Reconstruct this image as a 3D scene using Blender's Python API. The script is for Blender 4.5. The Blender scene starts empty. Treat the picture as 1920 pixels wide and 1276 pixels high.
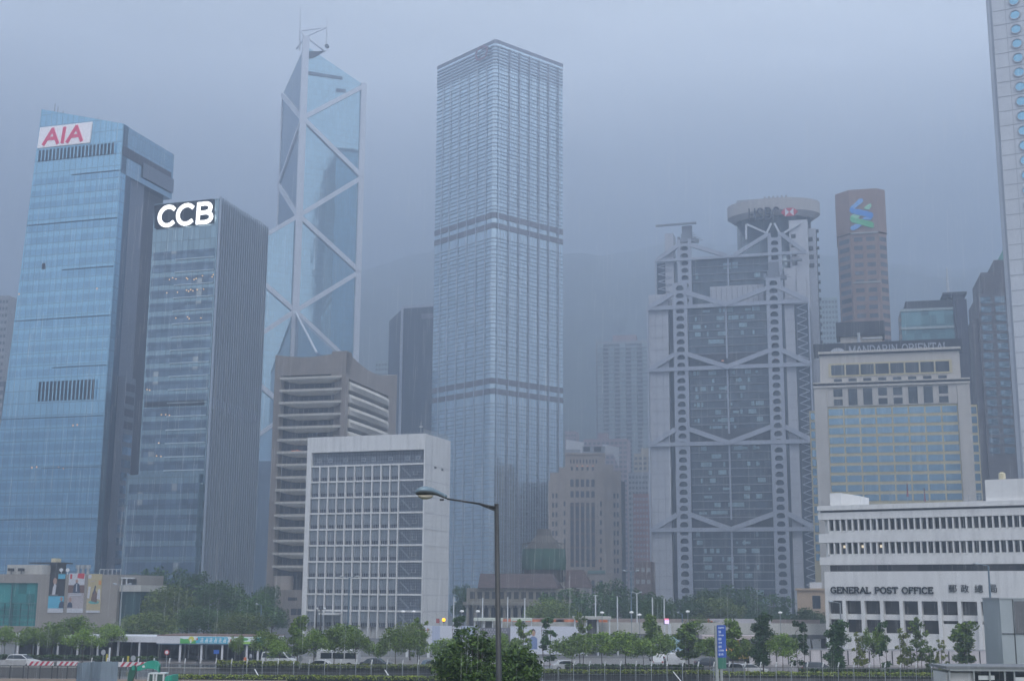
import bpy, math, random
from math import sin, cos, tan, radians as rad, pi, sqrt, floor, hypot, atan2
from mathutils import Vector as V

# ------------------------------------------------------------------ camera, sky, light, exposure
C = bpy.context.scene.collection
sc = bpy.context.scene
CAM = V((0, 0, 10)); FPX = 2450.0; PITCH = rad(11.0); ROLL = rad(0.35)
_R = V((1, 0, 0)); _U = V((0, -sin(PITCH), cos(PITCH))); _F = V((0, cos(PITCH), sin(PITCH)))
R2 = _R*cos(ROLL) + _U*sin(ROLL); U2 = -_R*sin(ROLL) + _U*cos(ROLL)
cam = bpy.data.cameras.new('camera'); camo = bpy.data.objects.new('camera', cam); C.objects.link(camo)
cam.sensor_width = 36; cam.lens = FPX/1920*36; cam.clip_start = .5; cam.clip_end = 12000
from mathutils import Matrix
m = Matrix((R2, U2, -_F)).transposed().to_4x4(); m.translation = CAM; camo.matrix_world = m
sc.camera = camo
SUN_EL, SUN_AZ = rad(52), rad(160)
w = bpy.data.worlds.new("World"); sc.world = w; w.use_nodes = True
nt = w.node_tree; bg = nt.nodes['Background']
sky = nt.nodes.new('ShaderNodeTexSky'); sky.sky_type = 'NISHITA'; sky.sun_disc = False
sky.sun_elevation = SUN_EL; sky.sun_rotation = SUN_AZ; sky.dust_density = 4; sky.air_density = 1.6; sky.ozone_density = 1.5
# the overcast deck: the clear sky is whitened, and broken into soft light and dark cloud
tc = nt.nodes.new('ShaderNodeTexCoord')
mp = nt.nodes.new('ShaderNodeMapping'); mp.inputs['Scale'].default_value = (1.2, 1.2, 3.2)
nz = nt.nodes.new('ShaderNodeTexNoise'); nz.inputs['Scale'].default_value = 1.6; nz.inputs['Detail'].default_value = 7
sx = nt.nodes.new('ShaderNodeSeparateXYZ')
rp = nt.nodes.new('ShaderNodeValToRGB'); cr = rp.color_ramp
SKYR = [(0.0, (.5, .6, .75)), (.25, (.9, 1.08, 1.35)), (.32, (5.8, 6.55, 7.7)), (.385, (11.5, 12.7, 14.4)), (.50, (14.2, 15.2, 16.0)), (1.0, (14.0, 15.0, 16.0))]
cr.elements[0].position = 0; cr.elements[1].position = 1
for p, c in SKYR[1:-1]: cr.elements.new(p)
for e, (p, c) in zip(cr.elements, SKYR): e.color = (c[0]/16, c[1]/16, c[2]/16, 1)
L = nt.links.new
L(tc.outputs['Generated'], sx.inputs[0]); L(sx.outputs['Z'], rp.inputs[0])
L(tc.outputs['Generated'], mp.inputs[0]); L(mp.outputs[0], nz.inputs[0])
mr = nt.nodes.new('ShaderNodeMapRange'); mr.inputs['From Min'].default_value = .3; mr.inputs['From Max'].default_value = .7
mr.inputs['To Min'].default_value = 12.6; mr.inputs['To Max'].default_value = 19.4
L(nz.outputs[0], mr.inputs[0])
vm = nt.nodes.new('ShaderNodeVectorMath'); vm.operation = 'SCALE'
mr2 = nt.nodes.new('ShaderNodeMapRange'); mr2.inputs['From Min'].default_value = -.42; mr2.inputs['From Max'].default_value = .42
mr2.inputs['To Min'].default_value = .80; mr2.inputs['To Max'].default_value = 1.10
L(sx.outputs['X'], mr2.inputs[0]); mm_ = nt.nodes.new('ShaderNodeMath'); mm_.operation = 'MULTIPLY'
L(mr.outputs[0], mm_.inputs[0]); L(mr2.outputs[0], mm_.inputs[1])
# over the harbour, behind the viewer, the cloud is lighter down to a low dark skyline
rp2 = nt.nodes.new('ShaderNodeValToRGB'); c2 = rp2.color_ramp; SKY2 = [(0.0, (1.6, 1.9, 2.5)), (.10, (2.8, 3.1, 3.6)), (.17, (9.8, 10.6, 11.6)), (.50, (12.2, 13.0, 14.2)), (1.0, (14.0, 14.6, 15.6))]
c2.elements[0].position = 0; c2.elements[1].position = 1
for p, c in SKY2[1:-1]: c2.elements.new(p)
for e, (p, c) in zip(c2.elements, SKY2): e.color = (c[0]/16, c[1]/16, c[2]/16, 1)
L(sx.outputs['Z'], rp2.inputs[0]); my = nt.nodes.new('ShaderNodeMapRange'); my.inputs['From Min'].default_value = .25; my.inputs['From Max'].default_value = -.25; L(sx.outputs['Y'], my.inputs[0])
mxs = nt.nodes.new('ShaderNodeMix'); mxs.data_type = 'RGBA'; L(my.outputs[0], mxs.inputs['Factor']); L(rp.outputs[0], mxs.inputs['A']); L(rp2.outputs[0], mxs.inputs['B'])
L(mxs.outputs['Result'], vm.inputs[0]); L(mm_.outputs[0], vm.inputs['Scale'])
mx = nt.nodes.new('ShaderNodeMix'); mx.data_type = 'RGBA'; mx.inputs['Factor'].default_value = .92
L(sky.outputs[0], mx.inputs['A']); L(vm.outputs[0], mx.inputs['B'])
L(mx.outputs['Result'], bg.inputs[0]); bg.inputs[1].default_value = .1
sl = bpy.data.lights.new('sun', 'SUN'); sl.energy = 1.0; sl.angle = rad(20); sl.color = (1, .97, .92)
so = bpy.data.objects.new('sun', sl); C.objects.link(so)
# behind the camera to the left: light falls on the faces turned to the harbour
_sd = V((sin(SUN_AZ)*cos(SUN_EL), cos(SUN_AZ)*cos(SUN_EL), sin(SUN_EL)))
so.rotation_euler = _sd.to_track_quat('Z', 'Y').to_euler()
sc.view_settings.view_transform = 'Standard'; sc.view_settings.look = 'None'
sc.view_settings.exposure = 0.33; sc.view_settings.gamma = 1
sc.render.engine = 'CYCLES'
cy = sc.cycles; cy.max_bounces = 7; cy.diffuse_bounces = 2; cy.glossy_bounces = 3; cy.transparent_max_bounces = 8
cy.volume_bounces = 3; cy.use_denoising = True; cy.caustics_reflective = False; cy.caustics_refractive = False
try: cy.denoiser = 'OPENIMAGEDENOISE'; cy.denoising_input_passes = 'RGB_ALBEDO_NORMAL'; cy.denoising_prefilter = 'ACCURATE'
except Exception: pass
HAZE = .00115

# ------------------------------------------------------------------ helpers: rays of the camera used to survey the place
def ray(px, py): return R2*(px-960) - U2*(py-638) + _F*FPX
def at(px, py, Y):
    d = ray(px, py); return CAM + d*(Y/d.y)
def atz(px, py, z):
    d = ray(px, py); return CAM + d*((z-CAM.z)/d.z)

class Fr:
    """a wall plane: p = its corner on the ground, a = its direction in plan (degrees); n points out to the viewer"""
    def __init__(s, p, a):
        s.o = V((p[0], p[1], 0)); a = rad(a); s.u = V((cos(a), sin(a), 0)); s.n = V((sin(a), -cos(a), 0)); s.a = a
    def P(s, u, z, d=0): return s.o + s.u*u + V((0, 0, z)) + s.n*d
    def at(s, px, py, d=0):
        r = ray(px, py); t = (s.n.dot(s.o + s.n*d - CAM))/s.n.dot(r); q = CAM + r*t
        return (q - s.o).dot(s.u), q.z
    def U(s, px, py, d=0): return s.at(px, py, d)[0]
    def Z(s, px, py, d=0): return s.at(px, py, d)[1]
    def side(s, u, a=None, d=0):
        """a frame turned 90 degrees that starts at u on this one (the wall going back)"""
        q = s.P(u, 0, d); return Fr((q.x, q.y), math.degrees(s.a)+90 if a is None else a)

class MB:
    def __init__(s): s.v = []; s.f = []; s.mi = []
    def add(s, vs, fs, mi=0):
        b = len(s.v); s.v += [V(v) for v in vs]; s.f += [tuple(i+b for i in f) for f in fs]; s.mi += [mi]*len(fs); return s
    def box(s, F, u0, u1, z0, z1, d0, d1, mi=0):
        if u0 > u1: u0, u1 = u1, u0
        if z0 > z1: z0, z1 = z1, z0
        if d0 > d1: d0, d1 = d1, d0
        P = F.P
        return s.add([P(u0,z0,d0),P(u1,z0,d0),P(u1,z0,d1),P(u0,z0,d1),P(u0,z1,d0),P(u1,z1,d0),P(u1,z1,d1),P(u0,z1,d1)],
              [(0,1,2,3),(7,6,5,4),(0,1,5,4)[::-1],(1,2,6,5)[::-1],(2,3,7,6)[::-1],(3,0,4,7)[::-1]], mi)
    def wb(s, c, sz, mi=0, rz=0):
        """box by centre of base and size"""
        F = Fr((c[0], c[1]), math.degrees(rz)); x, y, z = sz
        return s.box(F, -x/2, x/2, c[2], c[2]+z, -y/2, y/2, mi)
    def prism(s, poly, z0, z1, mi=0):
        n = len(poly); z1s = z1 if hasattr(z1, '__len__') else [z1]*n; z0s = z0 if hasattr(z0, '__len__') else [z0]*n
        vs = [V((p[0],p[1],z)) for p, z in zip(poly, z0s)] + [V((p[0],p[1],z)) for p, z in zip(poly, z1s)]
        A = sum(poly[i][0]*poly[(i+1)%n][1]-poly[(i+1)%n][0]*poly[i][1] for i in range(n))
        fs = [(i, (i+1)%n, (i+1)%n+n, i+n) for i in range(n)] + [tuple(range(n))[::-1], tuple(range(n, 2*n))]
        if A < 0: fs = [f[::-1] for f in fs]
        return s.add(vs, fs, mi)
    def ext(s, F, pts, d0, d1, mi=0):
        """polygon in a wall plane given as (u,z), pushed from depth d0 to d1"""
        n = len(pts); vs = [F.P(u, z, d0) for u, z in pts] + [F.P(u, z, d1) for u, z in pts]
        A = sum(pts[i][0]*pts[(i+1)%n][1]-pts[(i+1)%n][0]*pts[i][1] for i in range(n))
        fs = [(i, (i+1)%n, (i+1)%n+n, i+n) for i in range(n)] + [tuple(range(n))[::-1], tuple(range(n, 2*n))]
        if (A < 0) ^ (d1 < d0): fs = [f[::-1] for f in fs]
        return s.add(vs, fs, mi)
    def tube(s, p, q, r0, r1=None, n=8, mi=0, cap=True):
        p = V(p); q = V(q); r1 = r0 if r1 is None else r1; a = (q-p)
        if a.length < 1e-6: return s
        a.normalize(); b = a.orthogonal().normalized(); c = a.cross(b)
        vs = [p + (b*cos(2*pi*i/n) + c*sin(2*pi*i/n))*r0 for i in range(n)] + [q + (b*cos(2*pi*i/n) + c*sin(2*pi*i/n))*r1 for i in range(n)]
        fs = [(i, (i+1)%n, (i+1)%n+n, i+n) for i in range(n)]
        if cap: fs += [tuple(range(n))[::-1], tuple(range(n, 2*n))]
        return s.add(vs, fs, mi)
    def bar(s, F, u0, z0, u1, z1, t, d0, d1, mi=0):
        """straight flat bar in a wall plane between two points, t thick"""
        dx, dz = u1-u0, z1-z0; l = hypot(dx, dz) or 1; nx, nz_ = -dz/l*t/2, dx/l*t/2
        return s.ext(F, [(u0+nx,z0+nz_),(u0-nx,z0-nz_),(u1-nx,z1-nz_),(u1+nx,z1+nz_)], d0, d1, mi)
    def loft(s, rings, mi=0, cap=True):
        n = len(rings[0]); vs = [V(p) for r in rings for p in r]; fs = []
        for k in range(len(rings)-1):
            for i in range(n): fs.append((k*n+i, k*n+(i+1)%n, (k+1)*n+(i+1)%n, (k+1)*n+i))
        if cap: fs += [tuple(range(n))[::-1], tuple(range((len(rings)-1)*n, len(rings)*n))]
        return s.add(vs, fs, mi)
    def mesh(s, name, mats, org=(0,0,0), smooth=False):
        me = bpy.data.meshes.new(name); o = V(org)
        me.from_pydata([tuple(v-o) for v in s.v], [], s.f)
        mats = mats if isinstance(mats, (list, tuple)) else [mats]
        for m_ in mats: me.materials.append(m_)
        if len(mats) > 1: me.polygons.foreach_set('material_index', s.mi)
        uv = me.uv_layers.new(name='UVMap'); me.update()
        d = []
        for p in me.polygons:
            nn = p.normal
            if abs(nn.z) > .7: e1, e2 = V((1,0,0)), V((0,1,0))
            else:
                h = hypot(nn.x, nn.y); e1, e2 = V((-nn.y/h, nn.x/h, 0)), V((0,0,1))
            for li in p.loop_indices:
                q = me.vertices[me.loops[li].vertex_index].co + o
                d += [q.dot(e1), q.dot(e2)]
        uv.data.foreach_set('uv', d)
        if smooth: me.polygons.foreach_set('use_smooth', [True]*len(me.polygons))
        return me

def thing(name, label, cat, loc=(0,0,0), group=None):
    o = bpy.data.objects.new(name, None); C.objects.link(o); o.location = loc; o.empty_display_size = .5
    o['label'] = label; o['category'] = cat
    if group: o['group'] = group
    return o
def wl(o):
    l = V((0,0,0))
    while o is not None: l = l + o.location; o = o.parent
    return l
def part(par, name, mb, mat, smooth=False, kind=None, label=None):
    """a mesh part in world coordinates under its thing (or under a part)"""
    me = mb.mesh(name, mat, wl(par), smooth)
    o = bpy.data.objects.new(name, me); C.objects.link(o); o.parent = par
    if kind: o['kind'] = kind
    if label: o['label'] = label
    return o
def solo(name, mb, mat, label, cat, org=(0,0,0), group=None, smooth=False):
    o = bpy.data.objects.new(name, mb.mesh(name, mat, org, smooth)); C.objects.link(o); o.location = org
    o['label'] = label; o['category'] = cat
    if group: o['group'] = group
    return o
def setting(name, mb, mat, smooth=False, kind='structure'):
    o = bpy.data.objects.new(name, mb.mesh(name, mat, (0,0,0), smooth)); C.objects.link(o); o['kind'] = kind; return o
def copy_part(o, par, dv=(0,0,0)):
    c = o.copy(); C.objects.link(c); c.parent = par; c.location = o.location + V(dv)
    for ch in list(o.children): copy_part(ch, c)
    return c
def copy_tree(o, loc, label=None, rz=None, sc_=None, group=None, par=None):
    c = o.copy(); C.objects.link(c); c.parent = par
    if loc is not None: c.location = loc
    if label: c['label'] = label
    if rz is not None: c.rotation_euler = (0, 0, rz)
    if sc_ is not None: c.scale = (sc_,)*3 if not hasattr(sc_, '__len__') else sc_
    if group: c['group'] = group
    for ch in list(o.children): copy_tree(ch, None, par=c)
    return c

# ------------------------------------------------------------------ materials
MATS = {}
def N(t, k, **kw):
    n = t.nodes.new(k)
    for a, b in kw.items(): setattr(n, a, b)
    return n
def base_mat(name):
    m_ = bpy.data.materials.new(name); m_.use_nodes = True; t = m_.node_tree
    return m_, t, t.nodes['Principled BSDF']
def mat(name, col, rough=.7, var=.12, scale=.6, metal=0, streak=0, bump=0, spec=.5, emit=0):
    """plain surface with weathering: mottled by noise, optionally streaked downwards"""
    if name in MATS: return MATS[name]
    m_, t, b = base_mat(name); l = t.links.new
    b.inputs['Roughness'].default_value = rough; b.inputs['Metallic'].default_value = metal
    b.inputs['Specular IOR Level'].default_value = spec
    g = N(t, 'ShaderNodeNewGeometry')
    n1 = N(t, 'ShaderNodeTexNoise'); n1.inputs['Scale'].default_value = scale; n1.inputs['Detail'].default_value = 5
    l(g.outputs['Position'], n1.inputs[0])
    r = N(t, 'ShaderNodeMapRange'); r.inputs['From Min'].default_value = .25; r.inputs['From Max'].default_value = .75
    r.inputs['To Min'].default_value = 1-var; r.inputs['To Max'].default_value = 1+var; l(n1.outputs[0], r.inputs[0])
    last = r.outputs[0]
    if streak:
        mp_ = N(t, 'ShaderNodeMapping'); mp_.inputs['Scale'].default_value = (1.3, 1.3, .06); l(g.outputs['Position'], mp_.inputs[0])
        n2 = N(t, 'ShaderNodeTexNoise'); n2.inputs['Scale'].default_value = 1.0; n2.inputs['Detail'].default_value = 6; l(mp_.outputs[0], n2.inputs[0])
        r2 = N(t, 'ShaderNodeMapRange'); r2.inputs['From Min'].default_value = .45; r2.inputs['From Max'].default_value = .75
        r2.inputs['To Min'].default_value = 1; r2.inputs['To Max'].default_value = 1-streak; l(n2.outputs[0], r2.inputs[0])
        mu = N(t, 'ShaderNodeMath', operation='MULTIPLY'); l(last, mu.inputs[0]); l(r2.outputs[0], mu.inputs[1]); last = mu.outputs[0]
    vm_ = N(t, 'ShaderNodeVectorMath', operation='SCALE'); vm_.inputs[0].default_value = col; l(last, vm_.inputs['Scale'])
    l(vm_.outputs[0], b.inputs['Base Color'])
    if emit: b.inputs['Emission Color'].default_value = (*col, 1); b.inputs['Emission Strength'].default_value = emit
    if bump:
        bp = N(t, 'ShaderNodeBump'); bp.inputs['Strength'].default_value = bump; n3 = N(t, 'ShaderNodeTexNoise'); n3.inputs['Scale'].default_value = scale*6
        l(g.outputs['Position'], n3.inputs[0]); l(n3.outputs[0], bp.inputs['Height']); l(bp.outputs[0], b.inputs['Normal'])
    MATS[name] = m_; return m_
def glass(name, col, pw=1.5, ph=4.0, rough=.12, metal=.75, var=.25, blind=0, line=0, lw=.08, off=(0,0), wob=.01):
    """coated window glass: each pane of pw x ph metres has its own tone and a slightly different tilt; joints between the panes"""
    if name in MATS: return MATS[name]
    m_, t, b = base_mat(name); l = t.links.new
    uv = N(t, 'ShaderNodeUVMap'); mp_ = N(t, 'ShaderNodeMapping'); mp_.inputs['Scale'].default_value = (1/pw, 1/ph, 1); mp_.inputs['Location'].default_value = (off[0]/pw, off[1]/ph, 0)
    l(uv.outputs[0], mp_.inputs[0])
    fl = N(t, 'ShaderNodeVectorMath', operation='FLOOR'); l(mp_.outputs[0], fl.inputs[0])
    wn = N(t, 'ShaderNodeTexWhiteNoise', noise_dimensions='2D'); l(fl.outputs[0], wn.inputs['Vector'])
    r = N(t, 'ShaderNodeMapRange'); r.inputs['To Min'].default_value = 1-var; r.inputs['To Max'].default_value = 1+var; l(wn.outputs['Value'], r.inputs[0])
    vm_ = N(t, 'ShaderNodeVectorMath', operation='SCALE'); vm_.inputs[0].default_value = col; l(r.outputs[0], vm_.inputs['Scale'])
    colr = vm_.outputs[0]
    if blind:   # some panes have pale blinds drawn
        gt = N(t, 'ShaderNodeMath', operation='GREATER_THAN'); gt.inputs[1].default_value = 1-blind; l(wn.outputs['Value'], gt.inputs[0])
        mx_ = N(t, 'ShaderNodeMix', data_type='RGBA'); l(gt.outputs[0], mx_.inputs['Factor']); l(colr, mx_.inputs['A']); mx_.inputs['B'].default_value = (.42, .46, .48, 1); colr = mx_.outputs['Result']
    if line:
        fr_ = N(t, 'ShaderNodeVectorMath', operation='FRACTION'); l(mp_.outputs[0], fr_.inputs[0]); sp = N(t, 'ShaderNodeSeparateXYZ'); l(fr_.outputs[0], sp.inputs[0])
        a1 = N(t, 'ShaderNodeMath', operation='LESS_THAN'); a1.inputs[1].default_value = lw/pw; l(sp.outputs['X'], a1.inputs[0])
        a2 = N(t, 'ShaderNodeMath', operation='LESS_THAN'); a2.inputs[1].default_value = lw*1.3/ph; l(sp.outputs['Y'], a2.inputs[0])
        mxx = N(t, 'ShaderNodeMath', operation='MAXIMUM'); l(a1.outputs[0], mxx.inputs[0]); l(a2.outputs[0], mxx.inputs[1])
        m2 = N(t, 'ShaderNodeMath', operation='MULTIPLY'); m2.inputs[1].default_value = line; l(mxx.outputs[0], m2.inputs[0])
        mx_ = N(t, 'ShaderNodeMix', data_type='RGBA'); l(m2.outputs[0], mx_.inputs['Factor']); l(colr, mx_.inputs['A']); mx_.inputs['B'].default_value = (.05, .06, .08, 1); colr = mx_.outputs['Result']
    l(colr, b.inputs['Base Color']); b.inputs['Roughness'].default_value = rough; b.inputs['Metallic'].default_value = metal
    g = N(t, 'ShaderNodeNewGeometry'); sb = N(t, 'ShaderNodeVectorMath', operation='SUBTRACT'); l(wn.outputs['Color'], sb.inputs[0]); sb.inputs[1].default_value = (.5,.5,.5)
    s2 = N(t, 'ShaderNodeVectorMath', operation='SCALE'); s2.inputs['Scale'].default_value = wob*2; l(sb.outputs[0], s2.inputs[0])
    ad = N(t, 'ShaderNodeVectorMath', operation='ADD'); l(g.outputs['Normal'], ad.inputs[0]); l(s2.outputs[0], ad.inputs[1])
    no = N(t, 'ShaderNodeVectorMath', operation='NORMALIZE'); l(ad.outputs[0], no.inputs[0]); l(no.outputs[0], b.inputs['Normal'])
    MATS[name] = m_; return m_
def leafmat(name, c1, c2, rough=.6):
    m_, t, b = base_mat(name); l = t.links.new
    g = N(t, 'ShaderNodeNewGeometry'); oi = N(t, 'ShaderNodeObjectInfo')
    r = N(t, 'ShaderNodeMix', data_type='RGBA'); l(g.outputs['Random Per Island'], r.inputs['Factor']); r.inputs['A'].default_value = (*c1, 1); r.inputs['B'].default_value = (*c2, 1)
    hs = N(t, 'ShaderNodeHueSaturation'); mr_ = N(t, 'ShaderNodeMapRange'); mr_.inputs['To Min'].default_value = .7; mr_.inputs['To Max'].default_value = 1.3
    l(oi.outputs['Random'], mr_.inputs[0]); l(mr_.outputs[0], hs.inputs['Value']); l(r.outputs['Result'], hs.inputs['Color'])
    l(hs.outputs[0], b.inputs['Base Color']); b.inputs['Roughness'].default_value = rough; b.inputs['Specular IOR Level'].default_value = .3
    MATS[name] = m_; return m_
def lamp_mat(name, col, e):
    m_, t, b = base_mat(name); b.inputs['Base Color'].default_value = (*[c*.5 for c in col], 1)
    b.inputs['Emission Color'].default_value = (*col, 1); b.inputs['Emission Strength'].default_value = e; MATS[name] = m_; return m_

white = mat('white_paint', (.70,.71,.72), .6, .05, .25, streak=.12)
whitesteel = mat('white_steel', (.66,.68,.71), .45, .05, .5)
conc = mat('weathered_concrete', (.30,.285,.265), .85, .14, .3, streak=.22, bump=.05)
concd = mat('dark_concrete', (.13,.13,.135), .85, .18, .4, streak=.2)
paleconc = mat('pale_concrete', (.50,.49,.46), .8, .1, .3, streak=.16)
alum = mat('grey_aluminium', (.42,.44,.47), .45, .07, .3, metal=.3)
dark = mat('dark_metal', (.035,.037,.042), .5, .2, 2)
darkglass = glass('dark_window_glass', (.035,.045,.06), 1.2, 2.0, .1, .3, .35)
steel = mat('galvanised_steel', (.42,.44,.46), .4, .1, 3, metal=.5)

# ------------------------------------------------------------------ lettering: strokes cut as flat bars
def arc(cx, cy_, rx, ry, a0, a1, n=10):
    return [(cx+rx*cos(rad(a0+(a1-a0)*i/n)), cy_+ry*sin(rad(a0+(a1-a0)*i/n))) for i in range(n+1)]
GL = {  # width, strokes ('s' marks the serif ends)
 'A': (.82, [[(.02,0),(.41,1)],[(.41,1),(.80,0)],[(.18,.36),(.64,.36)]], [(.02,0),(.80,0)]),
 'B': (.74, [[(.12,0),(.12,1)],[(.12,1),(.42,1)]+arc(.42,.76,.24,.24,90,-90,8)+[(.12,.52)],[(.12,.52),(.45,.52)]+arc(.45,.26,.27,.26,90,-90,8)+[(.12,0)]], [(.12,0),(.12,1)]),
 'C': (.78, [arc(.42,.5,.38,.5,48,312,18)], []),
 'D': (.80, [[(.12,0),(.12,1)],[(.12,1),(.36,1)]+arc(.36,.5,.40,.5,90,-90,12)+[(.12,0)]], [(.12,0),(.12,1)]),
 'E': (.70, [[(.12,0),(.12,1)],[(.12,1),(.64,1),(.64,.86)],[(.12,.52),(.52,.52)],[(.12,0),(.66,0),(.66,.16)]], [(.12,0),(.12,1)]),
 'F': (.66, [[(.12,0),(.12,1)],[(.12,1),(.62,1),(.62,.84)],[(.12,.52),(.50,.52)]], [(.12,0)]),
 'G': (.84, [arc(.42,.5,.38,.5,48,325,18),[(.50,.42),(.76,.42),(.76,.06)]], []),
 'H': (.84, [[(.12,0),(.12,1)],[(.72,0),(.72,1)],[(.12,.5),(.72,.5)]], [(.12,0),(.12,1),(.72,0),(.72,1)]),
 'I': (.30, [[(.15,0),(.15,1)]], [(.15,0),(.15,1)]),
 'L': (.66, [[(.12,0),(.12,1)],[(.12,0),(.62,0),(.62,.18)]], [(.12,1),(.12,0)]),
 'M': (1.0, [[(.12,0),(.12,1)],[(.12,1),(.5,.1)],[(.5,.1),(.88,1)],[(.88,1),(.88,0)]], [(.12,0),(.88,0),(.12,1),(.88,1)]),
 'N': (.88, [[(.12,0),(.12,1)],[(.12,1),(.76,0)],[(.76,0),(.76,1)]], [(.12,0),(.12,1),(.76,1)]),
 'O': (.86, [arc(.43,.5,.38,.5,0,360,22)], []),
 'P': (.72, [[(.12,0),(.12,1)],[(.12,1),(.42,1)]+arc(.42,.74,.24,.26,90,-90,8)+[(.12,.48)]], [(.12,0),(.12,1)]),
 'R': (.80, [[(.12,0),(.12,1)],[(.12,1),(.42,1)]+arc(.42,.75,.24,.25,90,-90,8)+[(.12,.5)],[(.40,.5),(.74,0)]], [(.12,0),(.12,1),(.74,0)]),
 'S': (.70, [arc(.35,.75,.27,.25,30,270,12)+arc(.35,.25,.29,.25,90,-150,12)], []),
 'T': (.78, [[(.39,0),(.39,1)],[(.04,.84),(.04,1),(.74,1),(.74,.84)]], [(.39,0)]),
 ' ': (.42, [], [])}
def letters(F, text, u0, z0, h, width, t, serif=0, d=.1, thick=.25, slant=0, gap=.10):
    tot = sum(GL[c][0]+gap for c in text)-gap; k = width/(tot*h); mb = MB(); u = u0; e = 0
    for c in text:
        wd, st, sf = GL[c]
        for line in st:
            for (x0,y0),(x1,y1) in zip(line, line[1:]):
                e = (e+1) % 7; dx, dy = x1-x0, y1-y0; l = hypot(dx, dy) or 1; ex, ey = dx/l*t*.3, dy/l*t*.3
                f = lambda x, y: (u + (x*k + slant*y)*h, z0 + y*h)
                p, q = f(x0-ex, y0-ey), f(x1+ex, y1+ey)
                mb.bar(F, p[0], p[1], q[0], q[1], t*h, d, d+thick+e*.012)
        for (x, y) in sf if serif else []:
            e = (e+1) % 7; yy = z0+y*h; mb.box(F, u+x*k*h-serif*h, u+x*k*h+serif*h, yy-t*h*.3, yy+t*h*.3, d, d+thick+.1+e*.012)
        u += (wd+gap)*k*h
    return mb
# ================================================================== THE SETTING: ground, roads, hill
grassm = mat('grass_ground', (.075,.09,.035), .95, .35, .5, bump=.1)
soil = mat('bare_soil', (.20,.15,.11), .95, .25, .6, bump=.1)
asph = mat('asphalt', (.07,.07,.075), .22, .15, .3)
pave = mat('paving', (.19,.175,.17), .35, .12, .5)
g_ = MB().prism([(-1300,-100),(1300,-100),(1300,2680),(-1300,2680)], -.6, 0)
setting('ground', g_, mat('city_ground', (.13,.13,.13), .9, .2, .05))
A0 = Fr((0, 0), 0)
setting('grass_plot', MB().prism([(-60,30),(60,30),(60,152),(-60,152)], .001, .02), grassm)
setting('bare_soil_strip', MB().prism([(-64,126),(-24,126),(-25,151.5),(-62,152)], .021, [.05,.05,.42,.42]), soil)
setting('road', MB().prism([(-130,163.5),(130,163.5),(130,193),(-130,193)], .001, .012), asph)
setting('pavement', MB().prism([(-130,193),(130,193),(130,215),(-130,215)], .001, .13), pave)
mk = mat('road_marking_paint', (.6,.6,.58), .7, .1)
mb = MB()
for i in range(30):
    x = -120 + i*8; mb.box(A0, x, x+4, .013, .018, -178.1, -177.9)
setting('road_markings', mb, mk)
# the wooded hillside climbing into the cloud
def hh(x, y):
    t = max(0, min(1, (y-860)/1740)); s_ = .55*t*(2-t)+.45*t*t*(3-2*t)
    return 4 + 655*s_*(.90+.10*sin(x*.0022+1.0)) + 16*sin(x*.013+y*.004)*t + 9*sin(x*.031-y*.017)*t
NX, NY = 70, 46; vs = []; fs = []
random.seed(3)
for j in range(NY+1):
    for i in range(NX+1):
        x = -1250 + 2500*i/NX; y = 840 + 1760*j/NY; vs.append((x, y, hh(x, y) + random.uniform(-4, 5)*(j > 0)))
for j in range(NY):
    for i in range(NX): a = j*(NX+1)+i; fs.append((a, a+1, a+NX+2, a+NX+1))
mb = MB().add(vs, fs); setting('hill', mb, mat('wooded_slope', (.035,.05,.035), .95, .6, .06, bump=.3), True)

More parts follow.
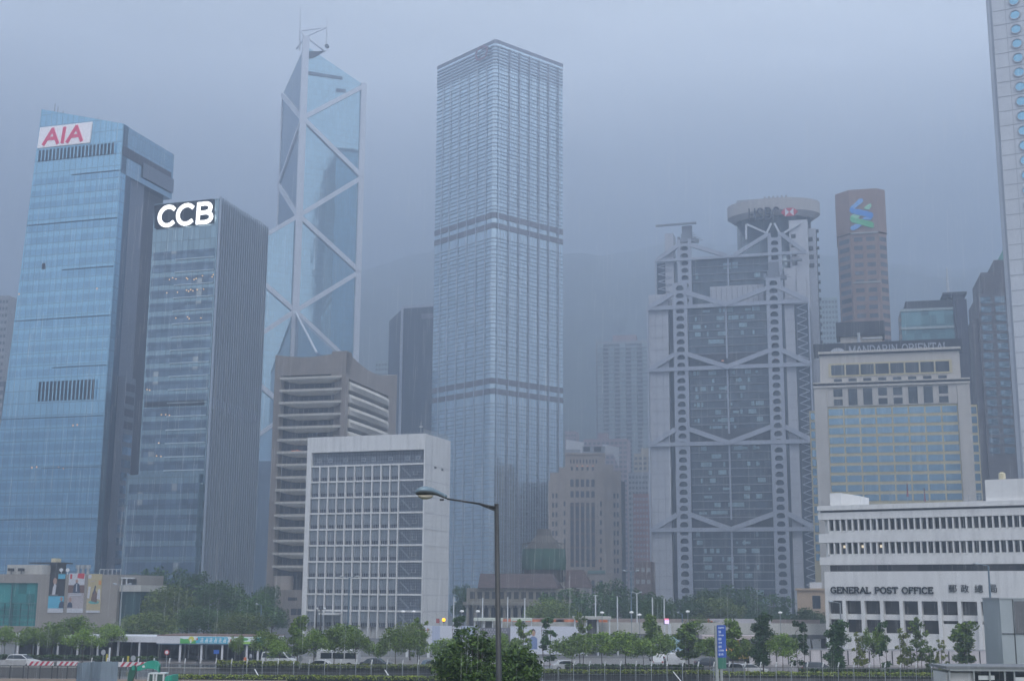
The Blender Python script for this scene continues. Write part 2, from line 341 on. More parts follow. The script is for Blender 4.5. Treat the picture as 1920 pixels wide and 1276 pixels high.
# ================================================================== BLUE GLASS TOWER WITH THE SLANTED TOP
def tower_blue():
    c = at(232, 232, 400); F = Fr(c, -17); S = Fr(c, 73)
    b = thing('office_tower', 'tall blue glass tower with slanted top and white sign with red letters', 'office tower', (c.x, c.y, 0))
    ul, zl = F.at(78, 205); zr = F.Z(232, 232); u8, z8 = F.at(1, 800)
    ub = ul + (u8-ul)/(z8-zl)*(0-zl)
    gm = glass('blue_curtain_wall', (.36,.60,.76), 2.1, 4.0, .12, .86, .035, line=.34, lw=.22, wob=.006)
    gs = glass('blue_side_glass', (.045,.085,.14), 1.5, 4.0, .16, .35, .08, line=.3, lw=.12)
    sd = mat('slate_cladding', (.16,.19,.25), .6, .05, .1, metal=.2)
    W = 30.5                                     # depth of the block
    zs = S.Z(330, 292)
    zo = S.Z(250, 330)                           # underside of the head block
    z1 = S.Z(232, 326)
    # front wall of glass
    part(b, 'curtain_wall', MB().ext(F, [(0,0),(0,zr),(ul,zl),(ub,0)], -3, 0), gm)
    # storey bands: each floor's lower glass strip is a little darker and stands a touch behind a transom
    zt = F.Z(150, 290); bandm = glass('blue_vision_glass', (.29,.50,.67), 2.1, 4.0, .10, .85, .08, line=.34, lw=.22, wob=.006)
    trm = mat('blue_transom', (.12,.2,.3), .5, .05, metal=.3)
    def ue(z): return ul + (ub-ul)*(zl-z)/zl
    z = zt - 7; k = 0
    while z > 4:
        if not (F.Z(120, 752)-2 < z < F.Z(120, 712)):
            e1, e2 = ue(z), ue(z-2.0)
            part(b, 'window_band', MB().ext(F, [(-.5,z),(e1+.5,z),(e2+.5,z-2.0),(-.5,z-2.0)], .01, .06), bandm)
        if k % 4 == 0:
            part(b, 'transom', MB().box(F, ue(z)+.4 if k % 8 else ue(z)*.55, -.3, z+.25, z+.55, .02, .3), trm)
        z -= 3.95; k += 1
    # louvred openings
    lou = mat('louvre_dark', (.04,.055,.08), .6, .1)
    for (xa, ya, xb, yb, n) in ((72, 303, 217, 270, 21), (71, 752, 181, 711, 15)):
        ua, zb = F.at(xa, ya); uc, ztp = F.at(xb, yb); zb = F.Z(xa, ya); 
        zb, ztp = (F.Z(145, 296), F.Z(145, 275)) if n == 21 else (F.Z(125, 750), F.Z(125, 713))
        lv = part(b, 'louvre_panel', MB().box(F, ua, uc, zb, ztp, .02, .1), lou)
        mb = MB(); st = (uc-ua)/n
        for i in range(n+1): mb.box(F, ua+i*st-.16*st, ua+i*st+.16*st, zb, ztp, .11, .5)
        part(lv, 'fins', mb, gm)
    # sign
    us, zs1 = F.at(73, 280); us2, zs2 = F.at(173, 230); us = F.U(74, 262); us2 = F.U(172, 250)
    zb = F.Z(123, 273); ztp = F.Z(123, 235)
    sg = part(b, 'sign', MB().ext(F, [(us-.3,zb),(us2-.3,zb),(us2+.2,ztp),(us+.2,ztp)], .05, .5), mat('lit_sign_white', (.85,.82,.85), .5, .03, emit=.22))
    w_ = us2-us; part(sg, 'lettering', letters(F, 'AIA', us+w_*.10, zb+(ztp-zb)*.14, (ztp-zb)*.70, w_*.74, .235, d=.5, thick=.15, slant=.10), mat('sign_red', (.80,.035,.13), .5, .03, emit=.12))
    # side: head block
    q = lambda fr, u, dd=0: (fr.P(u, 0, dd).x, fr.P(u, 0, dd).y)
    p0, p1 = q(S, 0), q(S, W); p2 = q(S, W, -24); p3 = q(F, ul+1.5, -3.2); p0b = q(F, -.02, -3.0)
    part(b, 'head_block', MB().prism([q(S,.0,-.0), p1, p2, p3, q(F,ul+2,-3.02), q(F,0,-3.02)], z1, [zr-.2, zs, zs, zl-.4, zl-.2, zr-.2]), glass('blue_head_glass', (.32,.47,.58), 1.5, 4.0, .16, .75, .06, line=.35, lw=.16))
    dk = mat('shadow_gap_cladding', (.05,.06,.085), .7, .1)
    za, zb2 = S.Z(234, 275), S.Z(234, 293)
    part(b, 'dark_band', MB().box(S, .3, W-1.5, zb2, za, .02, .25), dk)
    part(b, 'grey_band', MB().box(S, 12, W-.2, S.Z(290, 345), S.Z(290, 318), .26, .6), sd)
    # stem of glass behind the front wall, the recessed shaft and the dark slot
    us1 = S.U(203, 700) ; 
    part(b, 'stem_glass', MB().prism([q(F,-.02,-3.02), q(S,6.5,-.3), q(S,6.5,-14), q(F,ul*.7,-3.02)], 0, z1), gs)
    part(b, 'lift_shaft', MB().prism([q(S,6.6,-.8), q(S,15,-.8), q(S,15,-16), q(S,6.6,-16)], 0, z1+.2), sd)
    part(b, 'back_wing', MB().prism([q(S,15.1,-3), q(S,W-.5,-3), q(S,W-.5,-22), q(S,15.1,-22)], 0, z1+.1), dk)
    # low annex with square blue windows
    zann = S.Z(210, 702); an = part(b, 'annex', MB().prism([q(S,6.7,2.2), q(S,12.5,2.2), q(S,12.5,-.7), q(S,6.7,-.7)], 0, zann), sd)
    wm = glass('annex_window', (.35,.55,.75), 1.8, 3, .1, .85, .1)
    z = zann-2; k = 0
    while z > 8:
        part(an, 'window', MB().box(S, 7.2, 12.0, z-2.4, z, 2.22, 2.3), wm if k > 3 else dk); z -= 4.0; k += 1
    # roof equipment
    mb = MB()
    for px, py, h in ((88, 205, 4.5), (94, 206, 3.6), (104, 208, 2.5), (170, 218, 2)):
        u, z = F.at(px, py); p = F.P(u, z-1, -4); mb.tube(p, p+V((0,0,h)), .09)
    part(b, 'roof_aerials', mb, dark)
    ma = MB(); u, z = F.at(82, 499); ma.box(F, u-.6, u+.6, z-1, z+1, .07, .2); part(b, 'open_window', ma, dk)
    ml = MB()
    for x, y in ((110,876),(119,877),(60,876),(69,875),(182,541),(36,551),(137,797),(145,796),(161,744)):
        u, z = F.at(x, y); ml.box(F, u-.22, u+.22, z-.25, z+.25, .07, .1)
    part(b, 'ceiling_lights', ml, lamp_mat('amber_room', (1,.55,.30), .45))
tower_blue()

# ================================================================== GLASS TOWER WITH THE BRIGHT WHITE LETTERS
def tower_fins():
    c = at(411, 372, 345); F = Fr(c, -17); S = Fr(c, 76); H = c.z
    b = thing('office_tower', 'square glass tower with glowing white letters on dark panel and finned side', 'office tower', (c.x, c.y, 0))
    ul = F.U(290, 383); q = lambda fr, u, dd=0: (fr.P(u, 0, dd).x, fr.P(u, 0, dd).y)
    W = S.U(500, 432)
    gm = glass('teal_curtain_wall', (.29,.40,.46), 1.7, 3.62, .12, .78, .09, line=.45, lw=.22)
    gb = glass('teal_vision_glass', (.17,.24,.32), 1.7, 3.62, .12, .65, .25, blind=.05, line=.45, lw=.22)
    zl = F.Z(385, 890)
    part(b, 'body', MB().prism([q(F,ul), q(F,0), q(S,W), q(S,W,-20)], 0, H), gm)
    # floors
    z = H-14; lt = mat('pale_transom', (.45,.55,.62), .5, .05, metal=.2); k = 0
    while z > zl:
        zz = z
        wb_ = part(b, 'window_band', MB().box(F, ul+.4, -.5, zz-2.3, zz, .01, .05), gb)
        part(wb_, 'transom', MB().box(F, ul*.62, -.5, zz-2.62, zz-2.32, .03, .3), lt)
        z -= 3.62; k += 1
    lw = part(b, 'lower_front', MB().box(F, F.U(238, 885, 1.5), F.U(373, 885, 1.5), 0, zl+.3, .08, 1.5), gm)
    z = zl-2.2; 
    while z > 5:
        wb_ = part(lw, 'window_band', MB().box(F, F.U(240, 950, 1.5), F.U(372, 950, 1.5)-.1, z-2.6, z, 1.51, 1.56), gb)
        z -= 4.1
    sg = part(b, 'sign_panel', MB().ext(F, [F.at(292,386), F.at(292,429), F.at(400,418), F.at(401,374)], .06, .7), mat('sign_black', (.010,.014,.022), .9, .05, spec=.1))
    u0, z0 = F.at(296, 425, .8); u1, z1 = F.at(398, 416, .8); zt = F.Z(296, 387, .8)
    zb = max(z0, z1)-.2
    part(sg, 'lettering', letters(F, 'CCB', u0, zb+.35, (F.Z(398, 379, .8)-zb)*.90, u1-u0-.3, .215, d=.72, thick=.15, slant=.03, gap=.06), lamp_mat('led_white', (1,1,1), 1.5))
    u, z = F.at(325, 753); part(b, 'louvre_strip', MB().box(F, F.U(272, 755), F.U(383, 748), F.Z(330,761), F.Z(330,751), .06, .3), mat('louvre_dark', (.04,.055,.08), .6, .1))
    # side wall: close vertical fins
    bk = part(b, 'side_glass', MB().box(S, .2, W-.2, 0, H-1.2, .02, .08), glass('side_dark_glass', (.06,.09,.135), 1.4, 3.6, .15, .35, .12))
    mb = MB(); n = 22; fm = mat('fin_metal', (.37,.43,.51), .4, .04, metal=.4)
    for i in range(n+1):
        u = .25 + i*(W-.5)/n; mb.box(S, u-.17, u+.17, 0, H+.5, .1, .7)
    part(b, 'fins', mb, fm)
    part(b, 'fins_floor_lines', MB().box(S, .3, W-.3, F.Z(405,745)-3, F.Z(405,745), .09, .4), mat('slate_cladding', (.16,.19,.25), .6, .05, .1, metal=.2))
    mb = MB(); u, z = S.at(490, 432); mb.box(S, W-5, W-1, H, H+1.6, -4, -1); part(b, 'roof_equipment', mb, dark)
    ml = MB(); random.seed(5)
    for (px, py) in ((318,524),(324,521),(330,523),(350,521),(352,523),(364,524),(368,522),(380,517),(398,519),(400,515),(313,549),(333,548),(350,544),(354,546),(358,543),(362,545),(370,543),(382,542),(330,596),(352,594),(355,597),(377,596),(303,777),(311,777),(318,778),(298,830),(311,831),(294,854),(302,855),(276,730),(281,731)):
        u, z = F.at(px, py); ml.box(F, u-.16, u+.16, z-.13, z+.13, .06, .1)
    part(b, 'ceiling_lights', ml, lamp_mat('warm_lamp', (1,.62,.30), .9))
tower_fins()

# ================================================================== TRIANGLE-BRACED TOWER
def tower_braced():
    o = at(560, 400, 690); O = V((o.x, o.y, 0)); ph = rad(28.5); Ld = 36.5
    Cd = V((cos(ph), sin(ph), 0)); Dd = V((-sin(ph), cos(ph), 0))
    Cp, Dp, Ap, Bp = O+Cd*Ld, O+Dd*Ld, O-Cd*Ld, O-Dd*Ld
    F = Fr(O, 28.5)          # plane A-O-C
    G = Fr(O, 118.5)         # plane O-D
    b = thing('office_tower', 'prism shaped glass tower with white triangle bracing and twin masts', 'office tower', tuple(O))
    z60 = F.Z(572, 66); zN1, zN2, zN3 = F.Z(568, 222), F.Z(563, 405), F.Z(550, 583)
    zC0, zC1, zC2, zC3 = [F.Z(x, y) for x, y in ((687,163),(678,333),(672,507),(666,690))]
    zD0 = F.Z(572, 222); Gz = lambda x, y: G.Z(x, y)
    dz = (zN1-zN3)/2; zC0 = zN1+dz/2-1; zC1 = zC0-dz; zC2 = zC1-dz; zC3 = zC2-dz
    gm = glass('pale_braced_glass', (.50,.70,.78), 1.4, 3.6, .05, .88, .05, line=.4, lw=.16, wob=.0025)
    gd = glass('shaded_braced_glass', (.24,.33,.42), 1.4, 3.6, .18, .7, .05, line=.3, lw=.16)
    X = lambda p: (p.x, p.y)
    zt = z60-6
    # quadrant behind O-C-D, the tallest; roof falls from O to the edge C-D
    part(b, 'tall_shaft', MB().prism([X(O), X(Cp), X(Dp)], 0, [zt, zC0, zC0]), gm)
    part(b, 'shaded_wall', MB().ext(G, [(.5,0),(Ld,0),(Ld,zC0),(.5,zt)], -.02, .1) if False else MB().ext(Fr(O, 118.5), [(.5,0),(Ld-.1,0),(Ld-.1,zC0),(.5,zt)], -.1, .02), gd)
    part(b, 'left_shaft', MB().prism([X(O), X(Dp), X(Ap)], 0, [zN2, zC2, zC2]), gm)
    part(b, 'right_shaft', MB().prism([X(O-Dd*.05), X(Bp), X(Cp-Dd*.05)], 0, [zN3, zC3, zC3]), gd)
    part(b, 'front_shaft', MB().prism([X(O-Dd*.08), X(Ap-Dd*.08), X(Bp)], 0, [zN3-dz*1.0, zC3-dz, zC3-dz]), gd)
    wm = mat('white_bracing', (.76,.79,.85), .5, .03, .1)
    t = 2.5
    mb = MB()
    mb.box(F, -1.9, 1.9, 0, zt+5, .1, 1.6); part(b, 'centre_column', mb, wm)
    part(b, 'corner_column', MB().box(F, Ld-2.4, Ld+.8, 0, zC0+1, -.6, 1.2), wm)
    part(b, 'edge_trim', MB().ext(Fr(O,118.5), [(Ld-1,0),(Ld,0),(Ld,zC0),(Ld-1,zC0)], -.6, -.11), wm)
    def br(fr, u0, z0, u1, z1, tt=t, dd=.12): part(b, 'brace', MB().bar(fr, u0, z0, u1, z1, tt, dd, dd+1.1), wm)
    br(F, 0, zN1, Ld, zC0); br(F, 0, zN1, Ld, zC1); br(F, 0, zN2, Ld, zC1); br(F, 0, zN2, Ld, zC2); br(F, 0, zN3, Ld, zC2); 
    br(F, 0, zN3, Ld, zC3)
    br(F, 0, zN2, -Ld, zC2, 2.2); br(F, 0, zN3, -Ld, zC2); br(F, 0, zN3, -Ld, zC3)
    zN4 = zN3-dz; br(F, 0, zN4, -Ld, zC3); br(F, 0, zN4, -Ld, zC3-dz)
    G2 = Fr(O, 118.5)
    for (u0, z0, u1, z1, tt) in ((0, zN1, Ld, zC0, 3), (0, zN1, Ld, zC1, 1.8), (0, zN2, Ld, zC1, 3)):
        mb = MB().bar(G2, u0, z0, u1, z1, tt, -.9, -.12); part(b, 'brace', mb, wm)
    p0, p1 = V((O.x,O.y,zN3))-Dd*.3, V((Bp.x,Bp.y,zC3)); part(b, 'brace', MB().tube(p0, p1, .6), wm)
    # head frame and masts
    mb = MB(); top = V((O.x,O.y,zt+5)) - Dd*.5
    a1 = at(612, 72, 694); a2 = at(556, 92, 697); a3 = at(610, 97, 694); a0 = at(562, 58, 690)
    for p_, q_ in ((top, a3), (top, a2), (a0, at(611,52,694)), (top, at(611,52,694)), (a0, top)): mb.tube(p_, q_, .5)
    part(b, 'head_frame', mb, wm)
    for px, pt, pb in ((562, 14, 95), (612, 34, 90)):
        part(b, 'mast', MB().tube(at(px, pb, 693), at(px+1, pt, 693), .42, .2), whitesteel)
    pl_ = MB().ext(F, [F.at(577,112), F.at(577,97), F.at(597,97), F.at(612,95), F.at(590,108)], .12, .5)
    part(b, 'plant_deck', pl_, dark)
    part(b, 'dish', MB().tube(at(612,86,690), at(614,88,692), 1.1), dark)
    for (x0,y0,x1,y1) in ((578,134,642,148), (630,166,648,172)):
        part(b, 'roof_opening', MB().ext(F, [F.at(x0,y0), F.at(x0,y0+6), F.at(x1,y1+2), F.at(x1,y1-4)], .13, .4), mat('hatch_grey', (.16,.2,.25), .6, .05))
tower_braced()

# ================================================================== THE SQUARE FLAT-TOPPED TOWER IN THE MIDDLE
def tower_square():
    c = atz(929, 73, 283); F = Fr(c, 41.5); Lf = Fr(c, 41.5-90); Wd = 46.4; ch = 1.6; H = 283
    b = thing('office_tower', 'tallest square glass tower with flat roof and two dark plant floors', 'office tower', (c.x, c.y, 0))
    q = lambda fr, u, dd=0: (fr.P(u, 0, dd).x, fr.P(u, 0, dd).y)
    gm = glass('silver_curtain_wall', (.72,.86,.92), 1.6, 4.1, .10, .90, .05, wob=.005)
    body = part(b, 'body', MB().prism([q(F,ch), q(F,Wd), q(F,Wd,-Wd), q(Lf,-Wd), q(Lf,-ch)], 0, H-2), gm)
    C1, C2 = q(Lf,-ch), q(F,ch); Fc = Fr(C1, -3.5); wc = hypot(C2[0]-C1[0], C2[1]-C1[1])
    part(b, 'corner_strip', MB().box(Fc, .1, wc-.1, 0, H-2.1, .02, .35), glass('corner_glass', (.62,.76,.84), 1.2, 4.1, .14, .8, .05))
    rib = mat('storey_rib', (.36,.40,.46), .45, .06, metal=.5); mul = mat('bright_mullion', (.52,.58,.64), .4, .04, metal=.6); dm = mat('mullion_line', (.22,.22,.27), .5, .05)
    fh = 4.05; zT = H-13.5
    zb1, zb2 = F.Z(931, 398), F.Z(931, 428); zb3, zb4 = F.Z(928, 708), F.Z(928, 738)
    def band(z0, z1, name, m_, d=.4, d0=.02, uc=.0):
        mb = MB(); mb.box(F, ch-uc, Wd, z0, z1, d0, d); mb.box(Lf, -Wd, -ch+uc, z0, z1, d0, d); mb.box(Fc, 0, wc, z0, z1, .36, .36+d); return part(b, name, mb, m_)
    z = zT
    while z > 3:
        if not (zb2-1 < z < zb1+2 or zb4-1 < z < zb3+2):
            mb = MB()
            for zz in (z, z-1.75):
                mb.box(F, ch, Wd, zz-.28, zz, .02, .30); mb.box(Lf, -Wd, -ch, zz-.28, zz, .02, .30); mb.box(Fc, 0, wc, zz-.4, zz, .36, .6)
            part(b, 'spandrel', mb, rib)
        z -= fh
    dk = mat('plant_floor_dark', (.20,.20,.23), .7, .2, .6)
    for (a, e) in ((zb2, zb1), (zb4, zb3)):
        hgt = (a-e); h = abs(e-a)
        band(a, a+h*.34, 'plant_floor', dk, .3); band(a+h*.64, a+h, 'plant_floor', dk, .3)
    # vertical mullions
    for k, fr_ in enumerate([.02,.17,.32,.47,.62,.77,.92]):
        u = ch+(Wd-ch)*fr_; mb = MB().box(F, u-.20, u+.20, 0, H-3, .43, .60); part(b, 'mullion', mb, dm if k else mul)
        if k: part(b, 'mullion', MB().box(F, u+.5, u+.70, 0, H-3, .43, .5), mul)
        for s_ in (1,2,3):
            if k < 6 or s_ < 2:
                uu = u+(Wd-ch)*.15*s_/4+.3; part(b, 'mullion', MB().box(F, uu-.10, uu+.10, 0, H-12, .03, .16), mul)
    for fr_ in (.12,.26,.42,.58,.74,.90):
        u = -ch-(Wd-ch)*(1-fr_); part(b, 'mullion', MB().box(Lf, u-.22, u+.22, 0, H-12, .43, .62), mul)
    # roof louvres and cap
    for k in range(6):
        z = H-3.2-k*1.7; band(z-.8, z, 'roof_louvre', rib, .4)
    cap = part(b, 'roof_cap', MB().prism([q(F,ch*.6), q(F,Wd+.5), q(F,Wd+.5,-Wd), q(Lf,-Wd-.5), q(Lf,-ch*.6)], H-1.98, H), mat('cap_grey', (.26,.27,.32), .6, .06))
    u, z = Lf.at(906, 101)
    e = MB(); r = 3.2
    for a0, a1, x in ((60, 300, -1.2), (-120, 120, 1.2)):
        pts = arc(u+x, z, r, r, a0, a1, 10)
        for i, (p_, q_) in enumerate(zip(pts, pts[1:])): e.bar(Lf, p_[0], p_[1], q_[0], q_[1], .9, 1.0, 1.3+i*.012)
    part(b, 'emblem', e, mat('emblem_red', (.36,.20,.25), .6, .05))
tower_square()

# ================================================================== DARK SLAB TOWER BEHIND
def tower_dark():
    c = at(755, 578, 760); F = Fr(c, -16); Lf = F
    b = thing('office_tower', 'black glass tower with pale corner line behind the square silver tower', 'office tower', (c.x, c.y, 0))
    g = glass('black_glass', (.045,.055,.075), 1.5, 3.8, .2, .4, .15)
    H = c.z; q = lambda fr, u, dd=0: (fr.P(u, 0, dd).x, fr.P(u, 0, dd).y)
    ll = Fr(c, -62); ul = ll.U(730, 597)
    part(b, 'body', MB().prism([q(F,0), q(F,30), q(F,30,-30), q(ll,ul,-26), q(ll,ul)], 0, [H, H, H, H-4, H-4]), g)
    part(b, 'corner_line', MB().box(F, -.8, .6, 0, H+.5, .02, .7), mat('pale_corner', (.55,.58,.66), .5, .05))
    part(b, 'roof_rail', MB().box(F, 0, 30, H+.05, H+1.6, -.6, -.1), mat('pale_corner', (.55,.58,.66), .5, .05))
    part(b, 'sign', MB().box(F, 12, 22, H-7, H-4, .05, .3), mat('faint_sign', (.16,.15,.18), .6, .3, .8))
tower_dark()

# the very tall tower that stands beyond the right side of the view: it shows mirrored in the braced tower's glass
def mirrored_tower():
    c = V((262, 400, 0)); b = thing('office_tower', 'very tall stepped tower seen only as a dark reflection in the braced glass tower', 'office tower', (c.x, c.y, 0)); F = Fr((c.x-20, c.y-20), -14)
    m_ = glass('mirrored_tower_glass', (.03,.035,.045), 1.5, 4, .3, .1, .2)
    part(b, 'body', MB().box(F, 0, 44, 0, 372, -44, 0), m_); part(b, 'upper_body', MB().box(F, 4, 40, 372.02, 398, -40, -4), m_); part(b, 'crown', MB().box(F, 9, 35, 398.02, 412, -35, -9), m_)
    mb = MB()
    for k in range(9): mb.box(F, -.1, 44.1, 40+k*40, 42+k*40, .02, .4)
    part(b, 'storey_bands', mb, alum)
mirrored_tower()
# ================================================================== CONCRETE OFFICE BUILDING WITH BALCONY SPANDRELS
def concrete_block():
    c = at(650, 657, 405); F = Fr(c, -14); S = Fr(c, 76); H = c.z
    b = thing('office_building', 'brown concrete building with curved cream spandrels on every storey', 'office building', (c.x, c.y, 0))
    ul = F.U(515, 700); W = S.U(745, 702); q = lambda fr, u, dd=0: (fr.P(u, 0, dd).x, fr.P(u, 0, dd).y)
    Hl = F.Z(518, 665); Hr = H-1.5
    cm = mat('tower_concrete', (.33,.285,.255), .85, .10, .25, streak=.2)
    cream = mat('cream_spandrel', (.66,.62,.56), .7, .07, .3, streak=.15)
    # parapet walls with their shallow curves
    uA, uB = F.U(527, 703), F.U(640, 703)
    zp = F.Z(583, 702)
    core = part(b, 'core', MB().prism([q(F,ul+1,-5.5), q(F,-1,-5.5), q(S,2,-5.5), q(S,W-1,-1.5), q(S,W-1,-22), q(F,ul+1,-24)], 0, min(H,Hl)-3), mat('recessed_wall', (.075,.065,.065), .8, .2, .5))
    tp = [(ul,zp)] + [(ul, Hl)] + [(ul*(1-k/8.), Hl + (H-Hl)*(k/8.)**2 - 1.2*sin(pi*k/8.)) for k in range(1, 9)] + [(0, zp)]
    part(b, 'parapet_front', MB().ext(F, tp[::-1], -5, 0), cm)
    tp = [(.02,zp-1.5),(.02,H)] + [(W*k/8., H - 9.0*sin(pi/2*k/8.) + (Hr-H+9.0)*(k/8.)**2) for k in range(1, 9)] + [(W, zp-1.5)]
    zr = S.Z(745, 702); tp = [(.02,zp-1.2),(.02,H-.1)] + [(W*k/10., H-.1 + (zr-H+.1)*(k/10.) - 3.2*sin(pi*k/10.)) for k in range(1, 10)] + [(W, zr), (W, zp-1.2)]
    part(b, 'parapet_side', MB().ext(S, tp[::-1], -5, 0), cm)
    zg = F.Z(560, 1068)
    part(b, 'corner_pier', MB().prism([q(F,ul,0), q(F,uA,0), q(F,uA,-5), q(F,ul,-5)], 0, zp-.01), cm)
    part(b, 'corner_pier', MB().prism([q(F,uB,0), q(F,-.01,0), q(S,2.6,0), q(S,2.6,-5), q(F,uB,-5)], 0, zp-.01), cm)
    uS = S.U(728, 760); part(b, 'side_pier', MB().box(S, uS, W, 0, zp-1.25, -5, -.05), cm)
    z = zp-.6; k = 0; fh = 3.92; wd = uB-uA; mm = mat('window_mullion_brown', (.13,.11,.11), .6, .1)
    bandg = glass('brown_window_glass', (.09,.085,.095), 1.2, 3, .15, .35, .35)
    while z > zg-1:
        sp = part(b, 'spandrel', MB().box(F, uA-.3, uB+.3, z-.75, z, -3, .35).loft([[F.P(uA+.6,z-.76,-3.2),F.P(uA+.6,z-.76,.25),F.P(uB-.6,z-.76,.25),F.P(uB-.6,z-.76,-3.2)],
               [F.P(uA+2.4,z-1.35,-3.2),F.P(uA+2.4,z-1.35,-.3),F.P(uB-2.0,z-1.35,-.3),F.P(uB-2.0,z-1.35,-3.2)],
               [F.P(uA+5.2,z-1.8,-3.2),F.P(uA+5.2,z-1.8,-1.3),F.P(uB-4.2,z-1.8,-1.3),F.P(uB-4.2,z-1.8,-3.2)]]), cream)
        wb_ = part(b, 'window_band', MB().box(F, uA+.05, uB-.05, z-fh+.02, z-.8, -3.4, -3.0), bandg)
        mb = MB(); n = 12
        for i in range(1, n): u = uA+wd*i/n; mb.box(F, u-.07, u+.07, z-fh+.02, z-1.9, -2.99, -2.8)
        part(wb_, 'mullions', mb, mm)
        if k < 24:
            s0, s1 = 3.0, uS-.4; y = z - 1.7
            rings = []
            for i in range(9):
                f_ = i/8.; u = s0+(s1-s0)*f_; bulge = .3+2.6*sin(pi*min(1, f_*1.02))**.8; dz_ = .9*sin(pi*f_)
                rings.append([S.P(u,y+.1,-2.5), S.P(u,y+.1,.1+bulge*.15), S.P(u,y-1.0-dz_*.3,.4+bulge*.45), S.P(u,y-2.5,.5), S.P(u,y-2.6,-2.5)])
            part(b, 'spandrel', MB().loft(rings), cream)
            part(b, 'window_band', MB().box(S, s0, s1, y-fh+.12, y+.05, -3.3, -2.6), bandg)
        z -= fh; k += 1
    # foot: round column, dark hall and low podium
    p = F.P(uA+2.5, 0, -2.2); part(b, 'column', MB().tube(p, (p.x, p.y, zg-1.8), 3.2, 3.2, 20), cm, True)
    part(b, 'podium', MB().box(F, ul-1, 3, 0, F.Z(560, 1105), -3, 2.0), cm)
    for (x0,y0,x1,y1) in ((540,1119,557,1125),(546,1140,556,1152),(558,1140,566,1152)):
        u0, z0 = F.at(x0, y0, 2); u1, z1 = F.at(x1, y1, 2); part(b, 'window', MB().box(F, u0, u1, z1, z0, 2.02, 2.1), dark)
    wl_ = MB()
    for x, y in ((548,845),(552,845),(557,844),(561,845),(565,846),(570,847),(574,849)):
        u, z = F.at(x, y, -2.9); wl_.box(F, u-.35, u+.3, z-.1, z+.1, -2.97, -2.9)
    part(b, 'ceiling_lights', wl_, lamp_mat('orange_lamp', (1,.30,.12), .8))
concrete_block()

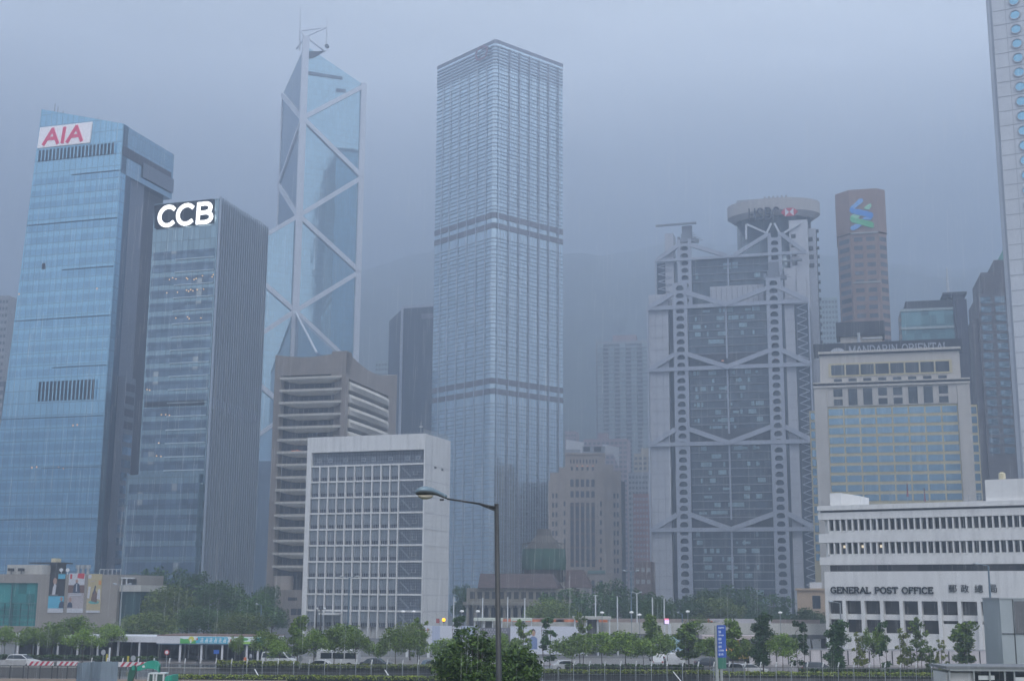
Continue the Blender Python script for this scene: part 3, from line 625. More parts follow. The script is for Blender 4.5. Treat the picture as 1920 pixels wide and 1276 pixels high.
# ================================================================== WHITE GRID BLOCK (municipal high block)
def white_grid():
    c = atz(798, 812, 47); F = Fr(c, -19); S = Fr(c, 71); H = 47
    b = thing('civic_building', 'white framed slab block with grid of ten by ten windows and blank side wall', 'civic building', (c.x, c.y, 0))
    ul = F.U(577, 822); W = S.U(845, 828); q = lambda fr, u, dd=0: (fr.P(u, 0, dd).x, fr.P(u, 0, dd).y)
    wp = mat('white_render', (.76,.755,.75), .6, .05, .3, streak=.20)
    part(b, 'body', MB().prism([q(F,ul,-1.6), q(F,-.01,-1.6), q(S,W,-.01), q(S,W,-18), q(F,ul,-15)], 0, H-.02), wp)
    fu = lambda px, y=1000: F.U(px, y)
    zt = F.Z(690, 845); ue = F.U(792, 1000); us = F.U(582, 920)
    part(b, 'frame', MB().box(F, ul, 0, zt, H, -1.59, 0).box(F, ul, us, 0, zt-.01, -1.59, 0).box(F, ue, 0, 0, zt-.01, -1.59, 0), wp)
    z0 = F.Z(690, 872); fh = (z0 - F.Z(680, 1145))/9.0
    uw = F.U(745, 1000)
    blk = mat('blind_grey', (.26,.30,.35), .6, .12, .8); dkw = glass('strip_window', (.05,.06,.085), .6, 1, .12, .3, .5); tile = mat('tile_panel', (.17,.20,.25), .55, .14, 1.2); ln = mat('glazing_bar', (.34,.37,.42), .5, .05)
    # top storey of dark tiles with raised squares
    tb = part(b, 'tile_band', MB().box(F, us+.05, ue-.05, z0+.3, zt-.05, -1.55, -.9), tile)
    mb = MB(); n = 42
    for i in range(1, n): u = us+(ue-us)*i/n; mb.box(F, u-.03, u+.03, z0+.3, zt-.05, -.89, -.84)
    for fz in (.33, .66): zz = z0+.3+(zt-z0)*fz; mb.box(F, us+.1, ue-.1, zz-.04, zz+.04, -.83, -.79)
    part(tb, 'joints', mb, dark)
    mb = MB(); mr_ = MB()
    for fx in (.06,.16,.30,.46,.55,.70,.85,.94):
        u = us+(ue-us)*fx; z = z0+1.5; mb.box(F, u-.55, u+.55, z-.45, z+.45, -.78, -.70); mr_.box(F, u-.4, u+.4, z-.32, z+.32, -.69, -.66)
    part(tb, 'square_frames', mb, ln); part(tb, 'square_fills', mr_, tile)
    # slabs and piers
    for k in range(10):
        z = z0 - fh*k; part(b, 'floor_edge', MB().box(F, us+.01, ue-.01, z-.12, z+.28, -1.5, -.05), wp)
    cols = [us+(uw-us)*i/10 for i in range(11)]
    for i in range(1, 11): part(b, 'pier', MB().box(F, cols[i]-.15, cols[i]+.15, 0, z0+.15, -1.52, .05), wp)
    # one window, copied
    P0 = None; cw = cols[1]-cols[0]-.42
    for r in range(10):
        for i in range(10):
            dv = F.u*(cols[i]-cols[0]) + V((0,0,-fh*r))
            if P0 is None:
                u0 = cols[0]+.21; zt_, zb_ = z0-.13, z0-fh+.29; zm = zb_+(zt_-zb_)*.26
                P0 = part(b, 'window', MB().box(F, u0, u0+cw, zm, zt_, -.75, -.45), blk)
                mb = MB()
                for j in range(1, 4): u = u0+cw*j/4; mb.box(F, u-.04, u+.04, zb_, zt_, -.44, -.36)
                for fz in (.42,.6,.8): zz = zb_+(zt_-zb_)*fz; mb.box(F, u0, u0+cw, zz-.035, zz+.035, -.35, -.30)
                part(P0, 'glazing_bars', mb, ln)
                part(P0, 'pane', MB().box(F, u0, u0+cw, zb_, zm-.01, -.75, -.6), dkw)
            else: copy_part(P0, b, dv)
    T0 = None
    for r in range(10):
        dv = V((0,0,-fh*r))
        if T0 is None:
            u0, u1 = uw+.22, ue-.05; zt_, zb_ = z0-.13, z0-fh+.29
            T0 = part(b, 'stair_panel', MB().box(F, u0, u1, zb_, zt_, -.75, -.30), tile)
            mb = MB()
            for j in range(1, 14): u = u0+(u1-u0)*j/14; mb.box(F, u-.03, u+.03, zb_, zt_, -.29, -.25)
            for j in range(1, 5): zz = zb_+(zt_-zb_)*j/5; mb.box(F, u0, u1, zz-.03, zz+.03, -.24, -.21)
            part(T0, 'joints', mb, dark)
            um = u0+(u1-u0)*.66; zz = zb_+1.5
            part(T0, 'square_frame', MB().box(F, um-.6, um+.6, zz-.5, zz-.4, -.20, -.14).box(F, um-.6, um-.5, zz-.4, zz+.4, -.2, -.14).box(F, um+.5, um+.6, zz-.4, zz+.4, -.2, -.14), ln)
            part(T0, 'stair_flight', MB().bar(F, u0+(u1-u0)*.1, zt_-.6, u0+(u1-u0)*.48, zb_+.5, .35, -.2, -.12), mat('stair_grey', (.23,.26,.31), .5, .05))
        else: copy_part(T0, b, dv)
    lt = MB()
    for x0, x1, y in ((668,692,905),(700,716,908),(640,668,905)): 
        u0, z_ = F.at(x0, y, -1.1); u1 = F.U(x1, y, -1.1); 
    # side wall joints and vents
    mb = MB(); jm = mat('joint_grey', (.5,.5,.52), .7, .05)
    for k in range(10): z = z0-fh*k; mb.box(S, .3, W-.1, z-.05, z+.05, .005, .03)
    part(b, 'wall_joints', mb, jm)
    for px, py in ((816, 876), (829, 880)): u, z = S.at(px, py); part(b, 'vent', MB().box(S, u-.5, u+.5, z-.2, z+.2, .01, .12), dark)
    mb = MB()
    for i in range(26): u = i*W/25; p = S.P(u, H, -.6); mb.tube(p, p+V((0,0,1.1)), .04, n=4)
    for i in range(18): u = -i*.9; p = F.P(u, H, -1.5); mb.tube(p, p+V((0,0,.9)), .04, n=4)
    for z_ in (.55, 1.1): mb.tube(S.P(0,H+z_,-.6), S.P(W,H+z_,-.6), .04, n=4); 
    part(b, 'roof_railing', mb, steel)
    p = F.P(-2.5, H, -3); part(b, 'lightning_rod', MB().tube(p, p+V((0,0,3.2)), .08).tube(p+V((-.5,0,2)), p+V((.5,0,2)), .12), steel)
    # low entrance canopy
    u, z = F.at(625, 1150); part(b, 'canopy', MB().box(F, F.U(608,1152), F.U(640,1152), z-.2, z+.3, .1, 3), wp)
white_grid()

# ================================================================== EXPOSED-FRAME BANK
def frame_bank():
    p = at(1210.5, 556, 540); F = Fr(p, -15); D = 45
    b = thing('bank_building', 'grey steel framed bank with hanging trusses ladder masts and round roof crown', 'bank building', (p.x, p.y, 0))
    U = F.U; Z = F.Z
    st = mat('frame_steel', (.43,.46,.53), .5, .07, .25, metal=.15, streak=.10); pan = mat('service_panel', (.52,.53,.57), .5, .04, .15)
    gl = glass('bank_glass', (.085,.11,.135), 1.3, 4.0, .16, .5, .28, line=.4, lw=.12)
    lit = glass('pale_blind', (.27,.38,.42), 1.3, 2, .3, .3, .2)
    dk = mat('deep_recess', (.045,.05,.06), .8, .1)
    zT = Z(1213, 552); z2 = Z(1362, 571); z3 = Z(1362, 688); z4 = Z(1362, 830); z5 = Z(1362, 992)
    fh = (z2-z3)/8.0
    uL, uM1, uM1b, uM2, uM2b, uR = U(1213, 600), U(1262,600), U(1289,600), U(1438,600), U(1466,600), U(1518,600)
    uS1 = U(1252, 600); uP0, uP1 = U(1475,700), U(1493,700)
    uC = U(1362, 640)
    # front bay
    part(b, 'glass_wall', MB().box(F, uM1b-.5, uM2+.5, 0, z2, -4, -2.2), gl)
    part(b, 'service_tower', MB().box(F, uL+.6, uS1, 0, zT, -14, -1.2), pan)
    part(b, 'recess', MB().box(F, uS1+.05, uM1b-.6, 0, z2, -14, -4.2), dk)
    part(b, 'stair_tower', MB().box(F, uP0, uP1, 0, z2+2, -14, -1.6), pan)
    part(b, 'side_glass', MB().box(F, uM2b-.6, uP0-.05, 0, z2, -14, -3), gl)
    rg = part(b, 'side_glass', MB().box(F, uP1+.05, uR, 0, z2-.5, -38, -3.2), glass('bank_side_glass', (.055,.075,.10), 1.3, 4.0, .16, .35, .1))
    # panel joints
    mb = MB(); z = zT-3
    while z > 3: mb.box(F, uL+.9, uS1-.3, z-.06, z+.06, -1.18, -1.12); mb.box(F, uP0+.2, uP1-.2, z-.06, z+.06, -1.58, -1.52); z -= 5.2
    for f_ in (.33,.66): u = uL+.6+(uS1-uL)*f_; mb.box(F, u-.05, u+.05, 0, zT-.5, -1.11, -1.06)
    part(b, 'panel_joints', mb, mat('joint_dark', (.26,.27,.31), .7, .05))
    # storeys: slab edge and some drawn blinds
    random.seed(11)
    def storeys(ua, ub, zlo, zhi, d, zskip=()):
        z = zhi
        while z > zlo:
            if not any(a < z < e for a, e in zskip):
                s_ = part(b, 'floor_edge', MB().box(F, ua+.1, ub-.1, z-.5, z-.1, d, d+.5), mat('slab_edge', (.24,.25,.29), .6, .08))
                if random.random() < .85 and z-zlo > fh*.9:
                    for k in range(random.randint(3, 7)):
                        mb = MB()
                        u = random.uniform(ua+1, ub-5); w_ = random.choice([.8,1.0,1.3,2.4,3.2]); h_ = random.choice([2.8,2.8,2.8,1.0])
                        mb.box(F, u, u+w_, z-fh+.6 if h_ > 2 else z-2.4, z-.9 if h_ > 2 else z-1.4, d+.02+k*.02, d+.05+k*.02); part(s_, 'blind', mb, lit)
            z -= fh
    for za, ze in ((z3+.6*fh, z2), (z4+.6*fh, z3), (z5+.6*fh, z4), (2, z5)): storeys(uM1b+.2, uM2-.2, za+ (fh*1.0 if za > 3 else 0), ze, -2.2)
    # double-height recess above each truss belt
    for zz in (z3, z4, z5): part(b, 'belt_recess', MB().box(F, uM1b+.3, uM2-.3, zz+.7, zz+fh*1.9, -2.15, -1.9), mat('belt_dark', (.06,.065,.08), .7, .3, .5))
    # ladder masts: two posts, arched rungs
    def mast(ua, ub, z0, z1, d, zphase, nm='mast'):
        m_ = part(b, nm, MB().box(F, ua, ua+1.35, z0, z1, d-1.6, d).box(F, ub-1.35, ub, z0, z1, d-1.6, d), st)
        z = zphase; mb = MB()
        while z+fh < z1-.3: z += fh
        while z > z1-.3: z -= fh
        while z > z0+1:
            w_ = (ub-ua-2.7); u = ua+1.35
            pts = [(u, z), (u, z-1.9), (u+w_*.12, z-1.15), (u+w_*.3, z-.75), (u+w_*.7, z-.75), (u+w_*.88, z-1.15), (u+w_, z-1.9), (u+w_, z), (u+w_, z+.75), (u+w_*.8, z+.4), (u+w_*.2, z+.4), (u, z+.75)]
            mb.ext(F, pts, d-1.3, d-.15); z -= fh
        part(m_, 'rungs', mb, st)
        return m_
    zm = Z(1275, 530)
    mast(uM1, uM1b, 0, zm, 0, z2+.2); mast(uM2, uM2b, 0, Z(1450, 520), 0, z2+.2)
    part(b, 'mast_back', MB().box(F, uM1+1.4, uM1b-1.4, 0, zm, -4.1, -3.2).box(F, uM2+1.4, uM2b-1.4, 0, Z(1450,522), -4.1, -3.2), gl)
    # suspension trusses
    for i, zz in enumerate((z2, z3, z4, z5)):
        hi = zz + fh*1.85
        mb = MB().box(F, uL, uR, zz-.8, zz+.8, -.9, .3)
        for a_, e_ in ((uM1b-.2, uC-.6), (uM2+.2, uC+.6)): mb.bar(F, a_, hi, e_, zz+.3, 1.9, -.8, .5)
        mb.bar(F, uM1+.2, hi, uL+1.2, zz+.3, 1.9, -.8, .52); mb.bar(F, uM2b-.2, hi, uR-.8, zz+.3, 1.9, -.8, .52)
        mb.ext(F, [(uC-2.4,zz+.2),(uC,zz-1.1),(uC+2.4,zz+.2),(uC,zz+1.1)], -.7, .7)
        part(b, 'truss', mb, st)
    for zz, ze in ((z2, z3+fh*1.2), (z3, z4+fh*1.2), (z4, z5+fh*1.2), (z5, 2)):
        part(b, 'hanger', MB().box(F, uC-.35, uC+.35, ze, zz-1.1, -1.9, -.9), st)
    part(b, 'edge_hanger', MB().box(F, uL-.1, uL+.55, 0, z2, -.9, .1), st); part(b, 'edge_hanger', MB().box(F, uR-.5, uR+.1, 0, z2, -.9, .1), st)
    # zigzag stair lattice at the right
    mb = MB(); z = z2-1; k = 0; ua, ub = uP1+1.0, uR-1.0
    while z > 4:
        mb.bar(F, ua, z-fh*.45, ub, z, .35, -1.6, -1.3); mb.bar(F, ua, z-fh*.45, ub, z-fh*.95, .3, -1.25, -1.0); z -= fh
    part(b, 'stair_lattice', mb, st)
    # middle bay, one step back and higher
    d = -16; zb = Z(1363, 481, d)
    a1, a2, a3, a4 = U(1270,480,d), U(1296,480,d), U(1440,480,d), U(1466,480,d)
    eL, eR = U(1228,487,d), U(1512,473,d); cc = U(1364,481,d)
    part(b, 'glass_wall', MB().box(F, a2-.5, a3+.5, 0, zb, d-10, d-2.2), gl)
    part(b, 'glass_wall', MB().box(F, eL+.4, eL+9, 0, zb-.3, d-10, d-3), glass('bank_side_glass', (.055,.075,.10), 1.3, 4.0, .16, .35, .1))
    part(b, 'service_tower', MB().box(F, U(1246,480,d), U(1262,480,d), 0, Z(1250,436,d), d-10, d-1.5), pan)
    z = zb
    for k in range(4):
        s_ = part(b, 'floor_edge', MB().box(F, a2+.2, a3-.2, z-.5, z-.1, d-2.2, d-1.7), mat('slab_edge', (.24,.25,.29), .6, .08)); z -= fh
    mb = MB()
    for x, y, w_ in ((1356,499,3.4),(1373,497,2.4),(1414,514,2.6),(1304,518,1.2)): u, z = F.at(x, y, d-2.2); mb.box(F, u, u+w_, z-1.3, z+1.3, d-2.18, d-2.1)
    part(b, 'blinds', mb, lit)
    mast(a1, a2, 60, Z(1283, 448, d), d, zb+.2); mast(a3, a4, 60, Z(1450, 436, d), d, zb+.2)
    part(b, 'mast_back', MB().box(F, a1+1.4, a2-1.4, 60, Z(1283,450,d), d-4, d-3).box(F, a3+1.4, a4-1.4, 60, Z(1450,440,d), d-4, d-3), gl)
    mb = MB().box(F, eL, eR, zb-.6, zb+.6, d-.9, d+.3); hi = zb+fh*1.9
    for a_, e_, k in ((a2-.2, cc-.6, 0), (a1+.2, eL+1, 0), (a3+.2, cc+3, 2.5), (a4-.2, eR-1, 2.5)): mb.bar(F, a_, hi+k, e_, zb+.4, 1.7, d-.8, d+.5)
    part(b, 'truss', mb, st)
    part(b, 'hanger', MB().box(F, cc-.35, cc+.35, 80, zb-.7, d-1.9, d-.9), st)
    part(b, 'edge_hanger', MB().box(F, eL-.1, eL+.5, 80, zb, d-.9, d+.1), st)
    mb = MB(); z = zb-1
    for k in range(7): mb.bar(F, eL+1, z-fh*.45, eL+7, z, .35, d-1.6, d-1.3); mb.bar(F, eL+1, z-fh*.45, eL+7, z-fh*.95, .3, d-1.25, d-1.0); z -= fh
    part(b, 'stair_lattice', mb, st)
    # roof terrace of the front bay
    part(b, 'terrace_wall', MB().box(F, U(1331,540,-8), U(1432,540,-8), z2+.8, Z(1380,535,-8), -9.5, -8), pan)
    mb = MB()
    for i in range(11): u = U(1333,540,-8)+i*2.2; mb.box(F, u-.12, u+.12, z2+1, Z(1380,538,-8), -7.98, -7.8)
    part(b, 'terrace_rail', mb, mat('joint_dark', (.26,.27,.31), .7, .05))
    # back bay: drum tower, service blocks with small windows
    d = -32; cx = U(1450, 405, d); zr0, zr1 = Z(1450, 416, d), Z(1450, 386, d); r = (U(1537,405,d)-U(1363,405,d))/2
    ctr = F.P(cx, 0, d); sc2 = .45
    def ring(rr, z, n=40): return [(ctr + F.u*(rr*cos(2*pi*i/n)) + F.n*(rr*.62*sin(2*pi*i/n)) + V((0,0,z))) for i in range(n)]
    body = part(b, 'crown_body', MB().loft([ring(r*.80, 100), ring(r*.80, zr0+.5)]), glass('crown_glass', (.12,.155,.19), 1.3, 3, .16, .5, .1, line=.5, lw=.2), True)
    dr = part(b, 'crown', MB().loft([ring(r*.86, zr0), ring(r, zr0+2.0), ring(r, zr1), ring(r*.92, zr1+.1)]), mat('crown_panel', (.50,.47,.45), .6, .05), False)
    mb = MB()
    for (x0,y0,x1,y1) in ((1400,420,1436,436),(1500,418,1470,436),(1399,420,1399,448),(1446,418,1437,437),(1452,418,1462,437)):
        u0, z0 = F.at(x0,y0,d+13); u1, z1 = F.at(x1,y1,d+13); mb.bar(F, u0,z0,u1,z1, .8, d+12.3, d+13)
    part(b, 'crown_struts', mb, whitesteel)
    dd = d+r*.62+.3
    u0, z0 = F.at(1403, 411, dd); u1, z1 = F.at(1462, 407, dd); zt_ = Z(1403, 394, dd)
    part(dr, 'lettering', letters(F, 'HSBC', u0, z0-.5, zt_-z0+.9, u1-u0, .115, .07, dd-.5, .8), mat('sign_slate', (.02,.022,.04), .5, .05))
    u0, zc = F.at(1464, 398.5, dd); u1 = U(1496, 397, dd); w_ = u1-u0; h_ = w_*.25; um = (u0+u1)/2
    lg = part(dr, 'logo', MB().box(F, um-h_, um+h_, zc-h_, zc+h_, dd-.6, dd+.1), mat('sign_white', (.82,.80,.82), .5, .03))
    rm = mat('logo_red', (.62,.05,.09), .5, .03)
    for k, pts in enumerate(([(um-2*h_,zc),(um-h_,zc-h_),(um-h_,zc+h_)], [(um+2*h_,zc),(um+h_,zc+h_),(um+h_,zc-h_)], [(um-h_,zc+h_),(um,zc),(um+h_,zc+h_)], [(um-h_,zc-h_),(um+h_,zc-h_),(um,zc)])):
        part(lg, 'triangle', MB().ext(F, pts, dd-.5, dd+.2+k*.01), rm)
    mb = MB()
    for i in range(6): u = U(1434+i*8, 390, dd-3); mb.box(F, u-.3, u+.5, zr1+.1, zr1+1.6, dd-4, dd-3)
    mb.box(F, U(1382,385,d), U(1420,385,d), zr1, Z(1400,377,d), d-6, d+2); mb.box(F, U(1384,380,d+3), U(1392,380,d+3), zr1, Z(1386,380,d+3), d+2.1, d+4)
    part(b, 'roof_equipment', mb, mat('plant_box', (.34,.35,.38), .6, .2, 1))
    # white service tower at right
    s0, s1 = U(1480, 450, d+12), U(1515, 450, d+12)
    sv = part(b, 'service_block', MB().box(F, s0, s1, 60, Z(1500, 412, d+12), d-5, d+12), mat('service_white', (.60,.61,.65), .5, .05, .4))
    s2 = U(1530, 450, d+8); part(b, 'service_block', MB().box(F, s1+.05, s2, 30, Z(1520,428,d+8), d-5, d+8), mat('service_grey', (.44,.46,.51), .5, .05, .4))
    for (x, y) in ((1483,443),(1484,460),(1485,477),(1486,494)):
        u, z = F.at(x, y, d+12); part(sv, 'window', MB().box(F, u, u+2.0, z-.9, z+.9, d+12.02, d+12.1), dark)
    for (x, y) in ((1514,449),(1515,466),(1516,482),(1517,498)):
        u, z = F.at(x, y, d+8); part(b, 'window', MB().box(F, u, u+2.2, z-1, z+1, d+8.02, d+8.1), dark)
    mb = MB()
    for i in range(14):
        u, z = F.at(1530+i*.6, 432+i*16, d+6); mb.box(F, u, u+1.1, z-.5, z+.5, d+4, d+6); 
    mb.box(F, s2-.1, s2+.3, 30, Z(1530,430,d+5), d+4, d+5)
    part(b, 'bracket_stack', mb, dark)
    part(b, 'stepped_block', MB().box(F, U(1470,500,d+14), U(1492,500,d+14), 80, Z(1480,502,d+14), d+12.1, d+14).box(F, U(1493,520,d+15), U(1511,520,d+15), 80, Z(1500,520,d+15), d+12.1, d+15), mat('service_white', (.60,.61,.65), .5, .05, .4))
    # maintenance cranes on the mast heads
    for (x0, y0, x1, y1, xc, yc, dd) in ((1229,423,1305,417,1287,432,-16), (1466,489,1504,486,1450,500,0)):
        u0, z0 = F.at(x0,y0,dd); u1, z1 = F.at(x1,y1,dd); uc_, zc_ = F.at(xc,yc,dd)
        mb = MB().bar(F, u0,z0,u1,z1, .75, dd-1.2, dd-.2).box(F, uc_-2.2, uc_+2.2, zc_-3.5, zc_+2.5, dd-3, dd-1.3).box(F, uc_-3.4, uc_+3.4, zc_-5, zc_-3.6, dd-3, dd-.5)
        for k, (a_, h__) in enumerate(((-4.2,1.8),(-2.6,2.6),(1.2,2.2),(2.8,1.4),(4.0,.9))): mb.box(F, uc_+a_, uc_+a_+1.1, zc_-5.2, zc_-5.2+h__*1.6, dd-2.6, dd-1.25+k*.02)
        for k in range(5): mb.box(F, uc_+1+k*.6, uc_+3+k*1.0, zc_-1-k*.9, zc_-.8-k*.9, dd-1.2, dd-1.0)
        part(b, 'maintenance_crane', mb, mat('crane_grey', (.22,.24,.28), .6, .15, 1))
    mb = MB()
    for px, py in ((1355, 676), (1456, 672)): u, z = F.at(px, py, -1); mb.box(F, u-.5, u+.5, z-.25, z+.25, -.85, -.75)
    part(b, 'warning_lamps', mb, lamp_mat('dull_orange', (.8,.35,.2), .35))
frame_bank()
# ================================================================== BROWN GRANITE TOWER WITH THE TWISTED RIBBON EMBLEM
def granite_tower():
    c = at(1590, 357, 565); F = Fr(c, -14); H = c.z
    b = thing('bank_tower', 'tall brown granite tower with blue and green ribbon emblem near its top', 'bank tower', (c.x, c.y, 0))
    U, Z = F.U, F.Z
    gr = mat('brown_granite', (.36,.235,.185), .7, .07, .3, streak=.08)
    wn = glass('granite_window', (.12,.13,.15), 2.2, 2, .15, .4, .3)
    ua, ub, uc = U(1605,357), U(1645,353), U(1658,356); ul = U(1567,362)
    q = lambda u, d: (F.P(u,0,d).x, F.P(u,0,d).y)
    ul2 = U(1571, 470) - .5; zb = Z(1620, 438)
    # chamfered plan: front between two slanting corners
    A_, B_, C_, D_ = q(ul,-5.5), q(ua-3.4,0), q(ub-.5,0), q(uc,-3.4)
    part(b, 'shaft', MB().prism([A_, B_, C_, D_, q(uc,-24), q(ul,-24)], 0, zb), gr)
    part(b, 'head', MB().prism([q(ul-.3,-5.2), q(ua-3.4,.5), q(ub-.4,.5), q(uc+.3,-3.2), q(uc+.3,-24.2), q(ul-.3,-24.2)], zb+.6, H), gr)
    part(b, 'pale_line', MB().box(F, ua-3.2, ub-.5, zb, zb+.6, 0, .75), paleconc)
    z2 = Z(1630, 530); part(b, 'pale_line', MB().box(F, ua-3.2, ub-.5, z2, z2+.6, .02, .45), paleconc)
    fh = (Z(1605,452)-Z(1606,484))/2.0
    ch = Fr(B_, -14+180); 
    La = math.degrees(atan2(B_[1]-A_[1], B_[0]-A_[0])); Lf = Fr(A_, La); wl_ = hypot(B_[0]-A_[0], B_[1]-A_[1])
    Ra = math.degrees(atan2(D_[1]-C_[1], D_[0]-C_[0])); Rf = Fr(C_, Ra); wr = hypot(D_[0]-C_[0], D_[1]-C_[1])
    z = zb - 1.6; k = 0; wf = ub-.5-(ua-3.4)
    while z > 60:
        if abs(z-z2) > 1.2 or True:
            for f0, f1 in ((.12,.42),(.56,.86)):
                u0 = ua-3.4+wf*f0; w_ = part(b, 'window', MB().box(F, u0, u0+wf*(f1-f0), z-1.9, z, .02, .08), wn)
            part(b, 'window', MB().box(Lf, wl_*.12, wl_*.9, z-2.2, z-.2, .02, .08), wn)
            part(b, 'window', MB().box(Rf, wr*.1, wr*.95, z-2.0, z, .02, .08), wn)
        z -= fh*.985; k += 1
    for f_ in (0.04, .48, .94): u = ua-3.4+wf*f_; part(b, 'pier', MB().box(F, u-.3, u+.3, 30, z2-.02, .02, .5).box(F, u-.3, u+.3, z2+.7, zb-.02, .02, .5), gr)
    # the interlaced ribbon emblem
    us, zs = F.at(1594.5, 432, 1); ue, ze = F.at(1636, 371, 1); w_, h_ = ue-us, ze-zs
    bl, bl2, gn, gn2 = [mat(n, c_, .5, .03, emit=.10) for n, c_ in (('emblem_blue',(.04,.25,.72)),('emblem_light_blue',(.17,.40,.80)),('emblem_green',(.09,.50,.20)),('emblem_pale_green',(.32,.66,.42)))]
    P = lambda x, y: (us+w_*x/140., zs+h_*(205-y)/205.)
    em = part(b, 'emblem', MB().ext(F, [P(10,45),P(25,35),P(60,0),P(80,0),P(84,18),P(40,55),P(5,75),P(2,60)], .52, 1.0), bl2)
    for nm, pts, m_, e in (('ribbon', [P(0,75),P(6,48),P(20,62),P(60,70),P(120,90),P(138,100),P(140,115),P(125,140),P(100,120),P(40,102),P(10,90)], bl, 1.1),
        ('ribbon', [P(85,62),P(110,42),P(128,34),P(132,50),P(118,74),P(100,72)], gn2, 1.05),
        ('ribbon', [P(90,122),P(70,132),P(100,142),P(126,140),P(136,122)], bl2, 1.03),
        ('ribbon', [P(4,112),P(20,100),P(62,112),P(48,128),P(20,132)], gn2, 1.06),
        ('ribbon', [P(2,120),P(10,112),P(30,126),P(80,140),P(132,158),P(140,170),P(138,196),P(118,192),P(50,165),P(12,152),P(2,138)], gn, 1.15),
        ('ribbon', [P(0,182),P(30,166),P(52,166),P(68,175),P(40,196),P(16,205),P(2,198)], bl2, 1.04)):
        part(em, nm, MB().ext(F, pts, .53, e), m_)
granite_tower()

# ================================================================== HOTEL WITH THE FAN SIGN
def hotel():
    c = at(1526, 723, 402); F = Fr(c, -15); S = None; U, Z = F.U, F.Z
    b = thing('hotel', 'cream hotel block with gold window frames and dark rooftop fan sign', 'hotel', (c.x, c.y, 0))
    cl = mat('hotel_cladding', (.66,.61,.55), .7, .05, .25, streak=.15); gold = mat('gold_frame', (.66,.57,.36), .5, .08, .6); 
    wg = glass('hotel_window', (.28,.44,.56), 3.0, 2.4, .12, .7, .14); dg = glass('hotel_dark_window', (.07,.085,.10), 2, 3, .12, .3, .4)
    z0 = Z(1670, 716); zt = Z(1670, 660)
    uR = U(1817, 712); ul2, ur2 = U(1537, 690), U(1800, 665)
    G0, G1 = U(1553, 800), U(1796, 765); zg = Z(1670, 760)
    part(b, 'lower_block', MB().box(F, 0, uR, 0, z0-1.2, -30, -.5), cl)
    part(b, 'pier', MB().box(F, 0, G0-.05, 0, z0-1.25, -.49, .5), cl); part(b, 'pier', MB().box(F, G1+.05, uR, 0, z0-1.25, -.49, .5), cl)
    part(b, 'attic_wall', MB().box(F, G0, G1, zg+.1, z0-1.25, -.49, .3), cl)
    part(b, 'cornice', MB().box(F, -.2, uR+.2, z0-1.19, z0-.6, -30, .8).box(F, -.2, uR+.2, z0+.1, z0+.5, -30, .9), cl)
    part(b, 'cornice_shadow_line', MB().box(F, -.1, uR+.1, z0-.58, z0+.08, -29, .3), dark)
    part(b, 'upper_block', MB().box(F, ul2, ur2, z0+.52, zt, -25, -2), cl)
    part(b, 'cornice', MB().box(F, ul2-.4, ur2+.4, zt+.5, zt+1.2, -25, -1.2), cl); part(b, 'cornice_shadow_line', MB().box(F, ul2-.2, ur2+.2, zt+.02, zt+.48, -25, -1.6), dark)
    # gallery windows of the upper block
    gz0, gz1 = Z(1665, 700, -2), Z(1665, 681, -2); g0, g1 = U(1557, 690, -2), U(1781, 685, -2)
    part(b, 'gallery_frame', MB().box(F, g0-.6, g1+.6, gz0-.5, gz1+.5, -1.98, -1.7), gold)
    n = 8
    for i in range(n):
        a = g0+(g1-g0)*i/n; part(b, 'window', MB().box(F, a+.25, a+(g1-g0)/n-.25, gz0, gz1, -1.69, -1.6), dg)
    for i in range(n):
        a = g0+(g1-g0)*(i+.2)/n; zz = Z(1665, 711, -2); part(b, 'window', MB().box(F, a, a+(g1-g0)/n*.55, zz-.6, zz+.7, -1.98, -1.9), dg)
    # attic windows
    for i in range(n):
        a = g0+(g1-g0)*(i+.15)/n; e = a+(g1-g0)/n*.6; za, zb = Z(1665, 726, .3), Z(1665, 757, .3)
        if i in (1, 2, 5, 6): part(b, 'window', MB().box(F, a, e, zb, za, .32, .4), dg)
        else:
            part(b, 'window', MB().box(F, a, e, za-2.4, za, .32, .4), dg); part(b, 'window', MB().box(F, a, e, zb, zb+1.9, .32, .4), dg)
    # window grid with gold frames
    fh = (Z(1660, 766)-Z(1663, 907))/8.0*1.02; wd = (G1-G0)/8
    fr0 = None
    part(b, 'gold_grid_backing', MB().box(F, G0, G1, 0, zg, -.48, .05), gold)
    for r in range(12):
        for i in range(8):
            if fr0 is None:
                fr0 = part(b, 'window', MB().box(F, G0+.26, G0+wd-.26, zg-.6-1.95, zg-.6, .06, .12), wg)
                part(fr0, 'curtain_edge', MB().box(F, G0+wd*.22, G0+wd*.22+.12, zg-2.6, zg-.55, .125, .15).box(F, G0+wd*.72, G0+wd*.72+.12, zg-2.6, zg-.55, .125, .15), mat('thin_bar', (.10,.14,.17), .5, .1))
            else: copy_part(fr0, b, F.u*(wd*i) + V((0,0,-fh*r)))
    # set-back wings with gold frames
    for (ua, ub, zz) in ((U(1517,770,-8), -.05, Z(1520,770,-8)), (uR+.05, U(1832,760,-8), Z(1825,758,-8))):
        w_ = part(b, 'wing', MB().box(F, ua, ub, 0, zz, -28, -8), gold)
        for r in range(16):
            z = zz-.7-r*fh; part(w_, 'window', MB().box(F, ua+.45, ub-.3, z-2.1, z, -7.98, -7.9), wg)
    # roof sign
    sa, sz0 = F.at(1535, 672, -4); sb = U(1801, 642, -4)
    z1_, z2_ = Z(1665, 663, -4), Z(1665, 643, -4)
    sg = part(b, 'roof_sign', MB().box(F, sa-1.5, sb+.5, z1_-.3, z2_+.6, -6, -4), mat('sign_charcoal', (.035,.04,.05), .7, .2, .8))
    sm = mat('sign_grey_letters', (.42,.45,.52), .5, .05)
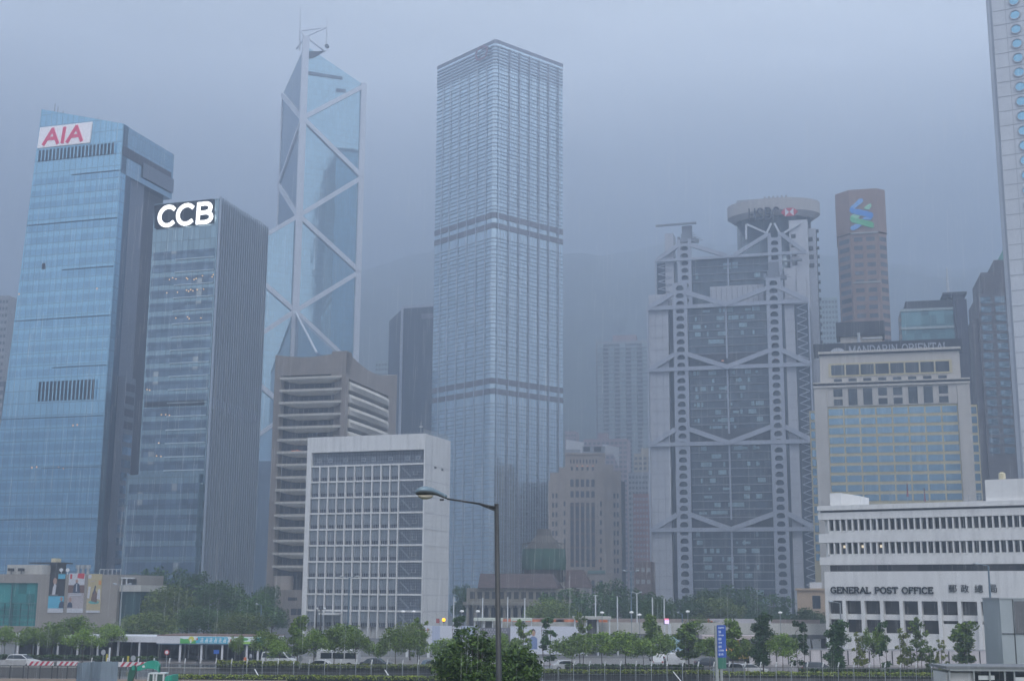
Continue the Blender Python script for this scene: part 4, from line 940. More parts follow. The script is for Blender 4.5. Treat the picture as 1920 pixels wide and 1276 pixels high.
    u0, zz0 = F.at(1592, 666, -4); u1, _ = F.at(1778, 659, -4)
    part(sg, 'lettering', letters(F, 'MANDARIN ORIENTAL', u0, z1_+.35, (z2_-z1_)*.72, u1-u0, .13, .11, -3.98, .2), sm)
    uf, zf = F.at(1571, 666, -4); mb = MB()
    for k in range(13):
        a = rad(172 - k*164/12.); r_ = 2.5; a2 = rad(172 - (k+.72)*164/12.)
        mb.ext(F, [(uf+.5*cos(a), zf+.2+.5*sin(a)*.8), (uf+r_*cos(a), zf+.2+r_*sin(a)*.85), (uf+r_*cos(a2), zf+.2+r_*sin(a2)*.85), (uf+.5*cos(a2), zf+.2+.5*sin(a2)*.8)], -3.98, -3.7+k*.01)
    part(sg, 'fan_emblem', mb, mat('fan_grey', (.62,.65,.70), .5, .05))
    # roof plant
    u0, z_ = F.at(1567, 605, -14); u1 = U(1658, 600, -14); zz = Z(1612, 603, -14); zb_ = Z(1612, 630, -14)
    pl_ = part(b, 'plant_room', MB().box(F, u0+1.2, u1-1, z2_, zb_, -22, -14.5), cl)
    part(pl_, 'cooling_screen', MB().box(F, u0, u1, zb_+.02, zz, -23, -13.5), mat('screen_dark', (.05,.055,.07), .8, .3, 1.5))
    mb = MB(); a, z = F.at(1610, 632, -13); mb.tube(F.P(a, z2_, -13.2), F.P(a, z+1.5, -13.2), .5); a2 = U(1655, 640, -13); mb.tube(F.P(a+1, z-.5, -13.2), F.P(a2, z-.5, -13.2), .35)
    part(pl_, 'ducts', mb, steel)
    mb = MB(); u, z = F.at(1816, 640, -12); zz = Z(1814, 560, -12)
    part(b, 'ventilation_shaft', MB().box(F, U(1797,640,-12), U(1817,640,-12), 0, zz, -20, -12), mat('sign_charcoal2', (.085,.095,.13), .7, .1, .5))
hotel()

# ================================================================== POST OFFICE
def post_office():
    c = at(1533, 948, 226); a = -31; F = Fr(c, a); U, Z = F.U, F.Z; L_ = 48
    b = thing('post_office', 'long white post office with ribbon windows and dark serif letters', 'post office', (c.x, c.y, 0))
    wp = mat('white_wall', (.76,.755,.75), .65, .05, .3, streak=.17)
    wg = glass('office_pane', (.04,.045,.055), .9, 2, .12, .25, .5); br = glass('hall_glass', (.055,.05,.05), 1.4, 2.5, .12, .25, .5)
    q = lambda u, d: (F.P(u,0,d).x, F.P(u,0,d).y)
    x0 = U(1545, 1062)
    z_roof = Z(1534, 948); zr2 = Z(1534, 957); 
    za, zb = Z(1536, 962), Z(1536, 974)        # first band
    bands = []
    D = -1.6
    part(b, 'core', MB().box(F, x0+.6, L_, Z(1700,1126)+.01, z_roof-.6, -24, -1.2).box(F, x0+.6, L_, 0, Z(1700,1126), -24, -4.01), wp)
    part(b, 'roof_slab', MB().box(F, 0, L_, zr2, z_roof, -25, .3), wp)
    part(b, 'shadow_gap', MB().box(F, .3, L_, za+.02, zr2-.02, -24, -.5), dark)
    yb = [(961, 974), (1000.5, 1017), (1044, 1058.5)]
    wz = []
    for k, (y0, y1) in enumerate(yb):
        zt_, zb_ = Z(1536, y0), Z(1536, y1); bands.append((zb_, zt_)); part(b, 'spandrel', MB().box(F, 0, L_, zb_, zt_, -25, 0), wp)
    for r in range(2):
        hi, lo = bands[r][0], bands[r+1][1]
        part(b, 'end_pier', MB().box(F, .9, x0+1.0, lo+.01, hi-.01, -3, -1.0), wp)
        strip = part(b, 'wall', MB().box(F, x0+1.01, L_, lo+.01, lo+(hi-lo)*.22, -3, -.35), wp)
        u0 = U(1553, 990 if r == 0 else 1030); pitch = (U(1764, 990)-U(1553, 990))/18.1
        n = int((L_-u0)/pitch); W0 = None
        fin = MB()
        for i in range(n):
            if W0 is None:
                W0 = part(b, 'window', MB().box(F, u0+.12, u0+pitch-.24, lo+(hi-lo)*.23, hi-.02, -1.19, -.95), wg)
                part(W0, 'pier', MB().box(F, u0-.14, u0+.11, lo+(hi-lo)*.14, hi-.02, -1.19, -.1), wp)
            else: copy_part(W0, b, F.u*(pitch*i))
    ml = MB()
    for i in (2, 5, 8): u = u0+pitch*i; ml.box(F, u+.3, u+.7, bands[1][0]-.9, bands[1][0]-.45, -.94, -.9)
    part(b, 'ceiling_lights', ml, lamp_mat('warm_window', (1,.85,.62), .7))
    # clerestory strip and the big blank wall with the name
    zc0, zc1 = Z(1546, 1070.5), bands[2][0]
    part(b, 'clerestory', MB().box(F, x0+.8, L_, zc0, zc1-.01, -3, -.9), glass('clerestory_glass', (.06,.055,.055), 2.2, 2, .12, .25, .6, line=.5, lw=.12))
    zw1 = Z(1700, 1126)
    nw = part(b, 'name_wall', MB().box(F, x0, L_, zw1, zc0-.02, -4, 0).box(F, x0, x0+.5, 0, zw1-.01, -4, 0), wp)
    lm = mat('bronze_letters', (.02,.026,.03), .8, .1, spec=.1)
    u0_, z0_ = F.at(1558.5, 1112); u1_, z1_ = F.at(1750, 1110); zt_ = Z(1558.5, 1101.5)
    part(nw, 'lettering', letters(F, 'GENERAL POST OFFICE', u0_, (z0_+z1_)/2, zt_-z0_, u1_-u0_, .21, .18, .05, .15), lm)
    for ch, px in zip('\u90f5\u653f\u7e3d\u5c40', (1779, 1802, 1828, 1854)):
        cu = bpy.data.curves.new('glyph', 'FONT'); cu.body = ch; cu.size = 1; cu.extrude = .04
        to = bpy.data.objects.new('glyph', cu); C.objects.link(to); bpy.context.view_layer.update()
        me = bpy.data.meshes.new_from_object(to.evaluated_get(bpy.context.evaluated_depsgraph_get())); C.objects.unlink(to); bpy.data.objects.remove(to)
        xs = [v.co.x for v in me.vertices]; ys = [v.co.y for v in me.vertices]
        if not xs: continue
        u, z = F.at(px, 1110); h_ = (Z(px, 1095)-z); k = h_/(max(ys)-min(ys)); bx, by = min(xs), min(ys)
        mb = MB(); mb.add([F.P(u+(v.co.x-bx)*k, z+(v.co.y-by)*k, .06+v.co.z*k+.05) for v in me.vertices], [tuple(p.vertices) for p in me.polygons])
        part(nw, 'character', mb, lm)
    # lower two storeys behind square piers
    part(b, 'hall_back', MB().box(F, x0+.51, L_, 0, zw1-.02, -4, -1.3), br)
    pu = [U(x, 1150) for x in (1548,1580,1615,1650.5,1687,1722,1759,1796,1833,1872)]; 
    zf0, zf1 = Z(1700, 1151.5), Z(1700, 1162); zs = Z(1700, 1187)
    part(b, 'floor_band', MB().box(F, x0+.52, L_, zf0, zf1, -1.29, -.6), wp)
    for i, u in enumerate(pu): part(b, 'pier', MB().box(F, u, u+.58, 0, zw1-.01, -1.28, .02), wp)
    part(b, 'base_wall', MB().box(F, x0+.53, L_, 0, zs, -1.27, -.5), wp)
    u5 = U(1760,1170); part(b, 'infill_wall', MB().box(F, u5, L_, zs+.01, Z(1800,1169.5), -1.26, -.6), wp)
    # rooftop
    r1, r2 = F.at(1845, 899), F.at(1845, 930); ru = r1[0]
    part(b, 'penthouse', MB().box(F, ru, L_, z_roof+.02, Z(1846, 899, -.5), -14, -.5), wp)
    s0, s1 = U(1556, 935, -3), U(1611, 935, -3)
    part(b, 'stair_house', MB().box(F, s0, s1-3.2, z_roof+.02, Z(1560, 924, -3), -9, -3).prism([q(s1-3.19,-3), q(s1,-3.9), q(s1,-9), q(s1-3.19,-9)], z_roof+.02, [Z(1560,924,-3), Z(1560,924,-3)-.6, Z(1560,924,-3)-.6, Z(1560,924,-3)]), wp)
    mb = MB()
    for i in range(6): u = U(1809, 930, -1)+i*(ru-U(1809,930,-1))/6; mb.tube(F.P(u, z_roof, -1), F.P(u, z_roof+1.1, -1), .04, n=4)
    for zz in (.6, 1.1): mb.tube(F.P(U(1809,930,-1), z_roof+zz, -1), F.P(ru, z_roof+zz, -1), .04, n=4)
    part(b, 'roof_railing', mb, steel)
    u, z = F.at(1879, 895, -2); p = F.P(u, Z(1846,899,-.5), -2); part(b, 'water_tank', MB().tube(p, p+V((0,0,1.0)), .55, .55, 12).tube(p+V((0,0,1.0)), p+V((0,0,1.25)), .55, .2, 12), mat('tank_cream', (.60,.53,.36), .6, .1))
    global GPOF; GPOF = F
post_office()
# flags behind the post office roof
for k, (px, top, bot, cl_) in enumerate(((1702, 904, 932, (.45,.04,.07)), (1734, 913, 934, (.35,.06,.10)), (1670, 915, 938, (.22,.24,.30)))):
    p0 = at(px, bot+20, 300); p1 = at(px, top, 300); p0.z = 0
    f_ = thing('flagpole', ['flagpole with tallest hanging red flag above the post office roof', 'flagpole with shorter dull red flag above post office roof', 'grey flagpole without colour above post office roof'][k], 'flagpole', tuple(p0), 'flagpoles behind the post office')
    part(f_, 'pole', MB().tube(p0, (p0.x,p0.y,p1.z), .12, .06), steel)
    if k < 2: part(f_, 'flag', MB().loft([[V((p0.x+.1+.25*sin(j*1.3)*i/5, p0.y+.12*(j-2), p1.z-.2-i*.75)) for j in range(5)] for i in range(5)], cap=False), mat('flag_%d' % k, cl_, .8, .1))

# ================================================================== TOWER WITH ROUND WINDOWS
def porthole_tower():
    c = at(1870, 170, 290); F = Fr(c, -28); U, Z = F.U, F.Z; L_ = 30; H = 178
    b = thing('office_tower', 'white panelled tower with rows of round porthole windows', 'office tower', (c.x, c.y, 0))
    pm = mat('porthole_panel', (.62,.64,.68), .5, .035, .2, metal=.1, streak=.06)
    q = lambda u, d: (F.P(u,0,d).x, F.P(u,0,d).y)
    part(b, 'body', MB().prism([q(0,0), q(L_,0), q(L_,-30), q(-1.4,-30), q(-1.4,-2.2)], 0, H), pm)
    part(b, 'corner_strip', MB().prism([q(-1.5,-2.6), q(-.02,.12), q(-.02,-.5), q(-1.45,-2.8)], 0, H+.5), mat('corner_shade_metal', (.40,.42,.47), .5, .05))
    fh = (Z(1905, 55)-Z(1911, 163))/4.0; jm = mat('joint_porthole', (.33,.35,.39), .6, .05)
    uc = U(1905, 55); r = (U(1913,55)-U(1895.5,55))/2; zc = Z(1905, 55)+fh*3
    rw = fh*1.0*1.14
    ring_m = mat('window_ring', (.40,.43,.48), .4, .05, metal=.4); wg = glass('porthole_glass', (.30,.56,.74), 2, 2, .1, .8, .1)
    part(b, 'storey_joint', MB().box(F, uc+rw/2-.04-rw, uc+rw/2+.04-rw, 0, H-1, .005, .03), jm)
    W0 = None; J0 = None
    z = zc; zi = 0
    while z > 8:
        if J0 is None: J0 = part(b, 'storey_joint', MB().box(F, .1, L_-.1, z-fh/2-.07, z-fh/2+.07, .005, .05), jm)
        else: copy_part(J0, b, (0,0,-fh*zi))
        for i in range(3):
            if (uc+rw*i) > U(1926, 300): 
                pass
            if i >= 2 and zi % 1: pass
            dv = F.u*(rw*i) + V((0,0,-fh*zi))
            # only the columns the picture could show are needed
            if W0 is None:
                n = 20; p0 = [(uc+(r)*cos(2*pi*k/n), z+(r)*sin(2*pi*k/n)) for k in range(n)]
                W0 = part(b, 'window', MB().ext(F, p0, .01, .06), wg)
                mb = MB(); pts = p0+[p0[0]]; 
                vs = []; fs = []
                for k in range(n):
                    a = 2*pi*k/n
                    for rr, dd in ((r, .07), (r+.22, .07), (r+.22, .3), (r, .3)): vs.append(F.P(uc+rr*cos(a), z+rr*sin(a), dd))
                for k in range(n):
                    a_, b_ = k*4, ((k+1) % n)*4
                    for j in range(4): fs.append((a_+j, a_+(j+1) % 4, b_+(j+1) % 4, b_+j))
                part(W0, 'ring', MB().add(vs, fs), ring_m)
            elif i < 2: copy_part(W0, b, dv)
        z -= fh; zi += 1
porthole_tower()

# ================================================================== STONE BANK WITH STEPPED SHOULDERS (old)
def stone_bank():
    c = at(1060, 853, 590); F = Fr(c, -3); U, Z = F.U, F.Z
    b = thing('stone_bank', 'old sandstone bank building with stepped shoulders and tall narrow windows', 'bank building', (c.x, c.y, 0))
    sm = mat('bank_sandstone', (.43,.355,.29), .85, .10, .25, streak=.15)
    dw = mat('bank_window', (.06,.06,.075), .4, .3, .5)
    zt = Z(1100, 852)
    X = lambda px: U(px, 980)
    uA, uB, uC_, uD = X(1058), X(1134), X(1047), X(1147)
    zs1, zs2, zs3 = Z(1055, 875), Z(1040, 885), Z(1030, 900)
    part(b, 'tower', MB().box(F, U(1060,853), U(1134,853), 0, zt, -30, 0), sm)
    part(b, 'shoulder', MB().box(F, U(1048,875), U(1060,853)-.02, 0, zs1, -30, -.6), sm)
    part(b, 'shoulder', MB().box(F, U(1031,890), U(1048,875)-.02, 0, zs2, -30, -1.5), sm); part(b, 'shoulder', MB().box(F, U(1028,905), U(1031,890)-.02, 0, zs3, -30, -1.8), sm)
    part(b, 'shoulder', MB().box(F, U(1134,853)+.02, U(1150,900), 0, Z(1140,870), -30, -1.2), sm)
    part(b, 'shoulder', MB().box(F, U(1150,900)+.02, U(1165,920), 0, Z(1158,882), -32, -1.8), sm)
    part(b, 'rear_wing', MB().box(F, U(1165,920)+.02, U(1173,930), 0, Z(1165,900), -60, -6), concd)
    part(b, 'rear_wing', MB().box(F, U(1150,900)+.2, U(1166,900), 0, Z(1160,876), -60, -33), concd)
    # tall window slots
    z1_, z2_ = Z(1095, 942), Z(1095, 1062)
    for i in range(5):
        u = U(1072.5+i*9.9, 1000)
        part(b, 'window', MB().box(F, u-.7, u+.8, z2_, z1_, .02, .1), dw)
        mb = MB(); 
        for k in range(5): z = z2_+(z1_-z2_)*k/4.5+1.5; mb.box(F, u-.7, u+.8, z, z+1.1, .11, .25)
        part(b, 'spandrel', mb, mat('bank_spandrel', (.15,.10,.09), .7, .2))
        for (y0, y1) in ((898, 912), (920, 932)): za, zb = Z(1090,y0), Z(1090,y1); part(b, 'window', MB().box(F, u-.7, u+.8, zb, za, .02, .1), dw)
        z = Z(1090, 877); part(b, 'window', MB().box(F, u-.45, u+.5, z-1.1, z+.6, .02, .1), dw)
        if i: part(b, 'lamp', MB().box(F, u-.25, u+.3, z+.7, z+1.1, .02, .3), lamp_mat('bank_lamp', (1,.45,.25), .5))
    for i in range(9): u, z = F.at(1070+i*6, 864.5); part(b, 'window', MB().box(F, u-.3, u+.35, z-.9, z+.9, .02, .1), dw)
    for (px, d_, n_) in ((1059, -.6, 1), (1127, 0, 1), (1040, -1.5, 2), (1155, -1.8, 2)):
        for k in range(9):
            y = 944+k*17.5 if n_ == 1 else 929+k*17.5
            if px == 1059: y += 0
            u, z = F.at(px, y, d_)
            for j in range(n_): part(b, 'window', MB().box(F, u-.55-(n_-1)*.6+j*1.5, u+.35-(n_-1)*.6+j*1.5, z-1.1, z+1.1, d_+.02, d_+.1), dw)
    for u_ in range(6):
        u = U(1067.5+u_*9.9, 1000); part(b, 'pier', MB().box(F, u-.25, u+.25, z2_-1, z1_+1.5, .02, .7), sm)
    for uu, y0, y1 in ((1060, 853, 853),): part(b, 'coping', MB().box(F, U(1060,853)-.3, U(1134,853)+.3, zt+.01, zt+.8, -30, .4), sm)
    # plant, tanks and white screen walls on the roof
    p = mat('roof_plant', (.30,.33,.37), .6, .2, 1)
    part(b, 'cooling_unit', MB().box(F, U(1092,840,-8), U(1112,840,-8), zt+.82, Z(1100,836,-8), -12, -8), p)
    part(b, 'cooling_unit', MB().box(F, U(1113,840,-8), U(1134,840,-8), zt+.82, Z(1120,836,-8), -12, -8), p)
    for x0, x1 in ((1094,1106),(1114,1127)): u0, u1 = U(x0,840,-8), U(x1,840,-8); part(b, 'louvre', MB().box(F, u0, u1, Z(1100,846,-8), Z(1100,837,-8), -7.98, -7.9), dark)
    part(b, 'cooling_unit', MB().box(F, U(1060,845,-8), U(1088,845,-8), zt+.82, Z(1070,842,-8), -14, -8), p)
    ws = mat('screen_white', (.62,.63,.66), .6, .06)
    part(b, 'screen_wall', MB().ext(F, [F.at(1061,851,-20), F.at(1061,823,-20), F.at(1095,829,-20), F.at(1095,851,-20)][::-1], -21, -20), ws)
    part(b, 'screen_wall', MB().ext(F, [F.at(1130,851,-20), F.at(1130,832,-20), F.at(1161,838,-20), F.at(1161,875,-20), F.at(1150,851,-20)][::-1], -21, -20), ws)
    # low porch and statue block at its foot
    e = part(b, 'lower_wing', MB().box(F, U(1105,1080,8), U(1150,1080,8), 0, Z(1120,1068,8), 0.8, 8), sm)
    for px in (1112, 1127): u, z = F.at(px, 1100, 8); part(e, 'window', MB().box(F, u-.7, u+.7, z-4, z+3, 8.02, 8.1), dw)
    part(e, 'green_coping', MB().box(F, U(1103,1076,8)-.2, U(1135,1076,8), Z(1120,1075,8), Z(1120,1070,8)+.3, .85, 8.5), mat('patina', (.16,.27,.23), .8, .2))
stone_bank()

# ================================================================== OLD COURT BUILDING WITH RED TILED ROOF AND A NETTED DOME
def court_building():
    c = at(872, 1130, 340); F = Fr(c, -6); U, Z = F.U, F.Z
    b = thing('court_building', 'low granite court building with red tiled roof and columns behind lamp post', 'courthouse', (c.x, c.y, 0))
    sm = mat('court_granite', (.27,.25,.215), .85, .12, .3, streak=.2); tile = mat('red_tile', (.085,.058,.057), .8, .25, .6); dk = mat('court_recess', (.05,.05,.055), .8, .2)
    uR = U(1075, 1130); ze = Z(950, 1102); zc = Z(950, 1128)
    part(b, 'wall', MB().box(F, 0, uR, zc+.02, ze, -30, -2.5), sm)
    part(b, 'cornice', MB().box(F, -.5, uR+.5, zc-.8, zc, -30, .6), sm)
    part(b, 'loggia_back', MB().box(F, .5, uR-.5, 0, zc-.82, -28, -4), dk)
    n = 14
    for i in range(n+1): u = .6+(uR-1.2)*i/n; p = F.P(u, 0, -.6); part(b, 'column', MB().tube(p, (p.x,p.y,zc-1.4), .5, .42, 12).box(F, u-.65, u+.65, zc-1.39, zc-.81, -1.25, .05), sm, False)
    for i in range(n): u = .6+(uR-1.2)*(i+.5)/n; part(b, 'window', MB().box(F, u-.6, u+.6, zc+.8, ze-.9, -2.48, -2.4), dk)
    P = F.P; r0, r1 = U(902, 1075, -12), U(1035, 1075, -12); zr = Z(960, 1075, -12)
    roof = part(b, 'roof', MB().add([P(3,ze+.02,-1.6),P(uR-4,ze+.02,-1.6),P(uR-4,ze+.02,-26),P(3,ze+.02,-26),P(r0,zr,-10),P(r1,zr,-10),P(r1,zr,-17),P(r0,zr,-17)],
         [(0,1,5,4),(1,2,6,5),(2,3,7,6),(3,0,4,7),(4,5,6,7)]), tile)
    part(b, 'roof', MB().add([P(U(1060,1080,-14),zr-3.5,-14),P(U(1110,1090,-14),zr-3.5,-14),P(U(1095,1085,-20),zr+1.2,-20),P(U(1062,1085,-20),zr+1.2,-20),P(U(1060,1080,-14),zr-3.5,-28),P(U(1110,1090,-14),zr-3.5,-28)], [(0,1,2,3),(2,5,4,3),(1,5,2),(0,3,4)]), tile)
    # dome wrapped in green scaffold netting
    net = mat('green_netting', (.05,.115,.085), .9, .25, .5); bam = mat('bamboo', (.11,.10,.09), .8, .2)
    x0, x1 = U(976, 1050, -20), U(1059, 1050, -20); z0, z1 = Z(1015, 1067, -20), Z(1015, 1032, -20); ym = (x0+x1)/2
    ctr = P(ym, 0, -24); rr = (x1-x0)/2
    def rg(r_, z, jit=.0, n_=20): return [ctr + F.u*(r_*cos(2*pi*i/n_))*(1+jit*sin(i*2.3)) + F.n*(r_*sin(2*pi*i/n_)) + V((0,0,z)) for i in range(n_)]
    dm = part(b, 'dome', MB().loft([rg(rr*.9, zr-2), rg(rr*.86, z1+.5), rg(rr*.62, z1+2.5), rg(rr*.36, z1+4.2), rg(rr*.3, z1+6)]), bam)
    part(dm, 'netting', MB().loft([rg(rr, z0, .02), rg(rr*1.02, (z0+z1)/2, .02), rg(rr*.98, z1+.6, .02)], cap=False), net)
    za, zb = Z(1015, 1018, -20), Z(1015, 1006, -20); part(dm, 'netting', MB().loft([rg(rr*.34, za-.5), rg(rr*.33, zb)], cap=False), net)
    mb = MB()
    for i in range(20):
        a = 2*pi*i/20; mb.tube(ctr+F.u*rr*cos(a)+F.n*rr*sin(a)+V((0,0,zr-3)), ctr+F.u*rr*.97*cos(a)+F.n*rr*.97*sin(a)+V((0,0,z1+2.2)), .09, n=4)
        mb.tube(ctr+F.u*rr*.95*cos(a)+F.n*rr*.95*sin(a)+V((0,0,z1+2)), ctr+F.u*rr*.36*cos(a)+F.n*rr*.36*sin(a)+V((0,0,zb-1)), .08, n=4)
    part(dm, 'bamboo_poles', mb, bam)
    zz = Z(1015, 998, -20); part(dm, 'lantern', MB().loft([rg(rr*.2, zb), rg(rr*.2, zb+1.3), rg(rr*.22, zb+1.4), rg(rr*.04, zz)]), bam)
court_building()

# ================================================================== BUILDINGS FURTHER BACK
def slab(name, label, cat, px0, px1, pyt, Y, a, dep, m_, strips=0, wm=None, fh=3.1, vs=0, group=None, extra=None):
    """a plain far block: body, window strips storey by storey"""
    c = at(px0, pyt, Y); F = Fr(c, a); b = thing(name, label, cat, (c.x, c.y, 0), group); u1 = F.U(px1, pyt); H = c.z
    part(b, 'body', MB().box(F, 0, u1, 0, H, -dep, 0), m_)
    if strips:
        z = H-2.2; k = 0
        while z > 12 and k < 60:
            if vs:
                w_ = u1/vs; mb = MB()
                for i in range(vs): mb.box(F, w_*(i+.18), w_*(i+.82), z-1.5, z, .02, .1)
                part(b, 'window_row', mb, wm)
            else: part(b, 'window_band', MB().box(F, .4, u1-.4, z-1.7, z, .02, .1), wm)
            z -= fh; k += 1
    if extra: extra(b, F, u1, H)
    return b
resw = mat('flat_window', (.07,.085,.10), .4, .3, .4)
pink = mat('pink_render', (.36,.25,.24), .8, .08); redr = mat('red_render', (.34,.15,.13), .8, .08); greyr = mat('grey_render', (.34,.34,.34), .8, .1); greenish = mat('pale_green_render', (.33,.40,.39), .8, .08); yel = mat('yellow_render', (.45,.38,.27), .8, .1)
def res_extra(b, F, u1, H):
    w_ = u1/5
    for i in range(5):
        part(b, 'bay', MB().box(F, w_*i+w_*.16, w_*i+w_*.68, 0, H-2-(i%2)*2, .12, 1.8), greenish)
        mb = MB(); z = H-5
        while z > 40: mb.box(F, w_*i+w_*.14, w_*i+w_*.72, z-.5, z, 1.82, 2.5); z -= 3.05
        part(b, 'balconies', mb, greyr)
    part(b, 'roof_box', MB().box(F, u1*.3, u1*.72, H, H+4.5, -12, -2), pink)
slab('apartment_tower', 'pale green residential tower with stacked balconies on the misty slope', 'apartment tower', 1117, 1222, 640, 930, -10, 20, greyr, 1, resw, 3.05, extra=res_extra)
slab('apartment_block', 'pink apartment block with flat roof below the green residential tower', 'apartment block', 1094, 1176, 823, 860, -12, 18, pink, 1, resw, 3.1, 10, extra=lambda b,F,u,H: part(b, 'roof_box', MB().box(F, u*.32, u*.55, H, H+4, -8, -1), pink))
slab('apartment_block', 'grey mid rise block with yellow penthouse beside steel framed bank', 'apartment block', 1188, 1222, 850, 800, -12, 16, yel, 1, resw, 3.1, 4, extra=lambda b,F,u,H: part(b, 'roof_box', MB().box(F, u*.4, u*.9, H, H+3.5, -8, -1), yel))
slab('apartment_block', 'pale grey block with close window rows beside the stone bank', 'apartment block', 1178, 1222, 885, 770, -12, 14, greyr, 1, resw, 3.1, 7)
slab('apartment_block', 'red brick coloured apartment block with small windows beside the stone bank', 'apartment block', 1187, 1221, 925, 720, -12, 14, redr, 1, mat('pale_window', (.34,.33,.36), .6, .2, .6), 3.1, 6)
slab('apartment_block', 'pinkish low block peeping out beside the silver square tower', 'apartment block', 1059, 1080, 808, 900, -12, 14, pink, 1, resw, 3.1, 4)
slab('office_block', 'pale slim office block behind the brown granite tower', 'office block', 1534, 1570, 558, 820, -12, 18, greenish, 1, resw, 3.4, 6)
slab('brick_building', 'low red brick building with balcony beside steel framed bank foot', 'building', 1190, 1221, 1052, 480, -12, 14, mat('brick_mix', (.19,.135,.12), .85, .2, 1), 1, greyr, 4.2, 3)
slab('office_block', 'faint pale block beyond the dark slab tower', 'office block', 704, 732, 676, 900, -12, 16, greenish, 1, resw, 3.4, 5)
slab('office_block', 'sliver of grey tower at the edge beside blue slanted tower', 'office block', -30, 17, 556, 620, -12, 20, greyr, 1, resw, 3.4, 8)
slab('office_block', 'lower dark block at the edge beside blue slanted tower', 'office block', -30, 9, 716, 560, -12, 20, mat('dark_block', (.09,.10,.12), .7, .1), 1, greyr, 3.6, 0)
slab('office_block', 'faint pink strip building between hotel and brown stepped tower', 'office block', 1817, 1832, 655, 640, -12, 14, pink, 1, resw, 3.3, 2)
def glassy(b, F, u1, H):
    z = H-1; k = 0
    for k in range(12): part(b, 'floor_edge', MB().box(F, -.2, u1+.2, H-k*7.5-1.0, H-k*7.5, .12, .7), mat('pale_green_edge', (.45,.53,.53), .5, .05))
    part(b, 'roof_plant', MB().box(F, 2, u1, H, H+3.5, -14, -1), dark)
    u, z = F.at(1775, 502, -6); part(b, 'mast', MB().tube(F.P(u, H, -6), F.P(u, z, -6), 1.0, .3), whitesteel)
    part(b, 'side_frame', MB().box(F, F.U(1787,580), F.U(1808,580), 0, F.Z(1798,550), -12, 1.2), mat('dark_frame', (.06,.065,.085), .6, .1))
    part(b, 'roof_frame', MB().box(F, F.U(1767,552), F.U(1812,552), F.Z(1790,553), F.Z(1790,549), -12, 1.9), mat('dark_frame', (.06,.065,.085), .6, .1))
slab('office_building', 'green glass office building with white roof mast behind the hotel', 'office building', 1689, 1787, 580, 520, -13, 18, glass('green_office_glass', (.22,.40,.42), 3, 3.7, .15, .6, .4), 0, None, extra=glassy)
def stepped():
    c = at(1833, 550, 470); F = Fr(c, -13); U, Z = F.U, F.Z
    b = thing('office_tower', 'brown grey tower stepping back to green pyramid roof beside porthole tower', 'office tower', (c.x, c.y, 0))
    gm = mat('grey_granite', (.135,.125,.135), .7, .1, .3); uR = 34; u0 = -2.0
    part(b, 'body', MB().box(F, 0, uR, 0, c.z, -30, 0), gm); part(b, 'side_bay', MB().box(F, -2.2, -.02, 0, c.z-9, -28, -2), gm)
    s1, z1 = F.at(1846, 513, -3); part(b, 'step', MB().prism([(F.P(x,0,y).x,F.P(x,0,y).y) for x,y in ((s1-1.6,-1),(uR,-1),(uR,-28),(s1-1.6,-28))], c.z+.01, z1), gm)
    s2, z2 = F.at(1862, 490, -6); part(b, 'step', MB().box(F, s2, uR-2, z1+.01, z2, -25, -4), gm)
    P = F.P; ap = F.at(1905, 437, -15)
    part(b, 'pyramid_roof', MB().add([P(s2+1.5,z2+.01,-4.5),P(uR-3,z2+.01,-4.5),P(uR-3,z2+.01,-24),P(s2+1.5,z2+.01,-24),P((s2+uR)/2+1,z2+24,-14)], [(0,1,4),(1,2,4),(2,3,4),(3,0,4)]), mat('verdigris', (.10,.27,.24), .7, .15, .3))
    wg = glass('granite_tower_glass', (.17,.25,.31), 1.2, 1.6, .12, .7, .3, line=.5, lw=.18)
    rw = 0; W0 = None
    fh = (Z(1843,565)-Z(1847,623))/3.35
    for r in range(17):
        for i in range(5):
            dv = F.u*(i*5.05) + V((0,0,-r*fh))
            if W0 is None: ua, za = F.at(1838, 557); W0 = part(b, 'window', MB().box(F, ua, ua+3.4, za-2.3, za, .02, .12), wg)
            else: copy_part(W0, b, dv)
    for i in range(3): u, z = F.at(1845+i*22, 542, -1); part(b, 'roof_stub', MB().box(F, u, u+1.0, c.z+.02, c.z+1.8, -.98, 0), gm)
stepped()
def peach():
    c = at(1494, 1102, 330); F = Fr(c, -14)
    b = thing('low_building', 'peach coloured low building with cornice between bank and post office', 'building', (c.x, c.y, 0))
    pm = mat('peach_render', (.50,.37,.26), .8, .06); u1 = F.U(1552, 1102)
    part(b, 'body', MB().box(F, 0, u1, 0, c.z-.5, -12, 0), pm); part(b, 'cornice', MB().box(F, -.4, u1+.4, c.z-.49, c.z, -12, .5), pm)
    a, z = F.at(1523, 1116); part(b, 'window', MB().box(F, a, F.U(1538,1116), F.Z(1523,1140), z, .02, .1), darkglass)
    a, z = F.at(1518, 1095, -3); part(b, 'roof_unit', MB().box(F, a, a+3, c.z+.02, c.z+1.5, -5, -3), whitesteel)
peach()

